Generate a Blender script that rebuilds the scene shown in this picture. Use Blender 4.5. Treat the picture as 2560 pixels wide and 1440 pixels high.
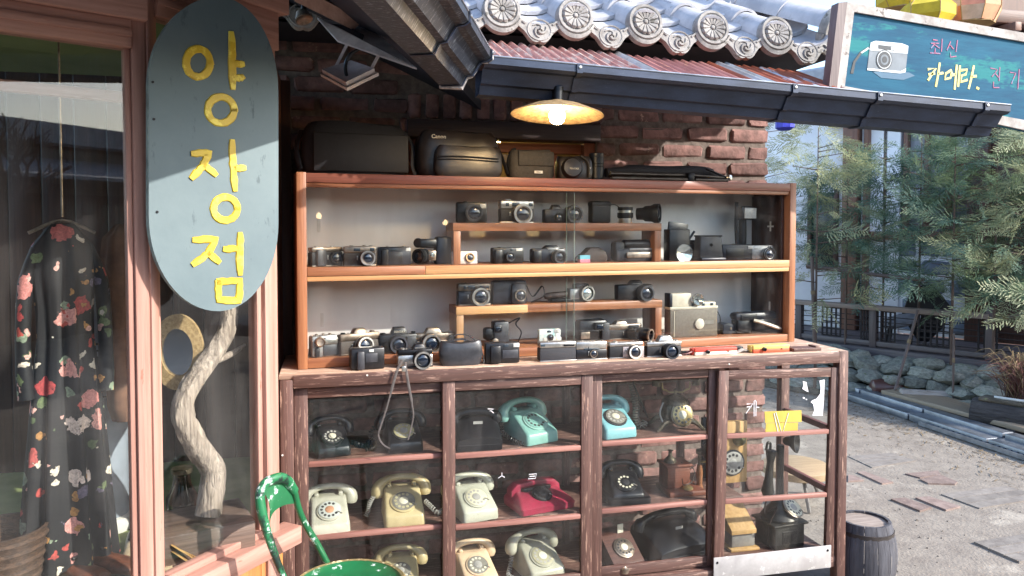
import bpy, math, random
from math import sin, cos, pi, radians as rad
from mathutils import Vector as V, Matrix, Quaternion
for o in list(bpy.data.objects): bpy.data.objects.remove(o)
S = bpy.context.scene
COL = S.collection
random.seed(7)
R = random.Random(11)

# ------------------------------------------------------------------ camera
FPX, YAW, PIT = 1900.0, rad(13.5), rad(2.0)
CAM = V((0, -3.05, 1.72))
cam = bpy.data.cameras.new('camera'); camo = bpy.data.objects.new('camera', cam); COL.objects.link(camo)
camo.location = CAM; camo.rotation_euler = (rad(90) - PIT, 0, -YAW)
cam.sensor_width = 36; cam.lens = FPX / 2560 * 36; cam.shift_y = -84 / 2560
cam.clip_start = 0.05; cam.clip_end = 300
S.camera = camo
# ------------------------------------------------------------------ light
SUN_AZ, SUN_EL = 38, 30.0           # degrees from +X towards -Y, elevation
sv = V((cos(rad(SUN_AZ)) * cos(rad(SUN_EL)), -sin(rad(SUN_AZ)) * cos(rad(SUN_EL)), sin(rad(SUN_EL))))
w = bpy.data.worlds.new('World'); S.world = w; w.use_nodes = True
nt = w.node_tree; bg = nt.nodes['Background']
sky = nt.nodes.new('ShaderNodeTexSky'); sky.sky_type = 'NISHITA'; sky.sun_disc = False
sky.sun_elevation = rad(SUN_EL); sky.sun_rotation = math.atan2(sv.x, sv.y); sky.dust_density = 1.0; sky.air_density = 1.0
nt.links.new(sky.outputs[0], bg.inputs[0]); bg.inputs[1].default_value = 0.15
sl = bpy.data.lights.new('sun', 'SUN'); sl.energy = 2.4; sl.angle = rad(0.6); sl.color = (1, .95, .88)
so = bpy.data.objects.new('sun', sl); COL.objects.link(so); so.rotation_euler = sv.to_track_quat('Z', 'Y').to_euler()
S.view_settings.view_transform = 'Standard'; S.view_settings.look = 'None'; S.view_settings.gamma = 1
S.view_settings.exposure = 1.78
S.render.engine = 'CYCLES'
try:
    S.cycles.transparent_max_bounces = 24; S.cycles.max_bounces = 10; S.cycles.diffuse_bounces = 5
    S.cycles.caustics_reflective = False; S.cycles.caustics_refractive = False
except Exception: pass

# ------------------------------------------------------------------ picking helpers (pixel of the 2560 px photo -> point in the place)
fw = V((sin(YAW) * cos(PIT), cos(YAW) * cos(PIT), -sin(PIT))); rt = V((cos(YAW), -sin(YAW), 0)); up = rt.cross(fw)
def ray(x, y): return rt * ((x - 1280) / FPX) + up * ((636 - y) / FPX) + fw
def onP(x, y, p, n):
    d = ray(x, y); return CAM + d * ((V(p) - CAM).dot(n) / d.dot(n))
def onY(x, y, Y): return onP(x, y, (0, Y, 0), V((0, 1, 0)))
def onZ(x, y, z): return onP(x, y, (0, 0, z), V((0, 0, 1)))
def atD(x, y, d): return CAM + ray(x, y) * d
class Frame:
    def __init__(s, o, ang): s.o = V(o); s.a = ang; s.u = V((cos(ang), sin(ang), 0)); s.n = V((-sin(ang), cos(ang), 0))
    def at(s, u, v, z): return V((s.o.x, s.o.y, 0)) + s.u * u + s.n * v + V((0, 0, z))
    def pick(s, x, y, v=0):            # -> u, z on the plane v
        p = onP(x, y, s.o + s.n * v, s.n); q = p - s.o; return q.dot(s.u), p.z

# ------------------------------------------------------------------ mesh building
class MB:
    def __init__(s): s.v = []; s.f = []; s.m = []; s.M = Matrix()
    def add(s, vs, fs, mi=0, M=None):
        o = len(s.v); T = s.M @ M if M is not None else s.M
        s.v += [tuple(T @ V(a)) for a in vs]; s.f += [tuple(i + o for i in f) for f in fs]; s.m += [mi] * len(fs); return s
    def box(s, c, d, ch=0.0, mi=0, M=None, tx=1.0, ty=1.0):       # tx, ty taper of the top
        hx, hy, hz = d[0] / 2, d[1] / 2, d[2] / 2
        if ch <= 0:
            vs = [(c[0] + sx * hx * (tx if sz > 0 else 1), c[1] + sy * hy * (ty if sz > 0 else 1), c[2] + sz * hz) for sz in (-1, 1) for sy in (-1, 1) for sx in (-1, 1)]
            return s.add(vs, [(0, 2, 3, 1), (4, 5, 7, 6), (0, 1, 5, 4), (2, 6, 7, 3), (0, 4, 6, 2), (1, 3, 7, 5)], mi, M)
        ch = min(ch, hx * .95, hy * .95, hz * .95); k = ch * .3
        rings = []
        for z, i in ((-hz, ch), (-hz + k, k), (-hz + ch, 0), (hz - ch, 0), (hz - k, k), (hz, ch)):
            t = (z + hz) / (2 * hz); ax = hx * (1 + (tx - 1) * t) - i; ay = hy * (1 + (ty - 1) * t) - i
            cc = max(ch - i * .5, ch * .4)
            cx, cy = min(cc, ax * .9), min(cc, ay * .9)
            r = [(ax - cx, -ay), (ax - cx * .3, -ay + cy * .3), (ax, -ay + cy), (ax, ay - cy), (ax - cx * .3, ay - cy * .3), (ax - cx, ay), (-ax + cx, ay), (-ax + cx * .3, ay - cy * .3), (-ax, ay - cy), (-ax, -ay + cy), (-ax + cx * .3, -ay + cy * .3), (-ax + cx, -ay)]
            rings.append([(c[0] + p[0], c[1] + p[1], c[2] + z) for p in r])
        return s.loft(rings, mi, M)
    def loft(s, rings, mi=0, M=None, caps=True, closed=True):
        n = len(rings[0]); vs = [p for r in rings for p in r]; fs = []
        for i in range(len(rings) - 1):
            for j in range(n if closed else n - 1):
                a = i * n + j; b = i * n + (j + 1) % n; fs.append((a, b, b + n, a + n))
        if caps: fs.append(tuple(range(n))[::-1]); fs.append(tuple((len(rings) - 1) * n + j for j in range(n)))
        return s.add(vs, fs, mi, M)
    def lathe(s, prof, o=(0, 0, 0), ax=(0, 0, 1), seg=24, mi=0, sq=1.0, caps=True):   # prof [(r, h)]
        q = V((0, 0, 1)).rotation_difference(V(ax).normalized()).to_matrix().to_4x4(); M = Matrix.Translation(V(o)) @ q
        rings = [[(max(r, 1e-5) * cos(2 * pi * j / seg), max(r, 1e-5) * sin(2 * pi * j / seg) * sq, h) for j in range(seg)] for r, h in prof]
        return s.loft(rings, mi, M, caps)
    def disc(s, o, r, ax, th=.001, seg=20, mi=0): return s.lathe([(r, -th), (r, th)], o, ax, seg, mi)
    def tube(s, pts, r, seg=8, mi=0, flat=1.0, upv=None):
        pts = [V(p) for p in pts]; n = len(pts); rr = r if isinstance(r, (list, tuple)) else [r] * n
        rings = []; pu = V(upv) if upv else None
        for i, p in enumerate(pts):
            t = (pts[min(i + 1, n - 1)] - pts[max(i - 1, 0)])
            if t.length < 1e-9: t = V((0, 0, 1))
            t.normalize()
            if pu is None: pu = V((0, 0, 1)) if abs(t.z) < .9 else V((1, 0, 0))
            a = t.cross(pu)
            if a.length < 1e-4: a = t.cross(V((.3, 1, .2)))
            a.normalize(); b = a.cross(t).normalized()
            if not upv: pu = b
            rings.append([tuple(p + a * (rr[i] * cos(2 * pi * j / seg)) + b * (rr[i] * flat * sin(2 * pi * j / seg))) for j in range(seg)])
        return s.loft(rings, mi)
    def prism(s, poly, d0, d1, pl='xz', mi=0, M=None, sc=None):    # polygon in a plane, extruded along the third axis
        def m(p, d): return {'xz': (p[0], d, p[1]), 'xy': (p[0], p[1], d), 'yz': (d, p[0], p[1])}[pl]
        if sc: q = [(p[0] * sc, p[1] * sc) for p in poly]
        else: q = poly
        n = len(poly); vs = [m(p, d0) for p in poly] + [m(p, d1) for p in q]
        fs = [tuple(range(n)), tuple(range(2 * n - 1, n - 1, -1))] + [(i, i + n, (i + 1) % n + n, (i + 1) % n) for i in range(n)]
        return s.add(vs, fs, mi, M)
    def obj(s, name, mats, par=None, loc=None, rz=0, ang=38, bev=0, **kw):
        me = bpy.data.meshes.new(name); me.from_pydata(s.v, [], s.f)
        if not isinstance(mats, (list, tuple)): mats = [mats]
        for m_ in mats: me.materials.append(m_)
        me.polygons.foreach_set('material_index', s.m)
        import bmesh
        bm = bmesh.new(); bm.from_mesh(me); bmesh.ops.recalc_face_normals(bm, faces=bm.faces)
        if bev:
            es = [e for e in bm.edges if len(e.link_faces) == 2 and e.calc_face_angle(0) > rad(25)]
            bmesh.ops.bevel(bm, geom=es, offset=bev, segments=2, profile=.6, affect='EDGES', clamp_overlap=True)
        bm.to_mesh(me); bm.free()
        if ang:
            me.polygons.foreach_set('use_smooth', [True] * len(me.polygons)); me.set_sharp_from_angle(angle=rad(ang))
        return link(name, me, par, loc, rz, **kw)
def link(name, me, par=None, loc=None, rz=0, **kw):
    o = bpy.data.objects.new(name, me); COL.objects.link(o)
    if par: o.parent = par
    if loc is not None: o.location = loc
    if rz: o.rotation_euler[2] = rz
    tag(o, **kw); return o
def tag(o, label=None, cat=None, group=None, kind=None):
    if label: o['label'] = label
    if cat: o['category'] = cat
    if group: o['group'] = group
    if kind: o['kind'] = kind
    return o
def thing(name, label, cat, loc=(0, 0, 0), rz=0, group=None, kind=None, rx=0, ry=0):
    o = bpy.data.objects.new(name, None); COL.objects.link(o); o.location = loc; o.rotation_euler = (rx, ry, rz); o.empty_display_size = .05
    return tag(o, label, cat, group, kind)
def bx(name, c, d, m, par=None, ch=0, **kw): return MB().box((0, 0, 0), d, ch).obj(name, m, par, loc=c, **kw)
def bez(p0, p1, p2, p3, n=10):
    p0, p1, p2, p3 = V(p0), V(p1), V(p2), V(p3)
    return [p0 * (1 - t) ** 3 + p1 * 3 * t * (1 - t) ** 2 + p2 * 3 * t * t * (1 - t) + p3 * t ** 3 for t in [i / n for i in range(n + 1)]]
def spl(pts, n=6):                     # Catmull-Rom through points
    P = [V(p) for p in pts]; P = [P[0] * 2 - P[1]] + P + [P[-1] * 2 - P[-2]]; out = []
    for i in range(1, len(P) - 2):
        for k in range(n):
            t = k / n; a, b, c, d = P[i - 1:i + 3]
            out.append(.5 * ((2 * b) + (c - a) * t + (2 * a - 5 * b + 4 * c - d) * t * t + (-a + 3 * b - 3 * c + d) * t ** 3))
    return out + [P[-2]]
def helix(pts, rad_, turns, n=12):     # coil around a path
    P = [V(p) for p in pts]; N = int(turns * n); out = []
    L = [0]
    for i in range(1, len(P)): L.append(L[-1] + (P[i] - P[i - 1]).length)
    for k in range(N + 1):
        s = L[-1] * k / N; i = 0
        while i < len(P) - 2 and L[i + 1] < s: i += 1
        t = (s - L[i]) / max(L[i + 1] - L[i], 1e-6); p = P[i].lerp(P[i + 1], t); d = (P[i + 1] - P[i]).normalized()
        a = d.orthogonal().normalized(); a = V((1, .2, .1)).cross(d).normalized(); b = d.cross(a); th = 2 * pi * k / n
        out.append(p + a * (rad_ * cos(th)) + b * (rad_ * sin(th)))
    return out

# ------------------------------------------------------------------ materials
def lin(c):
    if isinstance(c, str):
        c = c.lstrip('#'); c = [int(c[i:i + 2], 16) / 255 for i in (0, 2, 4)]
        return tuple(((x + .055) / 1.055) ** 2.4 if x > .04045 else x / 12.92 for x in c)
    return tuple(c)
MATS = {}
def mat(name, c1, c2=None, rough=.5, metal=0, sc=12, st=(1, 1, 1), det=5, bump=0, bsc=None, rand=0, spot=None, coat=0, spec=.5, rot=None, mid=(.35, .65), trans=0, rrand=0, bdist=.004):
    if name in MATS: return MATS[name]
    m = bpy.data.materials.new(name); m.use_nodes = True; T = m.node_tree; N = T.nodes; L = T.links; b = N['Principled BSDF']
    c1 = lin(c1); c2 = lin(c2) if c2 else tuple(x * .72 for x in c1)
    tc = N.new('ShaderNodeTexCoord'); mp = N.new('ShaderNodeMapping'); L.new(tc.outputs['Object'], mp.inputs[0]); mp.inputs['Scale'].default_value = st
    if rot: mp.inputs['Rotation'].default_value = rot
    oi = N.new('ShaderNodeObjectInfo'); ofs = N.new('ShaderNodeVectorMath'); ofs.operation = 'SCALE'; ofs.inputs[0].default_value = (17, 9, 5); L.new(oi.outputs['Random'], ofs.inputs['Scale']); L.new(ofs.outputs[0], mp.inputs['Location'])
    nz = N.new('ShaderNodeTexNoise'); nz.inputs['Scale'].default_value = sc; nz.inputs['Detail'].default_value = det; nz.inputs['Roughness'].default_value = .62; L.new(mp.outputs[0], nz.inputs['Vector'])
    cr = N.new('ShaderNodeValToRGB'); cr.color_ramp.elements[0].position = mid[0]; cr.color_ramp.elements[1].position = mid[1]
    cr.color_ramp.elements[0].color = (*c2, 1); cr.color_ramp.elements[1].color = (*c1, 1); L.new(nz.outputs[0], cr.inputs[0]); col = cr.outputs[0]
    if spot:                            # (colour, threshold, scale, [stretch]) worn patches with their own shape
        sn = N.new('ShaderNodeTexNoise'); sn.inputs['Scale'].default_value = spot[2]; sn.inputs['Detail'].default_value = 8; sn.inputs['Roughness'].default_value = .7
        if len(spot) > 3:
            m2 = N.new('ShaderNodeMapping'); L.new(tc.outputs['Object'], m2.inputs[0]); m2.inputs['Scale'].default_value = spot[3]; L.new(ofs.outputs[0], m2.inputs['Location']); L.new(m2.outputs[0], sn.inputs['Vector'])
        else: L.new(mp.outputs[0], sn.inputs['Vector'])
        r2 = N.new('ShaderNodeValToRGB'); r2.color_ramp.elements[0].position = spot[1]; r2.color_ramp.elements[1].position = spot[1] + .05; L.new(sn.outputs[0], r2.inputs[0])
        mx = N.new('ShaderNodeMix'); mx.data_type = 'RGBA'; L.new(r2.outputs[0], mx.inputs[0]); L.new(col, mx.inputs[6]); mx.inputs[7].default_value = (*lin(spot[0]), 1); col = mx.outputs[2]
    if rand:
        hs = N.new('ShaderNodeHueSaturation'); mr = N.new('ShaderNodeMapRange'); mr.inputs[3].default_value = 1 - rand; mr.inputs[4].default_value = 1 + rand; L.new(oi.outputs['Random'], mr.inputs[0]); L.new(mr.outputs[0], hs.inputs['Value']); L.new(col, hs.inputs['Color']); col = hs.outputs[0]
    L.new(col, b.inputs['Base Color']); b.inputs['Roughness'].default_value = rough; b.inputs['Metallic'].default_value = metal; b.inputs['Specular IOR Level'].default_value = spec
    if rrand:
        mr = N.new('ShaderNodeMapRange'); mr.inputs[3].default_value = rough - rrand; mr.inputs[4].default_value = rough + rrand; L.new(nz.outputs[0], mr.inputs[0]); L.new(mr.outputs[0], b.inputs['Roughness'])
    if coat: b.inputs['Coat Weight'].default_value = coat; b.inputs['Coat Roughness'].default_value = .15
    if trans: b.inputs['Transmission Weight'].default_value = trans
    if bump:
        bn = N.new('ShaderNodeTexNoise'); bn.inputs['Scale'].default_value = bsc or sc * 2; bn.inputs['Detail'].default_value = 6; L.new(mp.outputs[0], bn.inputs['Vector'])
        bp = N.new('ShaderNodeBump'); bp.inputs['Strength'].default_value = bump; bp.inputs['Distance'].default_value = bdist; L.new(bn.outputs[0], bp.inputs['Height']); L.new(bp.outputs[0], b.inputs['Normal'])
    MATS[name] = m; return m
def wood(name, c1, c2, ax='x', rough=.55, rand=.12, sc=1.0, bump=.35, spot=None):
    st = {'x': (2.2, 55, 55), 'y': (55, 2.2, 55), 'z': (55, 55, 2.2)}[ax]
    return mat(name + '_' + ax, c1, c2, rough, sc=sc, st=st, det=7, bump=bump, bsc=sc * 2.5, rand=rand, mid=(.3, .7), spot=spot)
def emit(name, c, s):
    if name in MATS: return MATS[name]
    m = bpy.data.materials.new(name); m.use_nodes = True; b = m.node_tree.nodes['Principled BSDF']; b.inputs['Base Color'].default_value = (*lin(c), 1)
    b.inputs['Emission Color'].default_value = (*lin(c), 1); b.inputs['Emission Strength'].default_value = s; MATS[name] = m; return m
def glassmat(name, ior=1.5, tint=(.96, .97, .96), dust=.03, dustc='#cfc8c4', dsc=3.0):
    m = bpy.data.materials.new(name); m.use_nodes = True; T = m.node_tree; N = T.nodes; L = T.links; N.remove(N['Principled BSDF'])
    tr = N.new('ShaderNodeBsdfTransparent'); tr.inputs[0].default_value = (*tint, 1); gl = N.new('ShaderNodeBsdfGlossy'); gl.inputs['Roughness'].default_value = .01
    ge = N.new('ShaderNodeNewGeometry'); dt = N.new('ShaderNodeVectorMath'); dt.operation = 'DOT_PRODUCT'; L.new(ge.outputs['Incoming'], dt.inputs[0]); L.new(ge.outputs['Normal'], dt.inputs[1])
    def mth(op, a, b=None):
        n_ = N.new('ShaderNodeMath'); n_.operation = op; n_.use_clamp = op in ('SUBTRACT', 'ADD')
        for i_, q_ in enumerate((a, b)):
            if q_ is None: continue
            if isinstance(q_, (int, float)): n_.inputs[i_].default_value = q_
            else: L.new(q_, n_.inputs[i_])
        return n_.outputs[0]
    f0 = ((ior - 1) / (ior + 1)) ** 2; ab = mth('ABSOLUTE', dt.outputs['Value']); fr = mth('ADD', mth('MULTIPLY', mth('POWER', mth('SUBTRACT', 1.0, ab), 5.0), 1 - f0), f0)
    mx = N.new('ShaderNodeMixShader'); L.new(fr, mx.inputs[0]); L.new(tr.outputs[0], mx.inputs[1]); L.new(gl.outputs[0], mx.inputs[2])
    df = N.new('ShaderNodeBsdfDiffuse'); df.inputs[0].default_value = (*lin(dustc), 1)
    tc = N.new('ShaderNodeTexCoord'); mp = N.new('ShaderNodeMapping'); mp.inputs['Scale'].default_value = (3.5, 3.5, .8); mp.inputs['Rotation'].default_value = (.3, .6, .2); L.new(tc.outputs['Object'], mp.inputs[0])
    nz = N.new('ShaderNodeTexNoise'); nz.inputs['Scale'].default_value = dsc; nz.inputs['Detail'].default_value = 6; L.new(mp.outputs[0], nz.inputs[0])
    mr = N.new('ShaderNodeMapRange'); mr.inputs[1].default_value = .48; mr.inputs[2].default_value = .8; mr.inputs[3].default_value = dust * .15; mr.inputs[4].default_value = dust * 5; L.new(nz.outputs[0], mr.inputs[0])
    m2 = N.new('ShaderNodeMixShader'); L.new(mr.outputs[0], m2.inputs[0]); L.new(mx.outputs[0], m2.inputs[1]); L.new(df.outputs[0], m2.inputs[2])
    L.new(m2.outputs[0], N['Material Output'].inputs[0]); MATS[name] = m; return m
GLASS = glassmat('showcase_glass', 1.42, dust=.008)
GLASSW = glassmat('window_glass', 1.5, dust=.006)
GLASSD = glassmat('door_glass', 1.42, dust=.007)
BLACK = mat('black_plastic', '#141418', '#0d0d11', .38, sc=40, rrand=.1)
BLACKM = mat('black_metal', '#1b1c20', '#101114', .4, .5, sc=40)
LEATH = mat('black_leatherette', '#1d1d21', '#111114', .62, sc=160, bump=.5, bsc=300, bdist=.001)
CHROME = mat('brushed_chrome', '#c9c6c0', '#a19d97', .3, .85, sc=30, rrand=.08)
CHROMEW = mat('worn_chrome', '#a89a8c', '#6f6459', .38, .8, sc=30, rrand=.1)
LENS = mat('lens_glass', '#10141c', '#1b2433', .06, sc=6, coat=.5, spec=.8)
WHITE = mat('white_plastic', '#dcdad4', '#c4c1b9', .4, sc=25)
RUBBER = mat('rubber', '#18181b', None, .8, sc=30)
CREAM = mat('cream_enamel', '#d8cfb6', '#c0b697', .4, sc=20)
# ================================================================== SETTING
CONC = mat('street_concrete', '#938a7f', '#7a7168', .93, sc=9, det=14, bump=.8, bsc=55, spot=('#a0978b', .55, 1.7), bdist=.008, mid=(.3, .7))
gm = MB()
NX = 40
for i in range(NX):                     # gentle unevenness near the shop, flat further away
    pass
xs = [-60, -20, -8, -3] + [-1 + .35 * i for i in range(24)] + [8, 9, 12, 20, 60]; ys = [-60, -20, -8, -4] + [-3 + .35 * i for i in range(34)] + [10, 14, 25, 60]
vs = []
for y in ys:
    for x in xs:
        e = 0.0015 * (sin(x * 1.7 + y * .6) + sin(y * 2.3 - x)) - .004 if -1 < x < 7 and -3 < y < 8.5 else -.004
        vs.append((x, y, e))
nx = len(xs)
gm.add(vs, [(j * nx + i, j * nx + i + 1, (j + 1) * nx + i + 1, (j + 1) * nx + i) for j in range(len(ys) - 1) for i in range(nx - 1)])
ground = gm.obj('ground', CONC, ang=60, kind='structure')

# paving slabs and bricks let into the concrete
SLATE = mat('slate_slab', '#8c857e', '#746d67', .9, sc=14, bump=.4, bsc=30, rand=.1)
REDB = mat('paving_brick', '#8f7d75', '#75645d', .92, sc=18, bump=.6, bsc=50, rand=.14)
def slab(pts, m, t=.003, name='paving_slab', nudge=.001):
    P = [onZ(x, y, .0) for x, y in pts]; c = sum(P, V()) / len(P)
    b = MB(); n = len(P)
    lo = [p - c for p in P]; tp = [(p - c) * .985 + V((0, 0, t + nudge)) for p in P]; lo = [p + V((0, 0, -.03)) for p in lo]
    b.add([tuple(p) for p in lo + tp], [tuple(range(n, 2 * n))] + [(i, (i + 1) % n, (i + 1) % n + n, i + n) for i in range(n)])
    return b.obj(name, m, ground, loc=c, ang=0)
def strips(q, n, m, gap=.05, **k):      # quad a,b,c,d cut into n planks between sides ab and dc
    a, b, c, d = q
    L = lambda p, r, t: (p[0] + (r[0] - p[0]) * t, p[1] + (r[1] - p[1]) * t)
    for i in range(n):
        t0, t1 = i / n + gap / n / 2, (i + 1) / n - gap / n / 2
        slab([L(a, d, t0), L(b, c, t0), L(b, c, t1), L(a, d, t1)], m, **k)
strips([(2118, 1141), (2226, 1133), (2290, 1152), (2180, 1170)], 3, SLATE)
strips([(2350, 1236), (2515, 1216), (2620, 1243), (2448, 1272)], 3, SLATE)
strips([(2432, 1357), (2600, 1332), (2700, 1375), (2548, 1408)], 3, SLATE, t=.007)
for q in ([(2142, 1182), (2160, 1180), (2234, 1207), (2205, 1211)], [(2120, 1188), (2140, 1192), (2160, 1202), (2120, 1205)], [(2262, 1186), (2345, 1178), (2352, 1188), (2300, 1196)], [(2300, 1200), (2350, 1188), (2394, 1206), (2388, 1212), (2320, 1210)],
          [(2226, 1249), (2262, 1246), (2330, 1270), (2300, 1279)], [(2288, 1246), (2322, 1243), (2402, 1268), (2365, 1277)]):
    slab(q, REDB, .006, 'paving_brick')

# ------------------------------------------------------------------ brick wall
YW = .645; XE = 2.315
BRICK = mat('red_brick', '#96716a', '#69504b', .9, sc=14, bump=.9, bsc=38, rand=.28, spot=('#b39484', .62, 9), bdist=.006)
MORTAR = mat('mortar', '#80736b', '#5f554f', .95, sc=30, bump=.6, bsc=60)
wall = thing('brick_wall', 'red brick wall of uneven old bricks behind the display case', 'wall', (0, YW, 0))
WX0, WX1, WZ0, WZ1 = .375, 1.335, 1.55, 2.245        # window opening
mb = MB(); d = .2
for (x0, x1, z0, z1) in ((-.75, WX0, 0, 2.75), (WX1, XE - .012, 0, 2.75), (WX0, WX1, 0, WZ0), (WX0, WX1, WZ1, 2.75)):
    mb.box(((x0 + x1) / 2, .012 + d / 2, (z0 + z1) / 2), (x1 - x0, d, z1 - z0))
mb.obj('mortar', MORTAR, wall)
def rough_box(dx, dy, dz, seed, j=.005, ch=.012):
    r = random.Random(seed); b = MB().box((0, 0, 0), (dx, dy, dz), ch)
    b.v = [tuple(c + r.uniform(-j, j) for c in p) for p in b.v]; return b
bm_cache = {}
def brick_mesh(L, H, k, D=.11):
    key = (round(L, 3), round(H, 3), k, D)
    if key not in bm_cache:
        o = rough_box(L, D, H, hash(key) % 9999).obj('brick', BRICK); bm_cache[key] = o.data; bpy.data.objects.remove(o)
    return bm_cache[key]
CH, BL = .090, .25
low = MB(); row = 0; z = .02
while z < 2.72:
    x = XE - (0 if row % 2 else 0); first = True
    while x > -.75:
        L = (.115 if row % 2 else .225) if first else .225
        first = False
        x0, x1 = x - L, x
        zc = z + .034
        inwin = x1 > WX0 + .005 and x0 < WX1 - .005 and zc + .03 > WZ0 and zc - .03 < WZ1 + .12
        if inwin:
            parts = []
            if x0 < WX0 - .03: parts.append((x0, WX0 - .004))
            if x1 > WX1 + .03: parts.append((WX1 + .004, x1))
        else: parts = [(x0, x1)]
        for a, b in parts:
            yo = R.uniform(-.008, .008); zz = zc + R.uniform(-.003, .003); rzv = R.uniform(-.012, .012)
            if zc > 1.62 or a > 1.75:
                Lq = round((b - a) / .02) * .02 if abs((b - a) - .225) > .003 and abs((b - a) - .115) > .003 else (b - a)
                o = link('brick', brick_mesh(Lq, .065, R.randrange(7)), wall, ((a + b) / 2, .055 + yo, zz)); o.rotation_euler[1] = rzv
            else:
                q = rough_box(b - a, .11, .065, R.randrange(9999)); q_off = len(low.v)
                low.v += [(p[0] + (a + b) / 2, p[1] + .055 + yo, p[2] + zz) for p in q.v]; low.f += [tuple(i + q_off for i in f) for f in q.f]; low.m += q.m
        x = x0 - R.uniform(.02, .03)
    z += CH; row += 1
low.obj('brick_courses', BRICK, wall, kind='stuff')
# soldier course above the lintel
x = WX0 + .03
while x < WX1:
    o = link('brick', brick_mesh(.062, .115, R.randrange(5)), wall, (x, .05 + R.uniform(-.005, .005), WZ1 + .066)); x += .084
# end face of the wall seen past the case (return bricks)
# window: lintel, frame, pane, dim room behind
WD = wood('dark_lintel_wood', '#4a3b38', '#32282a', 'x'); WFX = wood('window_wood', '#9a6048', '#6e4133', 'x'); WFZ = wood('window_wood', '#9a6048', '#6e4133', 'z')
win = thing('wall_window', 'small wooden window under a dark lintel in the brick wall', 'window', ((WX0 + WX1) / 2, YW, WZ0))
hw = (WX1 - WX0) / 2; hh = WZ1 - WZ0
bx('lintel', (0, .03, hh - .045), (2 * hw + .02, .12, .085), WD, win, .006)
for sx in (-1, 1): bx('jamb', (sx * (hw - .03), .08, (hh - .09) / 2), (.06, .1, hh - .09), WFZ, win, .004)
bx('sash_rail', (0, .10, hh - .118), (2 * hw - .122, .05, .05), WFX, win, .004)
for x_ in (-.12, .27): bx('sash_stile', (x_, .10, (hh - .145) / 2), (.045, .045, hh - .145), WFZ, win, .004)
bx('pane', (0, .11, (hh - .145) / 2), (2 * hw - .13, .004, hh - .15), GLASSW, win)
ROOM = mat('dim_room_plaster', '#8a7458', '#6b573f', .9, sc=3)
rm = MB(); rm.box((0, 1.0, .25), (1.6, .02, 1.2)); rm.box((0, .6, .9), (1.6, .8, .02)); rm.box((0, .6, -.4), (1.6, .8, .02)); rm.box((-.8, .6, .25), (.02, .8, 1.3)); rm.box((.8, .6, .25), (.02, .8, 1.3))
rm.obj('room_lining', ROOM, win)
p = onY(1236, 362, YW + .55)
il = thing('indoor_lamp', 'small glowing lamp shade seen through the brick wall window', 'lamp', p)
MB().lathe([(.045, -.04), (.03, .035), (.008, .05)], seg=16).obj('shade', emit('lamp_shade_glow', '#ffe08a', 22), il)
MB().lathe([(.003, .05), (.003, .45)], seg=6).obj('cord', BLACK, il)

# ------------------------------------------------------------------ tiled roof
TILE = mat('grey_roof_tile', '#b9b8bc', '#97979d', .85, sc=7, bump=.35, bsc=60, rand=.06, spot=('#8d8c8a', .6, 9), bdist=.003)
CAPM = mat('weathered_tile_cap', '#a5a19d', '#7b7773', .9, sc=16, bump=.6, bsc=60, rand=.05, spot=('#66635d', .58, 16))
roof = thing('tiled_roof', 'grey clay tiled roof with carved round end caps and drip tiles', 'roof', (0, 0, 0))
PITCH = rad(24); sd = V((0, cos(PITCH), sin(PITCH))); sn = V((0, -sin(PITCH), cos(PITCH)))
def cap_mesh(r):
    b = MB(); b.lathe([(r * 1.08, .03), (r * 1.08, .0), (r * 1.0, -.012), (r * .86, -.012), (r * .8, -.004), (r * .0, -.004)], seg=40, mi=0)
    for k in range(14):
        a = 2 * pi * k / 14; da = .17
        pts = []
        for t, wd in ((.2, .3), (.45, .7), (.68, 1.0), (.78, .4)):
            pts.append((r * t * cos(a), r * t * sin(a), -.006, wd))
        b.tube([(q[0], q[1], q[2]) for q in pts], [.0145 * r / .075 * q[3] for q in pts], 6)
    b.lathe([(r * .0, -.016), (r * .1, -.014), (r * .16, -.004)], seg=16)
    # lower drip lip of the cap
    ring = [(r * 1.1 * cos(a), r * 1.1 * sin(a)) for a in [rad(200 + 140 * i / 14) for i in range(15)]]
    outer = [(x * (1.0 + .16 * (0.6 + .4 * sin(pi * i / 14))), y * (1.0 + .2 * (0.6 + .4 * sin(pi * i / 14)))) for i, (x, y) in enumerate(ring)]
    vs = [(x, y, -.01) for x, y in ring] + [(x, y, -.004) for x, y in outer] + [(x, y, .028) for x, y in outer] + [(x, y, .028) for x, y in ring]
    n = 15; fs = []
    for l in range(4):
        for i in range(n - 1): fs.append((l * n + i, l * n + i + 1, ((l + 1) % 4) * n + i + 1, ((l + 1) % 4) * n + i))
    b.add(vs, fs); return b
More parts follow.
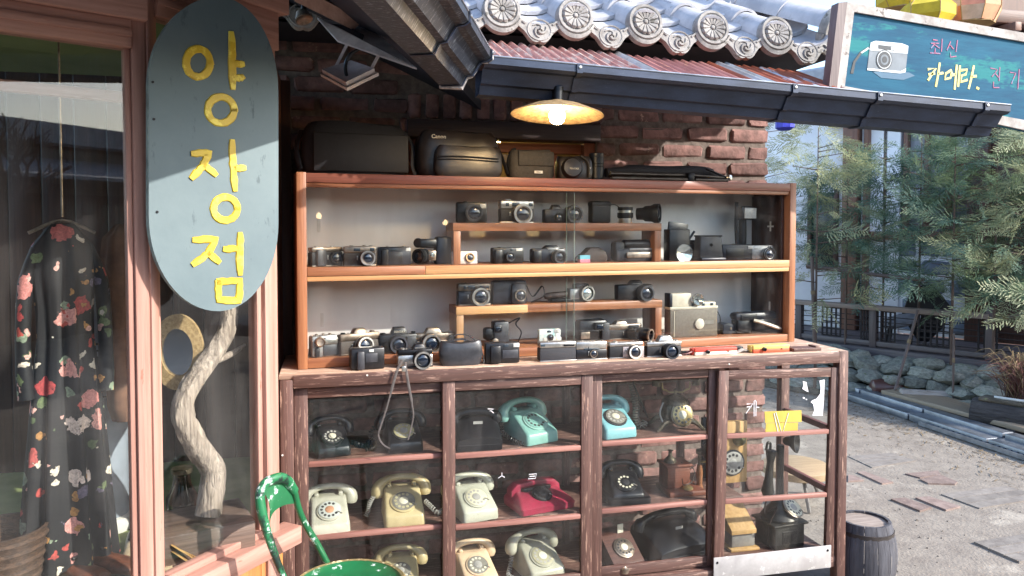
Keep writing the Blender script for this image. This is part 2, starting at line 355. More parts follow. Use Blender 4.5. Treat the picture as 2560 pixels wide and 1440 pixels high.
def drip_mesh(w, h):
    b = MB(); n = 18; top = []; bot = []
    for i in range(n + 1):
        t = -1 + 2 * i / n; x = t * w
        top.append((x, -.02 * (1 - t * t) * 1.6)); bot.append((x * .98, -.02 - h * (cos(t * pi / 2) ** 1.15) - .012 * abs(sin(t * 5))))
    vs = []
    for z in (-.012, .02): vs += [(x, y, z) for x, y in top] + [(x, y, z) for x, y in bot]
    m = n + 1; fs = []
    for i in range(n):
        fs += [(i, i + 1, m + i + 1, m + i), (2 * m + i, 3 * m + i, 3 * m + i + 1, 2 * m + i + 1), (m + i, m + i + 1, 3 * m + i + 1, 3 * m + i), (i, 2 * m + i, 2 * m + i + 1, i + 1)]
    b.add(vs, fs)
    c = (0, -.02 - h * .42)
    for k in range(3):                   # three commas
        a0 = 2 * pi * k / 3; pts = []; rr = []
        for i in range(9):
            t = i / 8; a = a0 + t * 2.6; r_ = .006 + .028 * t; pts.append((c[0] + r_ * cos(a), c[1] + r_ * sin(a), -.014)); rr.append(.0105 * (1 - t * .75))
        b.tube(pts, rr, 6)
    rim = [(c[0] + .046 * cos(a) * 1.15, c[1] + .046 * sin(a), -.012) for a in [2 * pi * i / 24 for i in range(25)]]; b.tube(rim, .004, 5)
    for s_ in (-1, 1): b.tube(spl([(s_ * .06, c[1] + .025, -.012), (s_ * .085, c[1] + .04, -.014), (s_ * .105, c[1] + .022, -.014), (s_ * .09, c[1] + .012, -.013)], 4), .006, 5)
    return b
_c = cap_mesh(.078).obj('end_cap', CAPM); CAPME = _c.data; bpy.data.objects.remove(_c)
_c = drip_mesh(.105, .085).obj('drip_tile', CAPM); DRIPME = _c.data; bpy.data.objects.remove(_c)
b = MB(); rg = []
for i in range(13):
    a = pi * i / 12; rg.append((.078 * cos(a), .078 * sin(a)))
b.loft([[(x, y - .01, 0) for x, y in rg] + [(x * .84, y * .84 - .01, 0) for x, y in rg[::-1]], [(x * .92, y * .92 - .01, .33) for x, y in rg] + [(x * .76, y * .76 - .01, .33) for x, y in rg[::-1]]])
_c = b.obj('cover_tile', TILE); COVME = _c.data; bpy.data.objects.remove(_c)
b = MB(); rg = []
for i in range(11):
    a = pi + pi * i / 10; rg.append((.125 * cos(a), .055 * sin(a) + .0))
b.loft([[(x, y, 0) for x, y in rg] + [(x * .95, y + .016, 0) for x, y in rg[::-1]], [(x, y, .36) for x, y in rg] + [(x * .95, y + .016, .36) for x, y in rg[::-1]]])
_c = b.obj('pan_tile', TILE); PANME = _c.data; bpy.data.objects.remove(_c)
Q_SL = Matrix((( 1, 0, 0), (0, -sin(PITCH), cos(PITCH)), (0, cos(PITCH), sin(PITCH)))).transposed()
# local tile axes: x across, y up from the roof, z up the slope
def place(o, p, M3): o.matrix_basis = Matrix.Translation(p) @ M3.to_4x4()
M_T = Matrix([V((1, 0, 0)), sn, sd]).transposed()
M_F = Matrix([V((1, 0, 0)), V((0, sin(rad(8)), cos(rad(8)))), V((0, cos(rad(8)), -sin(rad(8))))]).transposed()   # cap faces out, leaning down a little
for k in range(-3, 5):
    X = .724 + .3285 * k; zc = 2.652 - .006 * max(k, 0)
    p = V((X, .15, zc)); place(link('end_cap', CAPME, roof), p, M_F)
    for t in range(3): place(link('cover_tile', COVME, roof), p + sd * (.005 + .3 * t) - sn * (.012 * (t == 0)) , M_T)
    q = V((X + .164, .165, zc - .02)); place(link('drip_tile', DRIPME, roof), q + V((0, -.004, -.005)), M_F)
    for t in range(4): place(link('pan_tile', PANME, roof), q + sd * (.0 + .19 * t) + sn * (.014 + .022 * t), M_T)
# the last, larger row at the gable end
XG = 2.60; CAPG = cap_mesh(.1).obj('gable_end_cap', CAPM, roof); GD = V((-.32, .86, .40)).normalized(); GX = GD.cross(V((0, 0, 1))).normalized(); GU = GX.cross(GD)
M_G = Matrix([GX, GU, GD]).transposed(); pg = onY(2095, 72, .2); place(CAPG, pg, M_G)
for t in range(3):
    o = link('gable_tile', COVME, roof); o.matrix_basis = Matrix.Translation(pg + GD * (.3 * t)) @ M_G.to_4x4() @ Matrix.Diagonal((1.32, 1.32, 1, 1))
DARKW = mat('dark_eave_timber', '#2c2830', '#1d1b22', .8, sc=6)
e = MB(); e.box((.95, .5, 2.6), (3.1, .5, .03)); e.obj('eave_board', DARKW, roof)
e = MB(); e.add([(-.6, .25, 2.60), (2.5, .25, 2.60), (2.5, 1.5, 3.13), (-.6, 1.5, 3.13)], [(0, 1, 2, 3)]); e.add([(-.6, .25, 2.57), (2.5, .25, 2.57), (2.5, 1.5, 3.10), (-.6, 1.5, 3.10)], [(0, 1, 2, 3)]); e.obj('roof_bed', DARKW, roof)

# ------------------------------------------------------------------ gutters and the corrugated awning
GUT = mat('dark_gutter_metal', '#323b4e', '#262d3c', .42, .35, sc=3, st=(3, 3, 12), rrand=.1, spot=('#59606c', .62, 30), coat=.05)
GPROF = [(0, .155), (0, .128), (.016, .118), (.040, .116), (.066, .078), (.070, .070), (.092, .066), (.108, .035), (.185, .035), (.185, .14)]
def gutter(name, label, p0, p1, inward, brackets, GPROF=None, GM=None):   # p0, p1: top lip ends; inward: horizontal direction towards the wall
    GPROF = GPROF or globals()['GPROF']; GM = GM or GUT; T = thing(name, label, 'gutter', (0, 0, 0)); inward = V(inward).normalized()
    def prof(o, t=0): return [o + inward * y + V((0, 0, z - .155)) for y, z in GPROF]
    def ring(o):
        P = prof(o); th = .004
        inner = [o + inward * (y + (th if i < 8 else (-th if i == 9 else -th))) + V((0, 0, z - .155 + (th if 6 < i < 9 else 0))) for i, (y, z) in enumerate(GPROF)]
        return [tuple(p) for p in P] + [tuple(p) for p in inner[::-1]]
    MB().loft([ring(p0), ring(p1)]).obj('channel', GM, T, ang=20)
    al = (p1 - p0).normalized()
    LIP = mat('bright_gutter_lip', '#aeb4bd', '#8b9099', .35, .7, sc=9)
    MB().tube([p0 - inward * .001 + V((0, 0, .0015)), p1 - inward * .001 + V((0, 0, .0015))], .0032, 6).obj('rolled_lip', LIP, T)
    for t in brackets:
        o = p0.lerp(p1, t); b = MB(); w_ = .011; P = [q - inward * .004 - V((0, 0, .003)) for q in prof(o)][:9]
        P = [P[0] + inward * .02 + V((0, 0, .006)), P[0] + V((0, 0, .006))] + P[1:] + [P[-1] + V((0, 0, -.0)) ]
        ra = [tuple(q - al * w_) for q in P]; rb = [tuple(q + al * w_) for q in P]; n = len(P)
        off = -inward * .003 + V((0, 0, -.002)); rc = [tuple(V(q) + off) for q in ra]; rd = [tuple(V(q) + off) for q in rb]
        fs = []
        for i in range(n - 1): fs += [(2 * n + i, 2 * n + i + 1, 3 * n + i + 1, 3 * n + i), (i, i + n, i + n + 1, i + 1), (i, i + 1, 2 * n + i + 1, 2 * n + i), (n + i, 3 * n + i, 3 * n + i + 1, n + i + 1)]
        b.add(ra + rb + rc + rd, fs); s_ = b.obj('bracket', GUT, T)
        MB().lathe([(.006, 0), (.0055, .003), (.001, .004)], P[1] + off * 1.2 - V((0, 0, .012)), -inward, 10).obj('rivet', CHROME, s_)
    return T
GL = onY(1212, 139, -.36); GR = onY(2527, 263, -.36)
gutter('rain_gutter', 'long dark grey gutter under the corrugated awning above the display', GL, GR, (0, 1, 0), (.155, .545, .715, .945))
gend = MB(); pr = [(GR + V((-.003, y, z - .155))) for y, z in GPROF]
gend.add([tuple(p) for p in pr] + [tuple(p + V((.002, 0, 0))) for p in pr], [tuple(range(10)), tuple(range(19, 9, -1))]); 
# left gutter running towards the viewer
KA = onY(1228, 128, -.37); QA = atD(1152, -3, 2.14)
ga = (QA - KA); gin = V((ga.y, -ga.x, 0)).normalized(); gin = gin if gin.x < 0 else -gin
QA2 = KA + ga * 3.4
gutter('side_gutter', 'brushed dark gutter with painted sunlit streaks running overhead towards the viewer from the corner', KA, QA2, gin, (.006, .23), None, mat('sunlit_streak_gutter_metal', '#3b404b', '#2a2f39', .4, .45, sc=4, st=(6, 24, 3), spot=('#80858e', .55, 2.5, (18, 60, 3)), rrand=.12))  # pale streaks in the colour stand in for sun on the brushed face
# corner seam where the two gutters meet
SEAL = mat('old_sealant', '#b9b4b2', '#7d7a7c', .7, sc=50)
cs = MB(); P = [KA + gin * y * 1.02 + V((0, -.004, z - .156)) for y, z in GPROF[:9]]; cs.tube(P, [.008, .009, .007, .006, .009, .008, .012, .016, .009], 6); cs.obj('corner_seam', SEAL, label='grey sealant seam where the two gutters meet', cat='seam')
# soffit and roof over the left bay
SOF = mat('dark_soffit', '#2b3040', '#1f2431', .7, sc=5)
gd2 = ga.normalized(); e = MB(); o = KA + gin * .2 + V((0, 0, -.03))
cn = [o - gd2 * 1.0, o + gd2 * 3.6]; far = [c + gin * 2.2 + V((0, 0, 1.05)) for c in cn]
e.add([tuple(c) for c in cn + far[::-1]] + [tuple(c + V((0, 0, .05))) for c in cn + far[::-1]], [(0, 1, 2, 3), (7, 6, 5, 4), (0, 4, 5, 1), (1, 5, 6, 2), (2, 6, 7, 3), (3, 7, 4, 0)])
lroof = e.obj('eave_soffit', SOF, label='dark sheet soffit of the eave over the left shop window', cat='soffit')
# corrugated sheets
def corr(name, par, x0, x1, m, zoff=0.0):
    b = MB(); n = int((x1 - x0) / .0065); ra, rb = [], []
    for i in range(n + 1):
        x = x0 + (x1 - x0) * i / n; zz = .0085 * sin(2 * pi * x / .045); t = (x - GL.x) / (GR.x - GL.x)
        zl = GL.z + (GR.z - GL.z) * t - .012 + zoff
        ra.append((x, -.30, zl + zz)); rb.append((x, .2, zl + .205 + zz))
    k = n + 1; lo = [(p[0], p[1], p[2] - .003) for p in ra + rb]
    b.add(ra + rb + lo, [(i, i + 1, k + i + 1, k + i) for i in range(n)] + [(2 * k + i, 3 * k + i, 3 * k + i + 1, 2 * k + i + 1) for i in range(n)] + [(i, 2 * k + i, 2 * k + i + 1, i + 1) for i in range(n)] + [(k + i, k + i + 1, 3 * k + i + 1, 3 * k + i) for i in range(n)])
    return b.obj(name, m, par)
AW = thing('corrugated_awning', 'rusty red corrugated metal awning between tiles and gutter', 'awning')
REDC = mat('faded_red_sheet', '#b0827a', '#926059', .8, sc=5, st=(8, 1, 1), spot=('#b5a59b', .52, 5, (14, 2, 1)), rrand=.1)
REDC2 = mat('faded_red_sheet_two', '#ad7771', '#8d5b55', .8, sc=5, st=(8, 1, 1), spot=('#b8856a', .6, 5, (14, 2, 1)))
RUSTC = mat('rusted_pale_sheet', '#a5583c', '#7e4330', .75, sc=6, st=(12, 1, 1), spot=('#b9c4cf', .55, 2.4, (9, .6, 1)))
xa = onY(1590, 130, -.05).x; xb = onY(1850, 160, -.05).x
corr('corrugated_sheet', AW, GL.x - .05, xa + .03, REDC, .004); corr('corrugated_sheet', AW, xa, xb, REDC2, 0); corr('corrugated_sheet', AW, xb - .03, onY(2085, 205, -.1).x, RUSTC, .004)
BLUEP = mat('pale_blue_paint', '#a9adb3', '#8f8a86', .6, sc=9)
corr('edge_sheet', AW, xa - .01, xa + .05, BLUEP, .008); corr('edge_sheet', AW, xb - .0, xb + .08, BLUEP, .008)

# ------------------------------------------------------------------ pendant lamp
PL = onY(1393, 284, -.29)
lamp = thing('pendant_lamp', 'glowing bulb under a wide shallow rusty metal shade', 'lamp', PL, ry=rad(3), rx=rad(-3))
SHADE = mat('rusty_enamel_shade', '#a58a62', '#6b5538', .7, .1, sc=60, det=8, rrand=.1, spot=('#3b2a1c', .66, 30))
MB().lathe([(.022, .05), (.03, .046), (.10, .028), (.172, -.002), (.176, -.006), (.172, -.006), (.10, .022), (.03, .04), (.0, .044)], seg=48).obj('shade', SHADE, lamp)
MB().lathe([(.02, .10), (.02, .045), (.016, .04)], seg=16).obj('socket', BLACKM, lamp)
MB().lathe([(.014, .03), (.02, .018), (.029, 0), (.030, -.012), (.024, -.03), (.012, -.039), (0, -.041)], seg=24).obj('bulb', emit('bulb_glow', '#ffd9a0', 105), lamp)
MB().tube([(0, 0, .1), (.02, .1, .2), (.02, .25, .24)], .005, 8).obj('cord', BLACK, lamp)

# ------------------------------------------------------------------ flood light on the soffit
FL = atD(868, 205, 2.75)
fl = thing('flood_light', 'white flat flood light hanging on a bracket with black cable', 'light', FL)
WM = mat('white_enamel_metal', '#d5cdca', '#b5adac', .5, sc=20, rrand=.1)
f3 = lambda x, y, d: atD(640 + x / 3.13, y / 3.13, d) - FL
b = MB(); c_ = [f3(510, 600, 2.75), f3(715, 712, 2.66), f3(962, 592, 2.72), f3(760, 520, 2.86)]
cc = sum(c_, V()) / 4; nrm = (c_[1] - c_[0]).cross(c_[2] - c_[0]).normalized(); nrm = nrm if nrm.z > 0 else -nrm
for sc_, h0, h1 in ((1.0, 0, .012), (.9, .0125, .03)):
    lo = [cc + (p - cc) * sc_ + nrm * h0 for p in c_]; hi = [cc + (p - cc) * sc_ + nrm * h1 for p in c_]
    b.add([tuple(p) for p in lo + hi], [(0, 1, 2, 3), (7, 6, 5, 4)] + [(i, (i + 1) % 4, (i + 1) % 4 + 4, i + 4) for i in range(4)])
b.obj('lamp_body', WM, fl, ang=0)
def strip(name, pts, wv, m, par, t=.003):
    b = MB(); wv = V(wv); P = [V(p) for p in pts]; b_ = []
    nn = (P[1] - P[0]).cross(wv).normalized() * t
    for p in P: b_ += [tuple(p - wv), tuple(p + wv), tuple(p + wv + nn), tuple(p - wv + nn)]
    n = len(P); fs = [(0, 1, 2, 3), tuple(4 * (n - 1) + i for i in (3, 2, 1, 0))]
    for i in range(n - 1):
        for j in range(4): fs.append((i * 4 + j, i * 4 + (j + 1) % 4, i * 4 + 4 + (j + 1) % 4, i * 4 + 4 + j))
    return b.add(b_, fs).obj(name, m, par, ang=0)
wv = rt * .008 + up * .004
strip('bracket_arm', [f3(622, 525, 2.78), f3(725, 318, 2.78)], wv, WM, fl); strip('bracket_arm', [f3(848, 640, 2.70), f3(958, 430, 2.72)], wv, WM, fl)
strip('bracket_bar', [f3(725, 322, 2.78), f3(962, 425, 2.72)], up * .01 + rt * -.003, WM, fl)
MB().tube(spl([f3(840, 372, 2.72), f3(745, 420, 2.70), f3(700, 510, 2.70), f3(716, 640, 2.70)], 5), .0065, 8).obj('cable', BLACK, fl)
b = MB(); q = [f3(480, 150, 2.75), f3(640, 330, 2.7), f3(1258, 546, 2.62), f3(1020, 330, 2.75), f3(880, 240, 2.8)]
b.add([tuple(p) for p in q] + [tuple(p + V((0, 0, .006))) for p in q], [(0, 1, 2, 3, 4), (9, 8, 7, 6, 5)] + [(i, (i + 1) % 5, (i + 1) % 5 + 5, i + 5) for i in range(5)]); b.obj('mounting_plate', WM, fl, ang=0)
b = MB(); q = [f3(560, 175, 2.735), f3(835, 310, 2.69), f3(845, 268, 2.72), f3(720, 195, 2.745)]; b.add([tuple(p - V((0, 0, .003))) for p in q], [(0, 1, 2, 3)]); q = [f3(905, 350, 2.68), f3(1130, 468, 2.635), f3(1010, 345, 2.72), f3(950, 318, 2.74)]; b.add([tuple(p - V((0, 0, .003))) for p in q], [(0, 1, 2, 3)]); b.obj('dark_panel', DARKW, fl, ang=0)
sp = atD(760, 48, 2.7); T = thing('spot_lamp', 'small tarnished spot lamp tucked under the dark soffit', 'lamp', sp)
MB().lathe([(.02, .03), (.032, .0), (.03, -.004), (.0, .006)], ax=(-.3, .4, 1), seg=16).obj('reflector', CHROMEW, T); MB().tube([(0, 0, .02), (0, .05, .1)], .01, 8).obj('holder', BLACK, T)

e0, e1 = atD(735, -25, 2.35), atD(884, 52, 2.75); T = thing('eave_beam', 'short pale timber beam end under the dark eave', 'beam', e0); MB().tube([V((0, 0, 0)), (e1 - e0) * .5, e1 - e0], .034, 4).obj('beam', wood('beam_wood', '#a58a80', '#85695f', 'y'), T, ang=20); MB().box((0, 0, 0), (.02, .02, .05)).obj('hanger_plate', BLACKM, T, loc=(e1 - e0) * .97 + V((0, 0, .05)))
# ================================================================== DISPLAY CASE ON THE COUNTER
ZC = 1.15
SCF = Frame((-.127, .1, 0), rad(5.0)); SL, SD = 2.40, .30
OX = wood('case_wood', '#9d6a49', '#794b34', 'x', rough=.42); OZ = wood('case_wood', '#9d6a49', '#794b34', 'z', rough=.42); OY = wood('case_wood', '#966044', '#744532', 'y', rough=.42)
OL = wood('pale_case_wood', '#c69a6c', '#a97c52', 'x', rough=.42); OR_ = wood('red_case_wood', '#87503f', '#6d3f33', 'x', rough=.42)
OYL = wood('pale_case_wood', '#bb8f66', '#9d744e', 'z', rough=.45)
case = thing('display_case', 'open fronted wooden case of old cameras standing on the counter', 'display case', SCF.at(0, 0, ZC), SCF.a)
def cb(name, u0, u1, v0, v1, z0, z1, m, par=case, ch=.002): return bx(name, ((u0 + u1) / 2, (v0 + v1) / 2, (z0 + z1) / 2 - ZC), (u1 - u0, v1 - v0, z1 - z0), m, par, ch)
cb('side_panel', 0, .038, 0, SD, 1.15, 1.943, OZ); cb('side_panel', SL - .036, SL, 0, SD, 1.15, 1.943, OZ)
cb('side_lining', SL - .052, SL - .0365, .045, SD - .012, 1.192, 1.885, wood('dark_case_lining', '#4a2c22', '#33201a', 'z'))
cb('top_board', .0385, SL - .0365, 0, SD, 1.902, 1.940, OR_); cb('top_trim', .0385, SL - .0365, .006, .05, 1.884, 1.9015, OX)
sh = cb('shelf', .0385, SL - .0365, .003, SD - .01, 1.524, 1.560, OX); 
cb('shelf_face', .0388, .52, -.0015, .0025, 1.5245, 1.5595, OX); cb('shelf_face', .521, SL - .037, -.0015, .0025, 1.5245, 1.5595, OL)
cb('shelf_trim', .0385, SL - .0365, .002, .05, 1.504, 1.5235, OL)
cb('bottom_board', .0385, SL - .0365, .004, SD - .01, 1.152, 1.188, OX)
cb('back_panel', .0385, SL - .0365, SD - .0095, SD - .001, 1.152, 1.9, mat('white_backboard', '#f2efeb', '#e8e4de', .7, sc=2.5))
for (u0, u1, zt, zb, k) in ((.655, 1.675, 1.742, 1.5605, 0), (.668, 1.682, 1.376, 1.1885, 1)):
    rs = cb('riser', u0, u1, .055, .19, zt - .036, zt, OX)
    def rb(name, a, b_, v0, v1, z0, z1, m): return bx(name, ((a + b_) / 2 - (u0 + u1) / 2, (v0 + v1) / 2 - .1225, (z0 + z1) / 2 - (zt - .018)), (b_ - a, v1 - v0, z1 - z0), m, rs, .0015)
    rb('riser_leg', u0 + .002, u0 + .034, .057, .188, zb, zt - .0365, OZ if not k else OYL); rb('riser_leg', u1 - .036, u1 - .002, .057, .188, zb, zt - .0365, OZ)
    if k: rb('riser_face', u0, u0 + .33, .0525, .0545, zt - .0355, zt - .0005, OL)
for (z0, z1) in ((1.5615, 1.8835), (1.1895, 1.5035)):
    um = SCF.pick(1427, 600, .03)[0]
    cb('glass_pane', .040, um + .018, .030, .034, z0, z1, GLASS, ch=0); cb('glass_pane', um - .018, SL - .053, .038, .042, z0, z1, GLASS, ch=0)
EDGE = mat('glass_edge', '#9fb3ab', '#7f968d', .2, sc=5)
for (z0, z1) in ((1.562, 1.883), (1.19, 1.503)):
    cb('glass_edge', um + .0172, um + .018, .0295, .0345, z0, z1, EDGE, ch=0); cb('glass_edge', um - .018, um - .0172, .0375, .0425, z0, z1, EDGE, ch=0)
TAPE = mat('clear_tape', '#d8d0c6', '#c6beb4', .35, sc=30)
def tape(px, py, w, h, v=SD - .0105):
    u, z = SCF.pick(px, py, v); bx('tape_strip', (u, v, z - ZC), (w, .001, h), TAPE, case)
tape(797, 563, .014, .062); tape(805, 800, .014, .06)
bx('tape_strip', (SL - .0525, .13, SCF.pick(1950, 566, .13)[1] - ZC), (.001, .05, .008), TAPE, case); bx('tape_strip', (SL - .0532, .13, SCF.pick(1950, 566, .13)[1] - ZC), (.001, .012, .05), TAPE, case)
bx('tape_strip', (SL - .0525, .13, SCF.pick(1952, 765, .13)[1] - ZC), (.001, .012, .05), TAPE, case)

# ================================================================== COUNTER CABINET
RX = wood('counter_wood', '#6c4e46', '#4a3630', 'x', spot=('#a08274', .56, 3, (3, 40, 40))); RZ = wood('counter_wood', '#6b4c44', '#4a352f', 'z', spot=('#a08070', .57, 3, (40, 40, 3))); RY = wood('counter_wood', '#7a4a45', '#553330', 'y')
TOPW = wood('worn_counter_top', '#b39a86', '#8c7062', 'x', rough=.7, spot=('#cbb9a6', .55, 2, (4, 30, 30)))
CX0, CX1, CD = -.192, 2.335, .5
ctr = thing('counter_cabinet', 'low dark red wooden cabinet with sliding glass doors full of telephones', 'cabinet', (0, 0, 0))
def kb(name, x0, x1, y0, y1, z0, z1, m, par=ctr, ch=.003): return bx(name, ((x0 + x1) / 2, (y0 + y1) / 2, (z0 + z1) / 2), (x1 - x0, y1 - y0, z1 - z0), m, par, ch)
kb('top_board', CX0 - .004, CX1 + .004, .0025, CD, 1.131, 1.1495, TOPW)
kb('front_rail', CX0 + .05, CX1 - .0455, -.006, .0345, 1.096, 1.1465, RX)
kb('post', CX0, CX0 + .049, -.004, .045, 0, 1.130, RZ); kb('post', CX1 - .045, CX1 + .001, -.006, .045, 0, 1.1485, RZ)
kb('post', CX1 - .048, CX1, CD - .048, CD - .003, 0, 1.130, RZ); kb('post', CX0, CX0 + .045, CD - .048, CD - .003, 0, 1.130, RZ)
kb('bottom_rail', CX0 + .05, CX1 - .0455, .004, .05, .135, .185, RX)
for z0 in (.75, .452, .14): kb('side_rail', CX1 - .035, CX1 - .012, .046, CD - .0485, z0, z0 + .03, RY)
kb('side_panel', CX0 + .004, CX0 + .014, .046, CD - .049, .1, 1.13, RY)
for z1, xe in ((.780, 1.69), (.483, 1.85)): kb('shelf', CX0 + .0145, xe, .075, CD - .06, z1 - .018, z1, RX)
kb('bottom_shelf', CX0 + .0145, CX1 - .049, .0605, CD - .06, .178, .196, RX)
for x_ in (1.085, 1.685): kb('mid_post', x_, x_ + .03, .40, .44, .1965, 1.130, RZ)
def door(x0, x1, y, z0=.19, z1=1.092, lean=0, sl=.052, sr=.052, bars=(.780, .483), top=.042):
    xc = (x0 + x1) / 2; hw_ = (x1 - x0) / 2
    H = z1 - z0
    b = MB().box((-hw_ + sl / 2, 0, H / 2), (sl, .022, H), .003); D = b.obj('door', RZ, ctr, loc=(xc, y, z0)); D.rotation_euler[1] = lean
    bx('door_stile', (hw_ - sr / 2, 0, H / 2), (sr, .022, H), RZ, D, .003)
    L = -hw_ + sl; Rr = hw_ - sr
    for (za, zb) in ((H - top, H - .001), (.0, .045)): bx('door_rail', ((L + Rr) / 2, .0015, (za + zb) / 2), (Rr - L, .02, zb - za), RX, D, .002)
    zs = [.045] + [q - z0 for q in sorted(bars)] + [H - top]
    for q in bars: bx('glazing_bar', ((L + Rr) / 2, .001, q - z0), (Rr - L, .02, .022), wood('pale_bar_wood', '#a5786c', '#7c5048', 'x'), D, .004)
    for i in range(len(zs) - 1): bx('pane', ((L + Rr) / 2, .003, (zs[i] + zs[i + 1]) / 2), (Rr - L, .003, zs[i + 1] - zs[i] - .012), GLASSD, D)
    return D
d1 = door(-.141, .497, .046, z1=1.088); d2 = door(.443, 1.0905, .0185, z1=1.094)
d3 = door(1.0915, 1.70, .046); d4 = door(1.664, 2.285, .0155, z0=.16, z1=1.078, lean=rad(1.1), sl=.05, sr=.048)
ALU = mat('pale_grey_board', '#b9b6b4', '#9c9896', .6, .1, sc=8, bump=.2, spot=('#d2cfcc', .6, 20))
kb('kick_board', 1.655, 2.255, -.013, -.0065, .142, .248, ALU); 
for x_ in (1.672, 2.235): MB().lathe([(.006, 0), (.005, .002)], (x_, -.0132, .225), (0, -1, 0), 10).obj('screw', BLACKM, ctr)
for px_, py_ in ((918, 938), (706, 1138), (1823, 910)):
    q = onY(px_, py_, -.0065); MB().lathe([(.004, 0), (.004, .0015)], q, (0, -1, 0), 8).obj('nail', WHITE, ctr)

# yellow card, chalk-white paint and torn poster remains on the doors
def ribbon(b, pts, w, d=.0012, mi=0, wv=None):      # flat brush stroke in local x,z at y=0 facing -y
    P = [V((p[0], 0, p[1])) for p in pts]; n = len(P); L_, R_ = [], []
    for i, p in enumerate(P):
        t = (P[min(i + 1, n - 1)] - P[max(i - 1, 0)]).normalized(); nn = V((-t.z, 0, t.x)); ww = w * (wv[i] if wv else 1) / 2
        if i == 0: p = p - t * w * .25
        if i == n - 1: p = p + t * w * .25
        L_.append(p + nn * ww); R_.append(p - nn * ww)
    vs = [tuple(p) for p in L_ + R_] + [tuple(p + V((0, -d, 0)) * 1) for p in [l.lerp(r, .12) for l, r in zip(L_, R_)] + [r.lerp(l, .12) for l, r in zip(L_, R_)]]
    fs = []
    for i in range(n - 1): fs += [(i, i + 1, 2 * n + i + 1, 2 * n + i), (2 * n + i, 2 * n + i + 1, 3 * n + i + 1, 3 * n + i), (3 * n + i, 3 * n + i + 1, n + i + 1, n + i)]
    fs += [(0, 2 * n, 3 * n, n), (n - 1, 2 * n - 1, 4 * n - 1, 3 * n - 1)]
    return b.add(vs, fs, mi)
YCARD = mat('yellow_card', '#c4ab4e', '#b2983c', .7, sc=6); CHALK = mat('white_paint_marks', '#e6e4e6', '#cfccd0', .7, sc=30)
def dpick(px, py): q = onY(px, py, .0125); return q
q = dpick(1958, 1056); yc = thing('yellow_card', 'two yellow card strips taped with string on the right hand door', 'card', q)
f4 = lambda x, y: (lambda p: (p.x - q.x, p.z - q.z))(onY(1760 + x / 4.8, 880 + y / 4.8, .0125))
for pts in ([(728, 715), (1170, 700), (1172, 838), (735, 852)], [(745, 856), (1130, 846), (1122, 975), (735, 990)]):
    b = MB(); P = [f4(*p) for p in pts]; b.prism(P, 0, .002, 'xz'); b.obj('card_strip', YCARD, yc, ang=0)
b = MB()
for pts in ([(838, 735), (890, 985)], [(860, 725), (935, 990), (1010, 735)]): ribbon(b, [f4(*p) for p in pts], .0035, .002)
b.obj('string', CHALK, yc, loc=(0, -.0005, 0))
q = dpick(1880, 1020); b = MB()
for pts in ([(515, 625), (585, 618), (505, 735)], [(515, 660), (570, 655)], [(600, 768), (600, 590), (615, 580), (625, 595), (622, 765)], [(625, 660), (658, 665)]): ribbon(b, [f4(*p) for p in pts], .0042)
b.obj('painted_letter', CHALK, loc=q, ang=0, label='white hand painted letter on the glass of the right hand door', cat='lettering')
q = dpick(2040, 1000); b = MB()
pg_ = [(1385, 345), (1448, 330), (1440, 560), (1425, 765), (1300, 762), (1325, 700), (1310, 625), (1280, 600), (1300, 580), (1350, 560), (1395, 500), (1400, 420)]
b.prism([f4(*p) for p in pg_], 0, .001, 'xz'); pg_ = [(1185, 350), (1230, 360), (1240, 420), (1255, 480), (1225, 470), (1180, 440), (1195, 400)]; b.prism([f4(*p) for p in pg_], 0, .001, 'xz')
b.prism([f4(*p) for p in [(1185, 540), (1210, 545), (1205, 565), (1190, 560)]], 0, .001, 'xz'); b.prism([f4(*p) for p in [(1215, 560), (1240, 565), (1230, 580)]], 0, .001, 'xz')
b.obj('torn_poster', CHALK, loc=q, ang=0, label='torn white remains of a poster stuck to the right hand door glass', cat='poster')
def glassmark(pts_list, c, s, w, lab, name='paint_mark'):
    qq = onY(c[0], c[1], .014); b = MB()
    for pts in pts_list:
        ribbon(b, [(lambda p: (p.x - qq.x, p.z - qq.z))(onY(s[0] + x / s[2], s[1] + y / s[2], .014)) for x, y in pts], w)
    b.obj(name, CHALK, loc=qq, ang=0, label=lab, cat='lettering')
glassmark([[(615, 628), (690, 630), (640, 655)], [(650, 650), (690, 680)]], (1228, 1025), (1100, 900, 5.14), .003, 'white scrap of lettering on the glass left of the mint telephone')
glassmark([[(795, 110), (795, 150), (750, 180)], [(795, 150), (830, 172)]], (1255, 1190), (1100, 1160, 5.14), .003, 'white scrap of lettering above the off white telephone')
glassmark([[(1145, 135), (1240, 125), (1225, 185), (1135, 190)], [(1150, 160), (1220, 155)]], (1330, 1190), (1100, 1160, 5.14), .003, 'white scrap of lettering above the red telephone')

# ================================================================== PINK SHOP WINDOW
PKX = wood('pink_paint', '#bb9082', '#966b5d', 'x', rough=.62, sc=.8, bump=.35, rand=.05, spot=('#94604f', .63, 2, (4, 30, 30)))
PKZ = wood('pink_paint', '#bb9082', '#966b5d', 'z', rough=.62, sc=.8, bump=.35, rand=.05, spot=('#94604f', .63, 2, (30, 30, 4)))
cor = atD(372, 600, 2.08); B1 = Frame((cor.x, cor.y, 0), rad(26.5)); B2 = Frame((cor.x, cor.y, 0), rad(50))
bay = thing('shop_window', 'pink painted wooden shop window with angled corner panes', 'shop window', (cor.x, cor.y, 0))
def fb(F, name, u0, u1, v0, v1, z0, z1, m, ch=.003):
    c = F.at((u0 + u1) / 2, (v0 + v1) / 2, (z0 + z1) / 2) - V((F.o.x, F.o.y, 0)); return bx(name, c, (u1 - u0, v1 - v0, z1 - z0), m, bay, ch, rz=F.a)
ZF, ZT = .70, 2.201
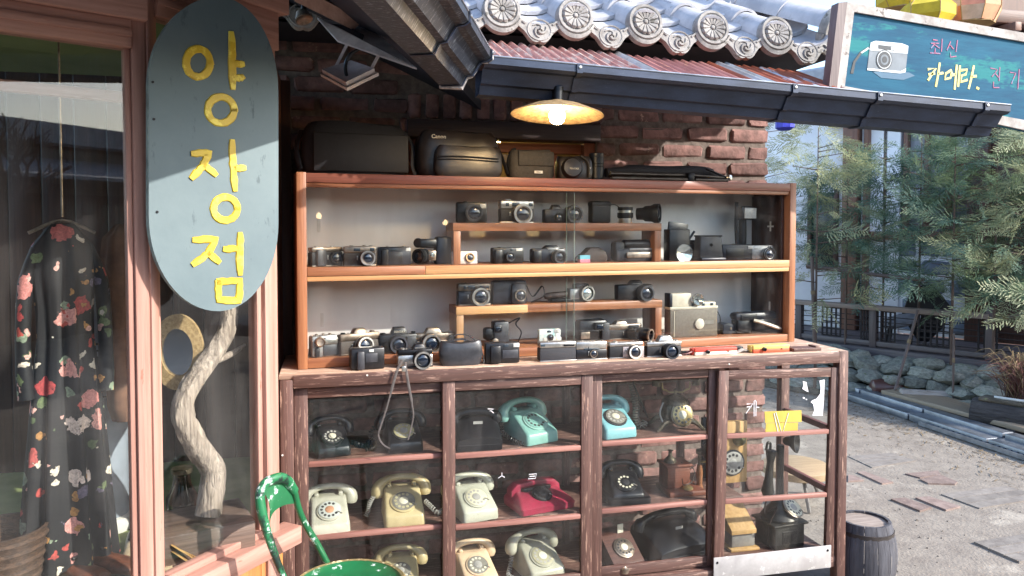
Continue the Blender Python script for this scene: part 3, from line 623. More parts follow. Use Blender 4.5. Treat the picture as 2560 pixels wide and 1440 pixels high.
# corner post: several proud strips
fb(B1, 'corner_post', -.036, -.002, -.004, .055, .2, 2.6, PKZ); fb(B1, 'post_strip', -.052, -.0365, .008, .04, .72, ZT, PKZ)
fb(B2, 'corner_post', .001, .026, -.006, .05, .2, 2.6, PKZ); fb(B2, 'post_strip', .0265, .040, .006, .04, .72, ZT + .1, PKZ)
MB().lathe([(.012, .2), (.012, 2.6)], B1.at(0, .014, 0) - V((cor.x, cor.y, 0)), seg=10).obj('post_bead', PKZ, bay)
# end post
fb(B2, 'end_post', .418, .472, -.012, .05, .2, 2.42, PKZ); fb(B2, 'post_strip', .398, .4175, .004, .045, .735, 2.3, PKZ); fb(B2, 'post_strip', .4725, .486, .0, .04, .735, 2.42, PKZ)
# heads
fb(B1, 'fascia', -1.3, -.037, -.012, .05, ZT + .0, 2.275, PKX); fb(B1, 'fascia', -1.3, .0, -.03, .06, 2.2755, 2.40, PKX); fb(B1, 'moulding', -1.3, -.037, -.02, -.0125, 2.228, 2.25, PKX)
fb(B2, 'fascia', .027, .49, -.014, .055, 2.30, 2.42, PKX); fb(B2, 'fascia', -.0, .52, -.032, .06, 2.4205, 2.62, PKX); fb(B2, 'moulding', .027, .417, -.02, -.0145, 2.33, 2.35, PKX)
fb(B1, 'inner_rail', -1.3, -.02, .16, .19, 2.08, 2.11, PKX)
# sills
fb(B1, 'sill', -1.3, .0, -.04, .07, .66, .715, PKX); fb(B2, 'sill', .0, .535, -.05, .03, .655, .715, PKX); fb(B2, 'sill_bead', .041, .397, -.01, .03, .7155, .738, PKX)
BASEW = wood('orange_base_boards', '#b9783f', '#8f5830', 'z')
for i in range(5): fb(B2, 'base_board', .0 + i * .1, .0985 + i * .1, .0, .02, .0, .654, BASEW)
fb(B1, 'base_board', -1.3, -.037, .0, .02, .0, .659, BASEW)
fb(B1, 'pane', -1.29, -.053, .02, .024, .716, ZT - .001, GLASSW, 0); fb(B2, 'pane', .041, .397, .018, .022, .739, 2.299, GLASSW, 0)
fb(B1, 'wall_return', -1.36, -1.301, 0, 1.0, 0, 2.6, PKX)
# interior
GRN = mat('green_felt_floor', '#8c9660', '#6f7a49', .9, sc=6); CEIL = mat('green_ceiling', '#7e8f60', '#69794e', .8, sc=2); INW = wood('dark_interior_boards', '#4c3228', '#33211c', 'z'); TAN = mat('tan_curtain', '#8a5a40', '#6c432f', .85, sc=3, st=(12, 12, 1))
o_ = V((cor.x, cor.y, 0))
poly = [B1.at(-1.28, .03, 0), B1.at(-.04, .03, 0), B2.at(.03, .03, 0), B2.at(.46, .03, 0), V((-.215, .52, 0)), V((-1.9, .52, 0))]
for nm, z0, z1, m in (('display_floor', .66, .70, GRN), ('ceiling', 2.36, 2.38, CEIL)):
    b = MB(); b.prism([(p.x - o_.x, p.y - o_.y) for p in poly], z0, z1, 'xy'); b.obj(nm, m, bay, ang=0)
b = MB()
for i in range(14): b.box((-1.85 + i * .125 - o_.x, .50 - o_.y, 1.5), (.121, .03, 1.75), .004)
b.obj('back_boards', INW, bay)
b = MB(); e0 = B2.at(.455, .055, 0); b.box((0, 0, 0), (.02, (V((-.215, .52, 0)) - e0).length, 1.7)); b.obj('side_lining', TAN, bay, loc=(e0 + V((-.215, .52, 0))) / 2 - o_ + V((0, 0, 1.53)), rz=math.atan2(-(-.215 - e0.x), .52 - e0.y))
fb(B1, 'green_awning', -1.28, -.06, .10, .5, 2.26, 2.27, CEIL)

# ------------------------------------------------------------------ oval sign
sgo = atD(372, 600, 2.02); SG = Frame((sgo.x, sgo.y, 0), rad(27))
SIGNM = mat('blue_grey_sign_paint', '#667578', '#55656a', .6, sc=2.5, det=9, bump=.15, bsc=30, spot=('#4a585c', .6, 7, (3, 3, 1)), rrand=.08)
SIDE = mat('sign_edge_paint', '#8fa19c', '#5c6a69', .6, sc=25)
def sg(x, y): return SG.pick(x, y)
ol = []
def arc(cx, cy, rx, ry, a0, a1, n=16, ex=1.0): return [(cx + rx * cos(rad(a0 + (a1 - a0) * i / n)), cy - ry * sin(rad(a0 + (a1 - a0) * i / n))) for i in range(n + 1)]
ol = arc(545, 232, 151, 240, 0, 90) + arc(545, 212, 173, 220, 90, 180)[1:] + arc(545, 540, 173, 238, 180, 270) + arc(545, 560, 151, 218, 270, 360)[1:]
P = [sg(x, y) for x, y in ol]; uc = sum(p[0] for p in P) / len(P); zc_ = 1.75
T = thing('oval_sign', 'tall rounded blue grey shop sign with yellow hand painted letters', 'sign', SG.at(uc, 0, zc_), SG.a)
b = MB(); b.prism([(p[0] - uc, p[1] - zc_) for p in P], 0, .028, 'xz'); b.m = [1] * len(b.m); b.m[0] = 0; b.m[1] = 0
b.obj('sign_board', [SIGNM, SIDE], T, ang=30)
YEL = mat('yellow_sign_paint', '#d8b92f', '#bf9d24', .45, sc=8, st=(1, 1, 1), bump=.6, bsc=30, spot=('#e6cf4c', .55, 14), bdist=.003)
def sgl(p): a = sg(*p); return (a[0] - uc, a[1] - zc_)
def ring(cx, cy, rx, ry, a0=0, n=26): return [(cx + rx * cos(2 * pi * i / n + a0), cy + ry * sin(2 * pi * i / n + a0)) for i in range(n + 1)]
JIT = random.Random(3)
def stroke(name, groups, w):
    b = MB()
    for g in groups:
        pts = [sgl(p) for p in g]
        if len(pts) < 6:
            q = []
            for i in range(len(pts) - 1):
                for k in range(5): t = k / 5; q.append((pts[i][0] + (pts[i + 1][0] - pts[i][0]) * t + JIT.uniform(-.0012, .0012), pts[i][1] + (pts[i + 1][1] - pts[i][1]) * t + JIT.uniform(-.0012, .0012)))
            pts = q + [pts[-1]]
        ribbon(b, pts, w, .004, wv=([.72, .95] + [JIT.uniform(.88, 1.12) for _ in pts[4:]] + [.95, .7]) if len(pts) > 4 and (V((pts[0][0], pts[0][1], 0)) - V((pts[-1][0], pts[-1][1], 0))).length > .01 else [JIT.uniform(.9, 1.1) for _ in pts])
    return b.obj(name, YEL, T, loc=(0, -.0005, 0), ang=30)
LW = .0215
stroke('painted_letter', [ring(495, 157, 30, 35), [(578, 84), (580, 150), (582, 220)], [(588, 160), (606, 160)], [(590, 196), (606, 193)], ring(552, 275, 33, 33)], LW)
stroke('painted_letter', [[(482, 384), (524, 382), (506, 416), (480, 444)], [(512, 414), (538, 436)], [(580, 354), (582, 410), (587, 474)], [(588, 422), (610, 420)], ring(563, 522, 30, 29)], LW)
stroke('painted_letter', [[(486, 600), (540, 598), (520, 634), (484, 660)], [(522, 634), (546, 654)], [(562, 623), (590, 622)], [(600, 584), (599, 630), (600, 684)], [(545, 704), (600, 702), (597, 752), (546, 750), (545, 704)]], LW)
for x, y in ((385, 298), (393, 530), (382, 205)):
    q = sgl((x, y)); MB().lathe([(.004, 0), (.003, .003)], (q[0], 0, q[1]), (0, -1, 0), 8).obj('screw', BLACKM, T)

# ------------------------------------------------------------------ blue camera sign on the roof edge
YB = -.14
BS = mat('blue_board_paint', '#2f5f76', '#264d66', .78, spec=.15, sc=4, st=(1, 6, 6), det=9, bump=.25, bsc=12, spot=('#33777a', .56, 2.2, (1, 2, 3)), rrand=.08)
FRW = mat('peeling_white_frame', '#b5aea8', '#8d857f', .8, sc=16, bump=.5, spot=('#6d645f', .6, 18)); FRS = wood('weathered_frame_wood', '#7b6a68', '#5c4d4c', 'z')
bo = onY(2300, 150, YB)
T = thing('camera_sign', 'blue hand painted sign with a camera picture above the gutter', 'sign', bo)
f5 = lambda x, y, Y=YB: (lambda p: (p.x - bo.x, p.z - bo.z))(onY(1860 + x / 2.88, y / 2.88, Y))
cn = [(735, 18), (2300, 290), (2230, 985), (660, 640)]         # board corners in the crop
inn = [(785, 88), (2250, 345), (2190, 900), (718, 622)]
b = MB(); b.prism([f5(*p) for p in cn], .004, .03, 'xz'); b.obj('board', BS, T, ang=0)
for i in range(4):
    j = (i + 1) % 4; b = MB(); b.prism([f5(*cn[i]), f5(*cn[j]), f5(*inn[j]), f5(*inn[i])], -.008, .0035, 'xz'); b.obj('frame_rail', FRW, T, ang=0)
b = MB(); b.prism([f5(672, 22), f5(735, 16), f5(660, 640), f5(604, 622)], -.009, .04, 'xz'); b.obj('side_batten', FRS, T, ang=0)
def flat(name, pts_list, m, y, par=T):
    b = MB()
    for k_, pts in enumerate(pts_list): b.prism([f5(*p) for p in pts], y - .0003 * k_, y + .002, 'xz')
    return b.obj(name, m, par, ang=0)
PG = mat('painted_grey', '#6f7880', '#59626a', .6, sc=10); PD = mat('painted_dark', '#2d3339', '#20252b', .6, sc=10); PW = mat('painted_white', '#d6dadb', '#bcc2c6', .6, sc=10); PS = mat('painted_shadow_tone', '#33607a', '#2b5570', .6, sc=10)
flat('painted_shadow', [[(930, 515), (1190, 520), (1235, 545), (1150, 575), (990, 560)]], PS, .0025)
flat('painted_body', [[(905, 365), (1180, 385), (1165, 520), (890, 495)]], PG, .002)
flat('painted_plate', [[(915, 305), (950, 293), (1140, 312), (1185, 330), (1180, 385), (1130, 382), (905, 362)], [(890, 490), (1130, 512), (1168, 492), (1165, 520), (1125, 528), (888, 505)]], PW, .0012)
flat('painted_window', [[(968, 322), (1085, 335), (1085, 365), (968, 350)]], PD, .0003)
flat('painted_window', [[(1058, 338), (1078, 340), (1078, 360), (1058, 358)]], PW, -.0006)
for r_, m_, y_ in ((70, PD, 0), (62, PW, -.0006), (56, PD, -.0012), (36, PG, -.0018), (22, PD, -.0024)):
    flat('painted_lens', [[(1010 + r_ * .82 * cos(a), 430 + r_ * 1.05 * sin(a)) for a in [2 * pi * i / 24 for i in range(24)]]], m_, y_)
flat('painted_strap', [[(900, 335), (908, 345), (850, 385), (805, 450), (790, 530), (768, 528), (790, 440), (840, 370)]], PD, .002); flat('painted_strap', [[(895, 340), (904, 350), (850, 385), (842, 376)]], PW, .0008)
YL2 = mat('pale_yellow_lettering', '#e2d588', '#d1c26c', .6, sc=20); RDL = mat('faded_red_lettering', '#a5566e', '#8d5f83', .7, sc=40, spot=('#4a86a8', .55, 60))
def letters(name, groups, w, m):
    b = MB()
    for g in groups: ribbon(b, [f5(*p) for p in g], w, .001)
    b.obj(name, m, T, loc=(0, .003, 0), ang=0)
letters('painted_letter', [[(1330, 498), (1385, 490), (1330, 575)], [(1335, 535), (1375, 528)], [(1412, 455), (1400, 540), (1385, 620)], [(1405, 530), (1435, 525)]], .012, YL2)
letters('painted_letter', [[(1495, 505), (1455, 530), (1450, 570), (1490, 560), (1500, 520)], [(1500, 540), (1525, 535)], [(1535, 470), (1520, 640)], [(1558, 475), (1545, 620)]], .012, YL2)
letters('painted_letter', [[(1570, 505), (1610, 500), (1600, 535), (1570, 545), (1565, 590), (1610, 575)], [(1658, 475), (1640, 560), (1622, 635)], [(1645, 550), (1675, 548)]], .012, YL2)
letters('painted_letter', [[(1680, 632), (1692, 638)]], .012, YL2)
letters('painted_letter', [[(1365, 285), (1395, 290)], [(1350, 310), (1405, 312)], [(1380, 312), (1350, 345)], [(1382, 325), (1410, 345)], [(1430, 280), (1425, 370)], [(1345, 380), (1415, 385)], [(1380, 350), (1378, 380)]], .006, RDL)
letters('painted_letter', [[(1490, 300), (1465, 360)], [(1490, 325), (1510, 350)], [(1540, 290), (1530, 370)], [(1490, 380), (1490, 410), (1530, 405)]], .006, RDL)
letters('painted_letter', [[(1780, 490), (1830, 500), (1790, 550)], [(1810, 525), (1835, 555)], [(1845, 485), (1840, 580)], [(1800, 590), (1800, 630), (1840, 630)]], .006, RDL)
letters('painted_letter', [[(1920, 520), (1960, 525), (1930, 600)], [(1985, 500), (1975, 640)]], .006, RDL)
# paper lanterns behind the sign
LC = {'y': ['#d9b82c', '#e0c23c', '#cfae2a'], 'p': ['#dfa07c', '#e3ad8e', '#d98f76', '#d9b9a0', '#cf6f7e', '#d8bf5a']}
for lab, pts, kk, r_, h_, d_, n in (('yellow paper lantern directly above the blue sign', (2318, 34), 'y', .14, .12, 4.2, 6), ('yellow paper lantern nearest the roof tiles', (2252, -4), 'y', .13, .12, 4.4, 6), ('peach paper lantern with patchwork panels at the top right', (2420, 8), 'p', .17, .24, 4.3, 9)):
    p = atD(pts[0], pts[1], d_); L_ = thing('paper_lantern', lab, 'lantern', p, group='paper lanterns over the sign'); rl = random.Random(len(lab))
    rows = [(r_ * .8, -h_ / 2), (r_, -h_ * .2), (r_, h_ * .25), (r_ * .8, h_ / 2)]
    for i in range(n):
        a0, a1 = 2 * pi * i / n + .25, 2 * pi * (i + 1) / n + .25
        for k in range(3):
            b = MB(); q = [(rows[k][0], a0, rows[k][1]), (rows[k][0], a1, rows[k][1]), (rows[k + 1][0], a1, rows[k + 1][1]), (rows[k + 1][0], a0, rows[k + 1][1])]; vs = [(c * cos(a), c * sin(a), z) for c, a, z in q]; b.add(vs + [tuple(V(v_) * .98) for v_ in vs], [(0, 1, 2, 3), (7, 6, 5, 4)]); cc_ = LC[kk][rl.randrange(len(LC[kk]))]; m_ = mat('lantern_paper_' + cc_[1:], cc_, None, .8, sc=14); b.obj('paper_panel', m_, L_, ang=0)
        MB().tube([(c * cos(a0) * 1.005, c * sin(a0) * 1.005, z) for c, z in rows], .0025, 5).obj('rib', mat('lantern_rib', '#a98a5a', '#8a6d42', .7), L_)
    MB().lathe([(r_ * .8, -h_ / 2), (r_ * .8, -h_ / 2 - .006)], seg=n).obj('bottom_ring', mat('lantern_rib', '#a98a5a'), L_); MB().tube([(0, 0, h_ / 2), (0, 0, h_ / 2 + .3)], .003, 5).obj('cord', BLACK, L_)
# ================================================================== OLD CAMERAS
CF = Frame((0, 0, 0), 0.0)
def spot(fr, x0, x1, yt, v, zb):
    xm = (x0 + x1) / 2; a = fr.pick(x0, yt, v); c = fr.pick(x1, yt, v); return (a[0] + c[0]) / 2, c[0] - a[0], fr.pick(xm, yt, v)[1] - zb
Z_UP, Z_UR, Z_LO, Z_LR, Z_CT, Z_TOP = 1.5602, 1.7422, 1.1882, 1.3762, 1.1502, 1.9402
FLASHM = mat('flash_window', '#cfcdc6', '#aeb0b0', .2, sc=60, st=(1, 1, 8)); VFM = mat('viewfinder_glass', '#2b3138', '#3d4a55', .1, sc=10, coat=.3)
BROWN = mat('brown_leather', '#3d2f2a', '#2a201d', .55, sc=30, bump=.3); GREY = mat('grey_plastic', '#3b3c42', '#2c2d32', .45, sc=30); NAVY = mat('blue_black_plastic', '#1b202d', '#11141e', .4, sc=30)
TAUPE = mat('taupe_vinyl', '#6f675c', '#5c554c', .6, sc=80, bump=.3); IVORY = mat('ivory_plastic', '#c9c3b3', '#b3ac9b', .42, sc=25); SILV = mat('silver_plastic', '#a9a9a8', '#8b8b8b', .35, .5, sc=30)
REFL = mat('flash_reflector', '#d6dad8', '#a6b0b0', .12, .8, sc=30); BRONZE = mat('bronze_chrome', '#8f7f70', '#6a5c50', .35, .75, sc=30)
LABEL = mat('name_plate_grey', '#8d8b86', '#6d6b66', .4, sc=60)
def lensp(T, o, r, l, ring=BLACKM, rim=None, glass=LENS, ax=(0, -1, 0), name='lens'):
    b = MB(); b.lathe([(r * .98, 0), (r, l * .1), (r, l * .35), (r * .93, l * .37), (r * .93, l * .42), (r, l * .45), (r, l * .8), (r * .96, l * .82), (r * .96, l), (r * .8, l), (r * .74, l * .86), (0, l * .84)], o, ax, 28, 0)
    L_ = b.obj(name, [ring], T)
    a = V(ax).normalized(); MB().lathe([(r * 1.0, 0), (r * 1.035, l * .02), (r * 1.035, l * .2), (r * 1.0, l * .22)], V(o) + a * (l * .5), ax, 40, caps=False).obj('focus_ring', RUBBER if ring is not RUBBER else ring, L_)
    MB().lathe([(r * .99, 0), (r * .99, l * .07), (r * .8, l * .07), (r * .78, 0)], V(o) + a * (l * .95), ax, 28, caps=False).obj('front_ring', rim or ring, L_)
    MB().lathe([(r * .74, 0), (r * .6, l * .02 + r * .1), (r * .3, r * .2), (0, r * .23)], V(o) + a * (l * .80), ax, 24).obj('lens_glass', glass, L_)
    return L_
def camera(x0, x1, yt, v, zb, label, fr=SCF, rz=0, D=.045, top=None, bod=LEATH, shell=None, hump=None, lens=None, flash=None, vf=None, knobs=(), grip=None, shoe=None, band=.3, ch=.005, lensax=(0, -1, 0), name='film_camera', cat='camera', tilt=0, extra=None, plate=None, strap=None, grp='old cameras in the display case', rim=None):
    u, W, H = spot(fr, x0, x1, yt, v, zb); c_, s_ = abs(cos(rz)), abs(sin(rz)); W = max((W - D * s_ * .6) / max(c_, .5), W * .6)
    T = thing(name, label, cat, fr.at(u, v, zb), fr.a + rz, group=grp, rx=tilt)
    Hb = H * (1 - (hump[2] if hump else 0)) - (max([k[2] for k in knobs]) if knobs and not hump else 0)
    tp = top or shell or bod; bh = Hb * (1 - band)
    if top:
        bx('body', (0, 0, bh / 2), (W, D, bh), bod, T, ch); bx('top_plate', (0, 0, bh + Hb * band / 2), (W * .995, D * .98, Hb * band), top, T, ch)
        bx('base_plate', (0, 0, .0025), (W * 1.004, D * 1.02, .005), top, T, .001)
    else: bx('body', (0, 0, Hb / 2), (W, D, Hb), shell or bod, T, ch)
    if plate: bx('front_plate', (plate[0] * W, -D / 2 - .001, plate[1] * Hb), (plate[2] * W, .004, plate[3] * Hb), plate[4], T, .001)
    if hump: MB().box((0, 0, 0), (hump[1] * W, D * .95, hump[2] * H * 1.12), .004, tx=.62, ty=.7).obj('prism_housing', hump[3], T, loc=(hump[0] * W, 0, Hb + hump[2] * H * .44))
    if lens:
        L_ = lensp(T, (lens[0] * W, -D / 2 + .002, lens[1] * Hb), lens[2] * Hb, lens[3], lens[4] if len(lens) > 4 else BLACKM, rim or (lens[5] if len(lens) > 5 else None), ax=lensax)
    if top:
        MB().lathe([(.0045, 0), (.0045, .004), (.003, .005)], (-W * .24, 0, Hb - .0005), seg=12).obj('shutter_button', CHROME, T)
        for sx in (-1, 1): MB().lathe([(.0035, -.001), (.0055, .0015), (.0035, .004)], (sx * W * .498, 0, bh + Hb * band * .4), (sx, 0, 0), 10).obj('strap_lug', CHROMEW, T)
        if lens: bx('timer_lever', (lens[0] * W - lens[2] * Hb * 1.25, -D / 2 - .002, bh * .62), (.004, .004, .018), CHROME, T, .001)
    if hump: bx('name_plate', (hump[0] * W, -D * .40, Hb + hump[2] * H * .22), (hump[1] * W * .62, .003, hump[2] * H * .18), LABEL, T)
    if flash: bx('flash_window', (flash[0] * W, -D / 2 - .0008, flash[1] * Hb), (flash[2] * W, .004, flash[3] * Hb), FLASHM, T, .001)
    if vf:
        for q in ([vf] if not isinstance(vf[0], tuple) else vf): bx('viewfinder', (q[0] * W, -D / 2 - .0006, q[1] * Hb), (q[2] * W, .004, q[3] * Hb), VFM, T, .001)
    for k in knobs: MB().lathe([(k[1], 0), (k[1], k[2] * .8), (k[1] * .85, k[2])], (k[0] * W, 0, Hb - .0005), seg=18).obj('dial_knob', k[3] if len(k) > 3 else CHROME, T)
    if grip: bx('grip', (grip[0] * W, -D / 2 - .006, Hb * .45), (grip[1] * W, .016, Hb * .86), grip[2], T, .006)
    if shoe: bx('hot_shoe', (shoe * W, 0, Hb + .003), (.02, .02, .006), CHROME, T, .001)
    if strap: MB().tube(spl(strap, 5), .0035, 6, flat=.35).obj('strap', LEATH, T)
    return T, W, H, Hb
# ---- upper riser
V0 = .115
camera(1140, 1216, 503, V0, Z_UR, 'black compact camera with round front and corner flash on upper riser', hump=None, shell=BLACK, lens=(.05, .48, .42, .022, GREY), flash=(.36, .8, .2, .2), knobs=((-.2, .008, .004, BLACK),), ch=.008, rz=-.12)
camera(1248, 1331, 497, V0, Z_UR, 'chrome topped rangefinder camera with large lens on upper riser', top=CHROME, band=.36, lens=(.12, .4, .44, .03, CHROMEW, CHROME), vf=((-.3, .82, .1, .16), (-.05, .82, .22, .18), (.4, .82, .12, .16)), knobs=((-.3, .007, .008),), shoe=-.25)
camera(1358, 1424, 512, V0, Z_UR, 'black reflex camera half lost behind reflections on upper riser', shell=BLACK, hump=(-.05, .4, .25, BLACK), lens=(.0, .42, .3, .02), ch=.007)
u, W, H = spot(SCF, 1412, 1452, 514, V0 - .02, Z_UR); T = thing('camera_lens', 'black lens standing on edge beside the reflected camera', 'lens', SCF.at(u, V0 - .02, Z_UR), SCF.a)
lensp(T, (0, .03, H / 2), H / 2, .06, BLACKM, GREY)
u, W, H = spot(SCF, 1475, 1522, 503, V0, Z_UR); T = thing('lens_case', 'upright black lens case with a loose strap on upper riser', 'lens case', SCF.at(u, V0, Z_UR), SCF.a)
MB().box((0, 0, H / 2), (W, .055, H), .009).obj('case_body', LEATH, T); bx('lid', (0, 0, H * .86), (W * 1.04, .058, H * .25), LEATH, T, .008); MB().tube(spl([(W * .4, 0, H * .85), (W * .9, -.01, H * .8), (W * 1.5, -.01, H * .2), (W * 1.7, 0, .006)], 5), .005, 6, flat=.4).obj('strap', LEATH, T)
u, W, H = spot(SCF, 1545, 1581, 518, V0, Z_UR); T = thing('small_lens', 'small black and chrome lens standing upright on upper riser', 'lens', SCF.at(u, V0, Z_UR), SCF.a); r_ = W / 2
MB().lathe([(r_ * .8, 0), (r_ * .85, H * .1), (r_ * .85, H * .3)], seg=24).obj('chrome_base', CHROME, T); MB().lathe([(r_ * .9, H * .3), (r_, H * .4), (r_, H * .65), (r_ * .85, H * .66)], seg=24).obj('barrel', BLACKM, T); MB().lathe([(r_ * .85, H * .66), (r_ * .85, H * .8)], seg=24).obj('chrome_band', CHROME, T); MB().lathe([(r_ * .95, H * .8), (r_ * .95, H), (r_ * .7, H)], seg=24).obj('front_ring', BLACKM, T)
u, W, H = spot(SCF, 1583, 1653, 510, V0, Z_UR); T = thing('zoom_lens', 'fat black zoom lens lying on its side at the riser end', 'lens', SCF.at(u, V0, Z_UR), SCF.a)
ax = V((.75, -.66, .02)); o = -ax * .05; r_ = H / 2
MB().lathe([(r_ * .62, 0), (r_ * .65, .03), (r_ * .8, .04), (r_ * .85, .07), (r_, .085), (r_, .11), (r_ * .85, .11), (r_ * .8, .1), (0, .098)], o + V((0, 0, r_)), ax, 30).obj('barrel', BLACKM, T); MB().lathe([(r_ * .78, 0), (r_ * .4, .008), (0, .01)], o + V((0, 0, r_)) + ax * .1, ax, 24).obj('lens_glass', LENS, T)
# ---- upper shelf, left of the riser
camera(770, 856, 614, .10, Z_UP, 'black and silver camera at the far left of the upper shelf', top=CHROMEW, lens=(.25, .45, .35, .02), knobs=((-.3, .008, .006), (.2, .006, .006)), grip=(-.22, .3, GREY), rz=.35, band=.25)
camera(858, 938, 612, .09, Z_UP, 'worn chrome rangefinder with a silver lens beside the left end camera', top=CHROMEW, bod=mat('grey_leatherette', '#55504c', '#403b38', .6, sc=120, bump=.4), lens=(.2, .42, .37, .05, CHROMEW, CHROME), vf=((-.1, .83, .2, .14), (.38, .83, .14, .18)), knobs=((-.25, .009, .005), (.15, .007, .006), (.35, .008, .004)), band=.33)
camera(942, 1026, 614, .12, Z_UP, 'plain black compact camera beside the worn chrome rangefinder', shell=NAVY, flash=(.4, .85, .14, .18), vf=(.0, .84, .2, .13), plate=(-.02, .45, .5, .5, BLACK), knobs=((-.2, .006, .005), (.3, .009, .004)), grip=(-.3, .22, BLACK), ch=.008)
def camcorder(x0, x1, yt, v, zb, label, fr=SCF, rz=0, D=.07, m=BLACK, m2=GREY, style=0, cat='video camera'):
    u, W, H = spot(fr, x0, x1, yt, v, zb); T = thing('video_camera', label, cat, fr.at(u, v, zb), fr.a + rz, group='old cameras in the display case')
    if style == 0:      # pistol body on the right, viewfinder tube and microphone on the left
        MB().box((0, 0, 0), (W * .45, D, H * .98), .012, tx=.92).obj('body', NAVY, T, loc=(W * .27, 0, H * .49))
        MB().box((0, 0, 0), (W * .5, D * .8, H * .32), .01).obj('head', m, T, loc=(-W * .12, 0, H * .74)); MB().lathe([(H * .14, 0), (H * .17, .01), (H * .17, .02), (H * .1, .022)], (-W * .34, 0, H * .76), (-.5, -.85, 0), 22).obj('microphone', m, T)
        lensp(T, (-W * .22, -D * .2, H * .3), H * .26, .05, BLACKM, ax=(-.75, -.65, 0)); bx('light_cube', (-W * .07, -D * .55, H * .32), (W * .2, .02, H * .34), CHROMEW, T, .003); MB().lathe([(W * .07, 0), (W * .05, .004), (0, .005)], (-W * .07, -D * .55 - .0105, H * .34), (0, -1, 0), 16).obj('light_lens', REFL, T)
    elif style == 1:    # long horizontal body with a tube above it
        MB().box((0, 0, 0), (W * .84, D, H * .62), .014).obj('body', GREY, T, loc=(-W * .05, 0, H * .31)); MB().lathe([(H * .1, 0), (H * .2, .01), (H * .21, W * .6), (H * .17, W * .62), (H * .17, W * .72), (H * .14, W * .72)], (-W * .3, 0, H * .78), (1, 0, 0), 20).obj('viewfinder_tube', m, T)
        MB().box((0, 0, 0), (W * .22, D * .9, H * .9), .015).obj('rear_hump', m, T, loc=(-W * .38, 0, H * .47)); MB().lathe([(H * .24, 0), (H * .25, .03), (H * .2, .032)], (W * .36, 0, H * .32), (1, -.25, 0), 20).obj('lens', BLACKM, T); bx('hand_strap', (-.0, -D / 2 - .006, H * .3), (W * .55, .012, H * .26), CHROMEW if m2 is None else m2, T, .005); bx('control_panel', (W * .05, -D / 2 - .002, H * .55), (W * .5, .006, H * .1), SILV, T, .002)
    else:               # handycam with a cream hand strap
        MB().box((0, 0, 0), (W * .95, D, H * .38), .018).obj('body', NAVY, T, loc=(-W * .02, 0, H * .8)); MB().box((0, 0, 0), (W * .34, D * .95, H * .72), .014).obj('battery_grip', BLACK, T, loc=(-W * .28, 0, H * .36)); MB().box((0, 0, 0), (W * .5, D * .9, H * .6), .02).obj('lens_barrel', BLACK, T, loc=(W * .16, 0, H * .4))
        pts = spl([(-W * .12, -D / 2 - .004, H * .62), (W * .05, -D / 2 - .03, H * .5), (W * .3, -D / 2 - .028, H * .3), (W * .46, -D / 2 - .002, H * .22)], 5); MB().tube(pts, .02, 10, flat=.45).obj('hand_strap', IVORY, T); bx('screen_frame', (-W * .22, -D / 2 - .002, H * .78), (W * .36, .008, H * .28), BLACK, T, .004)
    return T
camcorder(1033, 1129, 590, .13, Z_UP, 'dark movie camera with a small light cube left of the upper riser')
camera(1128, 1194, 628, .075, Z_UP, 'white marbled digital camera with a gold ringed lens', shell=mat('white_marbled_plastic', '#d6cfca', '#a89d98', .35, sc=30, st=(1, 1, 2.5)), lens=(.18, .5, .36, .012, mat('gold_ring', '#c79b72', '#a97f58', .3, .6, sc=20)), D=.022, ch=.006, rz=.1, tilt=-.12)
# ---- under the upper riser
camera(1228, 1306, 617, .12, Z_UP, 'black compact zoom camera with square flash under the upper riser', shell=BLACK, lens=(.02, .42, .3, .03, GREY), flash=(.34, .86, .2, .16), vf=(.1, .86, .08, .1), knobs=((-.25, .008, .003, BLACK),), ch=.007, grip=(-.33, .25, BLACK))
camera(1326, 1411, 613, .12, Z_UP, 'black bridge camera with bulging lens under the upper riser', shell=NAVY, hump=(.1, .5, .18, NAVY), lens=(.22, .42, .45, .05, BLACK, GREY), grip=(-.36, .24, BLACK), ch=.01, plate=(.1, .95, .3, .1, SILV))
u, W, H = spot(SCF, 1447, 1472, 638, .075, Z_UP); T = thing('film_box', 'little blue and pink film box under the upper riser', 'film box', SCF.at(u, .075, Z_UP), SCF.a)
bx('upper_half', (0, 0, H * .73), (W, .03, H * .54), mat('film_box_blue', '#6fb3c4', '#5a9bb0', .6, sc=20), T); bx('lower_half', (0, 0, H * .23), (W, .03, H * .458), mat('film_box_pink', '#d0687e', '#ba8794', .6, sc=30), T)
u, W, H = spot(SCF, 1452, 1513, 618, .13, Z_UP); T = thing('leather_case', 'brown leather camera case lying open under the upper riser', 'camera case', SCF.at(u, .13, Z_UP), SCF.a)
b = MB(); b.prism([(-W * .5, 0), (-W * .48, H * .5), (-W * .2, H * .98), (W * .15, H), (W * .42, H * .72), (W * .5, H * .3), (W * .48, 0)], -.03, .03, 'xz'); b.obj('case_body', BROWN, T, bev=.006); MB().tube(spl([(-W * .45, -.02, H * .6), (-W * .7, -.03, H * .5), (-W * .85, -.03, H * .1), (-W * .5, -.04, .004)], 5), .005, 6, flat=.4).obj('strap', BROWN, T)
camcorder(1530, 1645, 598, .12, Z_UP, 'long grey and black camcorder under the right end of the upper riser', style=1, m2=CHROMEW)
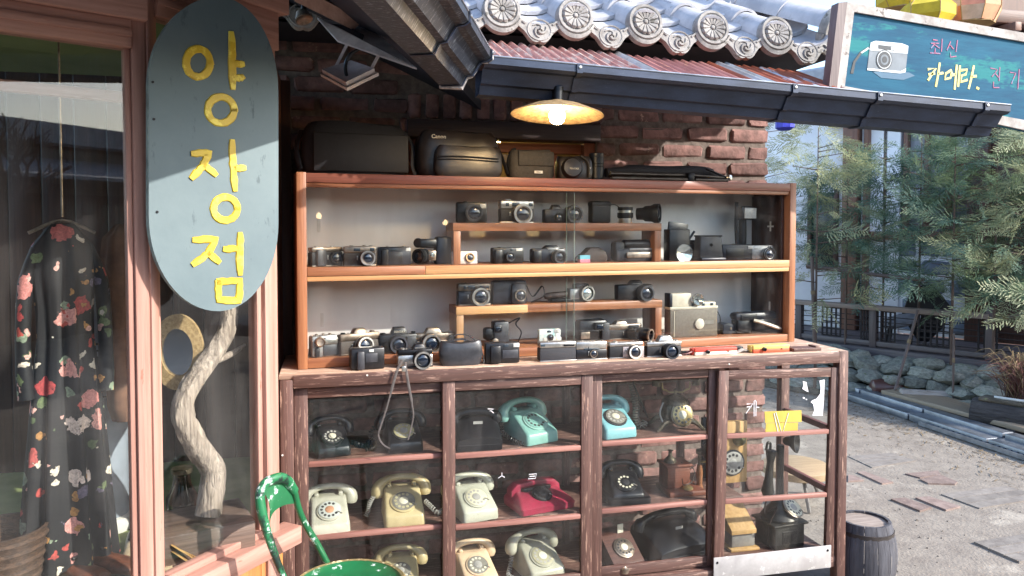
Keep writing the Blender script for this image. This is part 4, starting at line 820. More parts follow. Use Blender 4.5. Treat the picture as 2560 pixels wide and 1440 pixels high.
# ---- upper shelf right of the riser
u, W, H = spot(SCF, 1665, 1722, 558, .12, Z_UP); T = thing('flash_camera', 'tall black folding camera with round flash reflector right of upper riser', 'camera', SCF.at(u, .12, Z_UP), SCF.a)
bx('body', (-.004, 0, H * .42), (W * .9, .06, H * .84), BLACK, T, .005); b = MB(); b.box((0, 0, 0), (W * .85, .012, H * .55), .003); o = b.obj('raised_lid', BLACK, T, loc=(.004, .01, H * .74)); o.rotation_euler[1] = .12
r_ = W * .36; MB().lathe([(r_ * .4, -.02), (r_, .0), (r_, .006), (r_ * .9, .006), (r_ * .2, -.012), (0, -.012)], (W * .08, -.045, H * .2), (0, -1, .05), 26).obj('reflector', REFL, T); MB().tube([(W * .5, 0, H * .55), (W * .75, 0, H * .78)], .006, 8).obj('lever', BLACK, T)
camera(1716, 1748, 600, .16, Z_UP, 'small black camera wedged behind the grey instant camera', shell=BLACK, lens=(.0, .5, .3, .02), hump=(0, .5, .2, BLACK))
u, W, H = spot(SCF, 1741, 1799, 588, .09, Z_UP); T = thing('instant_camera', 'dark grey upright box camera with a sloped hood on upper shelf', 'camera', SCF.at(u, .09, Z_UP), SCF.a)
MB().box((0, 0, 0), (W, .07, H * .9), .007, tx=.9, ty=.75).obj('body', GREY, T, loc=(0, 0, H * .55)); bx('hood', (0, 0, H * .97), (W * .96, .06, H * .06), BLACK, T, .003); bx('film_tray', (0, -.01, H * .06), (W * 1.05, .09, H * .11), NAVY, T, .004); MB().lathe([(.008, 0), (.006, .003)], (0, -.034, H * .62), (0, -1, 0), 14).obj('badge', BLACKM, T)
camera(1799, 1876, 609, .09, Z_UP, 'wide blue black compact camera right of the grey instant camera', shell=NAVY, flash=(.4, .82, .16, .2), plate=(-.1, .45, .55, .6, BLACK), knobs=((-.05, .008, .004, CHROMEW),), D=.05, ch=.006)
camera(1875, 1928, 613, .08, Z_UP, 'silver digital camera with a large round lens at the shelf end', shell=SILV, lens=(.2, .4, .44, .03, CHROME, BLACKM), flash=(-.3, .8, .2, .14), vf=(.3, .88, .14, .1), D=.035, ch=.006)
u, W, H = spot(SCF, 1828, 1880, 516, .17, Z_UP); T = thing('flash_gun', 'tall black hammer head flash gun with lit white front', 'flash', SCF.at(u, .17, Z_UP), SCF.a)
MB().lathe([(.018, 0), (.019, .03), (.021, H * .45), (.02, H * .75)], (.006, 0, 0), seg=18).obj('handle', BLACK, T); bx('head', (.012, -.01, H * .87), (.075, .06, H * .26), BLACK, T, .005); bx('flash_window', (.022, -.042, H * .87), (.07, .006, H * .2), FLASHM, T, .002); bx('battery_cap', (.012, -.004, H * .07), (.045, .045, H * .1), SILV, T, .004)
MB().tube(spl([(-.03, 0, H * 1.08), (-.032, 0, H * .7), (-.03, -.005, H * .3), (-.02, -.01, .01)], 5), .013, 8, flat=.5).obj('strap', NAVY, T)
# ---- lower riser
camera(1143, 1223, 706, V0, Z_LR, 'chrome topped rangefinder at the left end of the lower riser', top=CHROMEW, bod=NAVY, band=.34, lens=(.14, .4, .42, .035, CHROMEW, CHROME), vf=((-.3, .82, .09, .16), (-.1, .82, .22, .18), (.3, .82, .3, .14)), knobs=((-.35, .007, .003), ), shoe=-.0)
u, W, H = spot(SCF, 1226, 1316, 700, V0, Z_LR); T = thing('cased_camera', 'large camera in a blue black case with looped strap on lower riser', 'camera', SCF.at(u, V0, Z_LR), SCF.a)
MB().box((0, 0, 0), (W, .055, H), .012, tx=.92).obj('case_body', NAVY, T, loc=(0, 0, H / 2)); MB().box((0, 0, 0), (W * .42, .03, H * .86), .012).obj('front_hood', GREY, T, loc=(W * .22, -.028, H * .45)); lensp(T, (W * .24, -.04, H * .38), H * .26, .012, GREY, CHROMEW); MB().tube(spl([(W * .45, -.02, H * .8), (W * .62, -.03, H * .3), (W * .9, -.02, H * .72), (W * .95, -.02, H * .3), (W * .6, -.02, .006)], 6), .005, 6, flat=.4).obj('strap', LEATH, T)
u, W, H = spot(SCF, 1362, 1482, 708, V0, Z_LR); T = thing('cine_camera', 'small silver cine camera with pistol handle lying on lower riser', 'camera', SCF.at(u, V0, Z_LR), SCF.a)
MB().tube([(-W * .5, 0, H * .32), (-W * .45, 0, H * .34), (-W * .05, -.005, H * .42)], [.012, .016, .015], 10).obj('handle', BROWN, T); bx('body', (W * .08, 0, H * .42), (W * .2, .05, H * .6), SILV, T, .004); bx('rear_block', (W * .28, .02, H * .5), (W * .28, .05, H * .9), BLACK, T, .006); lensp(T, (W * .3, -.01, H * .46), H * .42, .035, BLACKM, CHROME, glass=REFL, ax=(.15, -1, 0)); bx('base_plate', (-.0, 0, H * .1), (W * .8, .05, H * .16), BLACKM, T, .004)
camera(1540, 1627, 700, V0, Z_LR, 'all black reflex camera with strap at the right of lower riser', shell=BLACK, hump=(.05, .4, .22, BLACK), lens=(.2, .46, .5, .05, BLACKM, GREY), knobs=(), ch=.006, strap=[(.06, 0, .07), (.075, 0, .06), (.09, .0, .02), (.11, 0, .003)])
# ---- lower shelf, left
u, W, H = spot(SCF, 772, 843, 832, .08, Z_LO); T = thing('movie_camera', 'silver upright movie camera at the far left of the lower shelf', 'camera', SCF.at(u, .08, Z_LO), SCF.a + .25)
MB().box((0, 0, 0), (W * .95, .05, H * .9), .006).obj('body', SILV, T, loc=(0, 0, H * .45)); MB().lathe([(H * .2, -.03), (H * .21, .03), (H * .17, .035), (H * .15, .03), (0, .028)], (-W * .2, -.02, H * .68), (-.15, -1, 0), 22).obj('lens', CHROMEW, T); bx('viewfinder_block', (W * .2, -.012, H * .68), (W * .5, .05, H * .3), CHROME, T, .005); bx('side_door', (W * .18, -.027, H * .28), (W * .5, .006, H * .45), GREY, T, .002); bx('grip', (-W * .3, -.02, H * .22), (W * .16, .03, H * .4), BLACK, T, .004)
for i in range(3): MB().lathe([(.006, 0), (.006, .007)], (-W * .25 + i * W * .25, 0, H * .9), seg=12).obj('dial_knob', CHROMEW, T)
camera(843, 950, 820, .09, Z_LO, 'bronze toned reflex camera tilted back on the lower shelf', top=BRONZE, bod=mat('brown_leatherette', '#4a403b', '#383029', .6, sc=150, bump=.4), hump=(.02, .38, .2, BRONZE), lens=(.02, .42, .4, .05, BRONZE, CHROME), knobs=((-.38, .01, .007, BLACKM), (.36, .011, .008, BRONZE)), band=.34, rz=.28, tilt=-.1, D=.05)
T, W, H, Hb = camera(945, 1042, 817, .11, Z_LO, 'black reflex camera with lettered prism on the lower shelf', shell=BLACK, hump=(.03, .46, .28, BLACK), lens=(-.05, .5, .5, .06, BLACKM, GREY), grip=(.32, .26, GREY), knobs=((-.38, .012, .006, BLACKM), (.4, .01, .008, BLACKM)), ch=.008, D=.05); PEN = T; PENW = (W, H, Hb)
camera(1036, 1134, 818, .11, Z_LO, 'silver and bronze reflex camera with a very wide lens on lower shelf', top=CHROMEW, bod=BRONZE, hump=(-.04, .45, .25, CHROMEW), lens=(-.16, .48, .58, .06, BRONZE, CHROME), grip=(.4, .14, BLACK), knobs=((.38, .01, .006),), band=.4, D=.05, strap=[(.05, 0, .06), (.075, -.02, .05), (.09, -.02, .02), (.075, -.03, .004)])
# ---- under the lower riser
u, W, H = spot(SCF, 1208, 1271, 803, .12, Z_LO); T = thing('grip_camera', 'tall black half frame camera standing under the lower riser', 'camera', SCF.at(u, .12, Z_LO), SCF.a)
MB().box((0, 0, 0), (W * .62, .06, H), .007, tx=.94).obj('body', GREY, T, loc=(W * .16, 0, H / 2)); MB().box((0, 0, 0), (W * .4, .05, H * .5), .01).obj('side_block', BLACK, T, loc=(-W * .28, .0, H * .5)); bx('viewfinder', (0, -.031, H * .72), (W * .3, .012, H * .28), BLACK, T, .003); bx('viewfinder_glass', (0, -.0385, H * .72), (W * .18, .004, H * .17), LENS, T, .001); MB().lathe([(H * .14, 0), (H * .14, .01), (H * .07, .012)], (-W * .12, -.03, H * .2), (0, -1, 0), 18).obj('dial_knob', CHROMEW, T)
MB().tube(spl([(W * .5, 0, H * .9), (W * .95, 0, H * 1.1), (W * .8, 0, H * .85), (W * 1.02, 0, H * .5), (W * .85, -.01, .01)], 6), .008, 6, flat=.35).obj('strap', GREY, T)
camera(1345, 1400, 822, .09, Z_LO, 'white and turquoise toy camera with curved front under lower riser', shell=mat('turquoise_print', '#7fb0b4', '#d8d6d2', .5, sc=18), plate=(.1, .25, .8, .4, WHITE), vf=(-.05, .86, .18, .14), flash=(.3, .86, .26, .2), lens=(.0, .45, .22, .008, BROWN), D=.03)
u, W, H = spot(SCF, 1441, 1514, 797, .12, Z_LO); T = thing('video_camera', 'black video camera seen from its eyepiece end under lower riser', 'video camera', SCF.at(u, .12, Z_LO), SCF.a, group='old cameras in the display case')
MB().box((0, 0, 0), (W * .98, .07, H * .95), .014).obj('body', BLACK, T, loc=(0, 0, H * .5)); bx('eyepiece', (W * .12, -.045, H * .7), (W * .32, .03, H * .32), RUBBER, T, .006); bx('eyepiece_glass', (W * .12, -.061, H * .7), (W * .2, .004, H * .18), LENS, T, .001); bx('battery', (W * .36, -.04, H * .45), (W * .26, .02, H * .8), GREY, T, .004); bx('side_label', (-W * .3, -.037, H * .3), (W * .3, .004, H * .3), CHROMEW, T, .001)
camera(1516, 1600, 800, .13, Z_LO, 'chrome reflex camera with a long lens under the right of lower riser', top=CHROMEW, bod=LEATH, hump=(-.1, .4, .2, CHROMEW), lens=(.15, .45, .42, .11, BLACKM, CHROMEW), lensax=(.55, -.83, -.05), vf=(.25, .85, .3, .18), band=.36)
# ---- lower shelf right
u, W, H = spot(SCF, 1668, 1786, 765, .10, Z_LO); T = thing('instant_camera', 'big taupe folding instant camera with ivory trim on lower shelf', 'camera', SCF.at(u, .10, Z_LO), SCF.a)
bx('body', (0, 0, H * .46), (W, .06, H * .92), TAUPE, T, .005); bx('top_trim', (0, 0, H * .96), (W * 1.01, .062, H * .09), IVORY, T, .003); bx('side_trim', (-W * .42, -.0305, H * .45), (W * .012, .003, H * .85), IVORY, T); MB().lathe([(H * .17, 0), (H * .17, .008), (H * .13, .011), (0, .012)], (W * .1, -.03, H * .43), (0, -1, 0), 30).obj('focus_knob', IVORY, T); bx('name_strip', (W * .31, -.031, H * .46), (W * .2, .003, H * .12), CHROME, T)
bx('rangefinder_bar', (W * .18, .0, H * 1.06), (W * .58, .05, H * .14), IVORY, T, .004)
for x_ in (-.02, .2, .38): bx('viewfinder', (W * x_, -.026, H * 1.06), (W * .06, .003, H * .08), VFM, T, .001)
bx('flash_body', (-W * .25, .0, H * 1.22), (W * .4, .05, H * .44), IVORY, T, .004); bx('flash_side', (-W * .475, .0, H * 1.22), (W * .06, .052, H * .46), NAVY, T, .003); r_ = H * .2; MB().lathe([(r_ * .5, -.03), (r_, 0), (r_, .008), (r_ * .92, .008), (r_ * .3, -.014), (0, -.015)], (W * .06, -.035, H * 1.24), (0, -1, 0), 30).obj('reflector', [REFL], T); MB().tube(spl([(W * .5, 0, H * .95), (W * .6, -.01, H * .6), (W * .58, -.01, H * .2), (W * .55, -.02, .004)], 5), .007, 6, flat=.3).obj('strap', LEATH, T)
u, W, H = spot(SCF, 1800, 1836, 806, .13, Z_LO); T = thing('eyecup_case', 'small black angular case beside the taupe instant camera', 'case', SCF.at(u, .13, Z_LO), SCF.a); b = MB(); b.prism([(-W / 2, 0), (-W / 2, H * .9), (-W * .2, H), (W * .3, H * .85), (W / 2, H * .5), (W / 2, 0)], -.03, .03, 'xz'); b.obj('case_body', NAVY, T, bev=.003); bx('clasp', (0, -.031, H * .5), (.008, .003, .014), CHROMEW, T)
camcorder(1830, 1941, 778, .11, Z_LO, 'dark blue handycam with a cream hand strap at lower shelf end', style=2)
# ---- front row standing on the counter
VF = -.045
def front(x0, x1, yt, v, zb, lab, **k): return camera(x0, x1, yt, .068, zb, lab, fr=CF, grp='cameras standing on the counter edge', **k)
front(873, 960, 868, -.055, Z_CT, 'black instant camera with a square window on the counter edge', shell=BLACK, plate=(.1, .55, .36, .42, GREY), vf=(.1, .56, .26, .3), flash=(.1, .88, .14, .12), grip=(-.22, .22, GREY), ch=.006, D=.06, rz=.12, knobs=())
T, W, H, Hb = front(992, 1080, 858, -.05, Z_CT, 'chrome and black reflex camera with its strap hanging over the edge', top=BLACKM, bod=CHROME, hump=(.12, .4, .24, BLACK), lens=(.16, .48, .5, .055, BLACKM, CHROME), knobs=((-.35, .01, .006),), band=.3, D=.045, rz=.06)
STR = mat('grey_strap', '#5d5654', '#45403f', .7, sc=60)
b = MB(); P0 = onY(1012, 905, -.012) - V(T.location); T.rotation_euler[2] += 0
hang = thing('camera_strap', 'thin dark leather strap hanging down from the counter edge', 'strap', onY(1005, 915, -.02))
hp = lambda x, y: onY(x, y, -.022) - V(hang.location)
sl_ = spl([hp(1005, 900), hp(990, 935), hp(968, 1015), hp(952, 1065), hp(946, 1090), hp(958, 1112), hp(975, 1122)], 6); MB().tube(sl_, [.0055] * 10 + [.0035] * (len(sl_) - 10), 6, flat=.3, upv=(0, 1, 0)).obj('strap_band', STR, hang)
sl_ = spl([hp(1012, 905), hp(1020, 955), hp(1030, 1010), hp(1033, 1045), hp(1020, 1100)], 6); MB().tube(sl_, [.0055] * 12 + [.003] * (len(sl_) - 12), 6, flat=.3, upv=(0, 1, 0)).obj('strap_band', STR, hang)
q = hp(1009, 922); bx('buckle', q + V((0, -.003, 0)), (.016, .005, .022), CHROME, hang, .002)
u, W, H = spot(CF, 1096, 1206, 848, .065, Z_CT); T = thing('leather_case', 'glossy black leather camera case gaping open on the counter edge', 'camera case', CF.at(u, .065, Z_CT), 0)
b = MB(); rg = []
for t, hw_, hy in ((0, .42, .026), (.12, .47, .03), (.5, .5, .034), (.78, .47, .03), (.86, .44, .026)):
    rg.append([(W * hw_ * cos(a) * (1 if abs(cos(a)) < .9 else 1), hy * (1 if sin(a) > 0 else 1) * (abs(sin(a)) ** .5) * (1 if sin(a) > 0 else -1), H * t + (H * .1 * cos(a) ** 2 if t > .7 else 0)) for a in [2 * pi * i / 28 for i in range(28)]])
GLOSS = mat('glossy_black_leather', '#3a3b40', '#2a2b2f', .32, sc=25, bump=.15, rrand=.08); b.loft(rg); b.obj('case_body', GLOSS, T)
b = MB(); b.prism([(-W * .42, H * .82), (-W * .1, H * 1.0), (W * .05, H * 1.04), (W * .38, H * .8), (W * .2, H * .92), (0, H * .96), (-W * .2, H * .92)], .0, .02, 'xz'); b.obj('lid_flap', GLOSS, T); MB().tube(spl([(-W * .3, 0, H * .9), (-W * .1, .01, H * 1.15), (W * .2, .01, H * 1.12), (W * .42, 0, H * .75), (W * .52, -.01, H * .2), (W * .5, -.02, .004)], 6), .003, 6).obj('strap', LEATH, T)
b = MB(); b.lathe([(1, 0), (.3, .001), (0, .0012)], seg=24); b.v = [(x * W * .36, y * .02, z + H * .85) for x, y, z in b.v]; b.obj('dark_lining', NAVY, T)
front(1211, 1296, 855, -.05, Z_CT, 'black compact camera with a bulging grip beside the leather case', shell=BLACK, vf=(.1, .86, .14, .12), flash=(.4, .86, .18, .18), grip=(-.22, .3, BLACK), plate=(.22, .45, .46, .4, GREY), ch=.007, knobs=())
front(1346, 1436, 853, -.05, Z_CT, 'long black camera with bright silver top and plain front', top=CHROME, bod=mat('pebbled_black', '#33343a', '#26272c', .7, sc=260, bump=.6), band=.3, vf=(-.42, .85, .12, .1), D=.05, plate=(.3, .82, .3, .1, BLACKM))
front(1436, 1513, 852, -.05, Z_CT, 'black camera with a silver flip top and thin wrist cord', top=CHROME, bod=BLACK, band=.42, lens=(.05, .35, .22, .012, BLACKM, CHROMEW), vf=(.0, .6, .5, .06), knobs=(), D=.05, strap=[(-.06, -.01, .05), (-.05, -.02, .075), (-.02, -.02, .065), (-.015, -.028, .04)])
front(1520, 1604, 851, -.05, Z_CT, 'black compact with a white ring lens on the counter edge', top=CHROME, bod=LEATH, band=.25, lens=(.2, .42, .42, .03, CHROMEW, WHITE), plate=(.2, .38, .62, .7, mat('pinkish_silver', '#b5aba8', '#9c9290', .4, .4, sc=20)), knobs=((-.3, .01, .006),), D=.04)
front(1613, 1699, 838, -.05, Z_CT, 'classic chrome reflex camera with black lens on the counter edge', top=CHROME, bod=LEATH, hump=(.05, .46, .28, CHROME), lens=(.12, .42, .5, .045, BLACKM, GREY), knobs=((-.36, .01, .006), (.38, .011, .006)), band=.3, D=.045)
def toy(x0, x1, yt, v, label, ma, mb_):
    u, W, H = spot(CF, x0, x1, yt, .06, Z_CT); T = thing('toy_camera', label, 'toy camera', CF.at(u, .06, Z_CT), .03)
    bx('upper_shell', (0, 0, H * .74), (W, .04, H * .52), ma, T, .002); bx('lower_shell', (0, 0, H * .24), (W, .04, H * .475), mb_, T, .002); MB().lathe([(H * .27, 0), (H * .28, .012), (H * .2, .013), (H * .14, .006), (0, .005)], (-W * .22, -.02, H * .5), (0, -1, 0), 20).obj('lens', BLACK, T); bx('viewfinder', (W * .28, -.0205, H * .42), (W * .035, .003, H * .16), BLACK, T); bx('side_cap', (-W * .5 - .004, .004, H * .5), (.008, .03, H * .9), ma, T, .001)
TR = mat('toy_red', '#c8503e', '#b8463a', .5, sc=20); TW = mat('toy_white', '#ddd6c8', '#cfc7b6', .5, sc=20); TY = mat('toy_yellow', '#dfc476', '#d3b45e', .5, sc=20); TO = mat('toy_orange', '#d2603f', '#c25336', .5, sc=20)
toy(1732, 1838, 868, -.09, 'red and white toy camera lying on the counter', TR, TW); toy(1877, 1968, 861, -.10, 'yellow and orange toy camera lying on the counter', TY, TO)
u, W, H = spot(CF, 1700, 1738, 874, .065, Z_CT); T = thing('beaded_cord', 'pink beaded cord heaped on the counter left of the red toy', 'cord', CF.at(u, .065, Z_CT), 0); MB().tube(spl([(-.03, 0, .004), (-.01, -.02, .01), (.02, -.01, .018), (.01, .02, .012), (-.02, .015, .006), (.03, .01, .02)], 6), .003, 6).obj('strand', mat('pink_beads', '#b88a86', '#7d5b5a', .6, sc=120), T); bx('tag', (.0, .02, .008), (.04, .02, .014), BLACK, T, .001)
u, W, H = spot(CF, 1838, 1876, 872, .065, Z_CT); T = thing('folded_paper', 'crumpled white paper slip between the two toy cameras', 'paper', CF.at(u, .065, Z_CT), 0); b = MB(); b.add([(-.04, -.02, .001), (.0, -.015, .014), (.05, -.01, .004), (.045, .02, .006), (.005, .02, .018), (-.03, .015, .004)], [(0, 1, 4, 5), (1, 2, 3, 4)]); b.add([(-.04, -.02, .000), (.0, -.015, .013), (.05, -.01, .003), (.045, .02, .005), (.005, .02, .017), (-.03, .015, .003)], [(5, 4, 1, 0), (4, 3, 2, 1)]); b.obj('sheet', WHITE, T, ang=0); bx('dark_case', (-.01, .045, .012), (.06, .03, .022), BLACK, T, .002)
u, W, H = spot(CF, 1970, 2046, 876, .065, Z_CT); T = thing('wood_block', 'thin dark wooden block on the counter end', 'block', CF.at(u, .065, Z_CT), 0); b = MB(); b.box((0, 0, .007), (W * .9, .07, .014), .002); b.obj('block', RX, T); bx('stop_peg', (W * .35, 0, .017), (.02, .06, .006), RX, T, .001)

# ================================================================== TOP OF THE CASE
def text(s, m, par, loc, size, rx=pi / 2, rz=0, name='lettering', bold=False):
    cu = bpy.data.curves.new('t', 'FONT'); cu.body = s; cu.size = size; cu.align_x = 'CENTER'; cu.align_y = 'CENTER'; cu.extrude = .0006; cu.resolution_u = 3
    if bold: cu.offset = size * .015
    to = bpy.data.objects.new('t', cu); COL.objects.link(to); bpy.context.view_layer.update()
    me = bpy.data.meshes.new_from_object(to.evaluated_get(bpy.context.evaluated_depsgraph_get())); bpy.data.objects.remove(to); me.materials.clear(); me.materials.append(m)
    o = link(name, me, par, loc); o.rotation_euler = (rx, 0, rz); return o
LET = mat('pale_lettering', '#c9c2b2', '#b0a998', .5, sc=20)
text('PENTAX', LET, PEN, (PENW[0] * .03, -.024, PENW[2] + PENW[1] * .1), .013)
BAGN = mat('black_nylon', '#191a22', '#101117', .75, sc=70, bump=.3, bsc=200); BAGL = mat('black_brown_leather', '#2b2522', '#1d1917', .38, sc=18, bump=.25, bsc=30, rrand=.1); BAGO = mat('olive_grey_cloth', '#403b35', '#322e29', .75, sc=90, bump=.3)
def softbox(W, D, H, ch, seed, j=.004, tx=.95, ty=.85):
    r = random.Random(seed); b = MB(); rg = []
    n = 10
    for k in range(n + 1):
        t = k / n; e = 1 - .12 * (abs(2 * t - 1) ** 4); sx = (1 + (tx - 1) * t) * e; sy = (1 + (ty - 1) * t) * e * (1 + .06 * sin(pi * t))
        pts = []
        for i in range(36):
            a = 2 * pi * i / 36; c, s = cos(a), sin(a); q = (abs(c) ** 5 + abs(s) ** 5) ** (-.2)
            pts.append((W / 2 * sx * c * q + r.uniform(-j, j) * .4, D / 2 * sy * s * q + r.uniform(-j, j) * .4, H * t + (H * .03 * sin(a * 3 + seed) if t > .8 else 0)))
        rg.append(pts)
    b.loft(rg); return b
VT = .16
u, W, H = spot(SCF, 748, 1018, 312, VT, Z_TOP); T = thing('camera_bag', 'large plain black nylon bag at the left on top of the case', 'bag', SCF.at(u, VT, Z_TOP), SCF.a)
softbox(W, .18, H, .02, 1).obj('bag_body', BAGN, T, ang=60); MB().box((0, 0, 0), (W * .86, .012, H * .72), .005).obj('front_flap', mat('black_flap', '#17171c', '#101014', .7, sc=50), T, loc=(W * .04, -.092, H * .42)); MB().tube(spl([(W * .48, 0, H * .9), (W * .54, -.03, H * .6), (W * .53, -.05, H * .2), (W * .56, -.05, .01)], 5), .012, 8, flat=.4).obj('shoulder_strap', BAGN, T); MB().tube(spl([(-W * .48, 0, H * .85), (-W * .53, -.03, H * .5), (-W * .5, -.06, .02)], 5), .012, 8, flat=.5).obj('shoulder_strap', BAGN, T)
u, W, H = spot(SCF, 1035, 1243, 333, VT - .02, Z_TOP); T = thing('camera_bag', 'black leather bag with a zipped front pocket and maker lettering', 'bag', SCF.at(u, VT - .02, Z_TOP), SCF.a)
softbox(W, .16, H, .02, 2).obj('bag_body', BAGL, T, ang=60); softbox(W * .82, .06, H * .66, .02, 3, .002).obj('front_pocket', BAGL, T, loc=(W * .08, -.085, 0), ang=60); MB().tube(spl([(-W * .3, -.118, H * .42), (0, -.12, H * .43), (W * .42, -.118, H * .40)], 5), .003, 6).obj('zip', BLACKM, T); MB().tube(spl([(-W * .3, -.117, H * .36), (0, -.119, H * .37), (W * .42, -.117, H * .34)], 5), .0025, 6).obj('zip', BLACKM, T); text('Canon', LET, T, (-W * .26, -.083, H * .86), .024, bold=True)
MB().tube(spl([(W * .48, 0, H * .8), (W * .56, -.02, H * .4), (W * .6, -.03, .02)], 5), .014, 8, flat=.4).obj('shoulder_strap', BAGN, T)
u, W, H = spot(SCF, 1268, 1381, 377, VT - .03, Z_TOP); T = thing('small_bag', 'small olive grey pouch with a white maker tag', 'bag', SCF.at(u, VT - .03, Z_TOP), SCF.a)
softbox(W, .09, H, .02, 4).obj('bag_body', BAGO, T, ang=60); MB().box((0, 0, 0), (W * .78, .012, H * .5), .005).obj('flap', BAGO, T, loc=(W * .06, -.046, H * .7)); bx('tag', (W * .1, -.0535, H * .24), (W * .18, .002, .012), WHITE, T); text('Nikon', BLACK, T, (W * .1, -.055, H * .24), .008); MB().tube(spl([(-W * .45, 0, .02), (-W * .5, -.01, H * .7), (-W * .35, 0, H * 1.04), (-W * .3, .01, H * .6)], 6), .009, 8, flat=.5).obj('strap', BAGN, T)
u, W, H = spot(SCF, 1390, 1478, 390, VT - .04, Z_TOP); T = thing('ever_ready_case', 'dark leather camera case with a rounded lens hood and lettering', 'camera case', SCF.at(u, VT - .04, Z_TOP), SCF.a)
softbox(W, .08, H * .96, .02, 5, .001).obj('case_body', BAGL, T, ang=60); MB().lathe([(H * .44, -.02), (H * .42, .03), (H * .36, .045), (0, .05)], (-W * .16, -.03, H * .45), (-.15, -1, .1), 28).obj('lens_hood', BAGL, T); text('PENTAX', LET, T, (-W * .18, -.083, H * .42), .012); MB().tube(spl([(W * .1, -.04, H * .98), (W * .3, -.045, H * .7), (W * .32, -.045, H * .1)], 5), .008, 8, flat=.5).obj('front_strap', BAGO, T); MB().lathe([(.006, 0), (.004, .004)], (W * .36, -.041, H * .5), (0, -1, 0), 12).obj('stud', CHROMEW, T)
u, W, H = spot(SCF, 1474, 1508, 383, VT - .03, Z_TOP); T = thing('upright_lens', 'tall black lens standing upright beside the lettered case', 'lens', SCF.at(u, VT - .03, Z_TOP), SCF.a); r_ = W / 2
MB().lathe([(r_ * .9, 0), (r_ * .9, H * .08), (r_, H * .1), (r_, H * .5), (r_ * .94, H * .52), (r_ * .94, H * .6), (r_, H * .62), (r_, H * .84)], seg=26).obj('barrel', BLACKM, T); MB().lathe([(r_ * .97, H * .84), (r_, H * .86), (r_, H * .97), (r_ * .9, H), (0, H)], seg=26).obj('lens_cap', BLACK, T)
u, W, H = spot(SCF, 1520, 1822, 412, VT - .05, Z_TOP); T = thing('tripod', 'folded chrome tripod lying along its slack black bag', 'tripod', SCF.at(u, VT - .05, Z_TOP), SCF.a)
pts = spl([(-W * .48, .05, H * .5), (-W * .3, .05, H * .62), (0, .05, H * .6), (W * .2, .05, H * .66), (W * .36, .05, H * .6), (W * .42, .05, H * .3)], 5); MB().tube(pts, [H * .3] * 5 + [H * .42] * (len(pts) - 9) + [H * .38] * 4, 12, flat=.9).obj('slack_bag', BAGN, T)
for k, (y_, z_) in enumerate(((-.01, H * .42), (-.03, H * .16))):
    lg = MB().tube([(-W * .49, y_, z_), (W * .12, y_, z_)], .009, 12).obj('leg_tube', mat('dull_tube_metal', '#5f5a54', '#47433f', .35, .7, sc=20), T); MB().tube([(W * .18, y_ - .002, z_), (W * .46, y_ - .002, z_ - H * .1 * (1 - k))], .0075, 12).obj('leg_section', mat('dull_tube_metal', '#5f5a54', '#47433f', .35, .7), lg)
bx('leg_lock', (W * .14, -.02, H * .28), (.034, .05, H * .5), BLACKM, T, .005); MB().lathe([(.012, 0), (.016, .008), (.012, .02), (0, .022)], (W * .47, -.02, H * .3), (.4, -1, .2), 16).obj('pan_knob', CHROME, T); MB().tube([(W * .3, 0, H * .85), (W * .46, -.015, H * .35)], .006, 8).obj('pan_handle', BLACKM, T)
# ================================================================== TELEPHONES
def rrect(hw, y0, y1, z, c=.016, n=3):
    P = []
    for (cx, cy, a0) in ((hw - c, y0 + c, -90), (hw - c, y1 - c, 0), (-hw + c, y1 - c, 90), (-hw + c, y0 + c, 180)):
        for k in range(n + 1): a = rad(a0 + 90 * k / n); P.append((cx + c * cos(a), cy + c * sin(a), z))
    return P
def enamel(c, d=None): return mat('phone_plastic_' + c[1:], c, d, .36, sc=9, rrand=.08, spot=(tuple(x * .72 for x in lin(c)), .63, 14), coat=.1)
def dial(T, o, n, r, wheel, plate, hole, centre, stop=True, nh=10, light_holes=False, name='dial'):
    n = V(n).normalized(); X = V((1, 0, 0)); X = (X - n * X.dot(n)).normalized(); Y = n.cross(X); M = Matrix.Translation(V(o)) @ Matrix([X, Y, n]).transposed().to_4x4()
    b = MB(); b.M = M; b.lathe([(r * 1.06, -.004), (r * 1.06, .003), (r, .004), (0, .004)], seg=36); D = b.obj(name, plate, T)
    b = MB(); b.M = M; b.lathe([(r * .9, .0045), (r * .92, .007), (r * .88, .008), (r * .36, .008), (0, .008)], seg=36); b.obj('finger_wheel', wheel, D)
    b = MB(); b.M = M
    for k in range(nh):
        a = rad(60 + k * 29); b.lathe([(r * .125, .0078), (r * .115, .0086), (0, .0086)], (r * .66 * cos(a), r * .66 * sin(a), 0), seg=10)
    b.obj('finger_holes', hole, D, kind='stuff')
    b = MB(); b.M = M; b.lathe([(r * .36, .0075), (r * .36, .0095), (r * .32, .0105), (0, .0105)], seg=24); b.obj('centre_label', centre, D)
    if stop: b = MB(); b.M = M; b.tube([(r * 1.0, -r * .45, .004), (r * .62, -r * .32, .012)], .0022, 6); b.obj('finger_stop', CHROME, D)
    return D
def handset(T, S, y, m, z=0.0, cup=.031, L=.098, name='handset', tilt=0):
    pts = [(-L - .002, y - .004, .080 + z), (-L - .002, y - .003, .092 + z), (-L - .001, y, .112 + z), (-L + .008, y, .130 + z), (-L + .028, y, .146 + z), (-.04, y, .157 + z), (0, y, .160 + z)]
    rr = [cup * .8, cup, cup * .98, cup * .82, cup * .62, .0155, .0145]
    pts = pts + [(-p[0], p[1], p[2]) for p in pts[-2::-1]]; rr = rr + rr[-2::-1]
    pts = [(p[0] * S, p[1] * S, p[2] * S) for p in pts]
    return MB().tube(spl(pts, 2), [rr[i // 2] * S if i % 2 == 0 else (rr[i // 2] + rr[min(i // 2 + 1, len(rr) - 1)]) / 2 * S for i in range(2 * len(rr) - 1)], 16, flat=.9).obj(name, m, T)
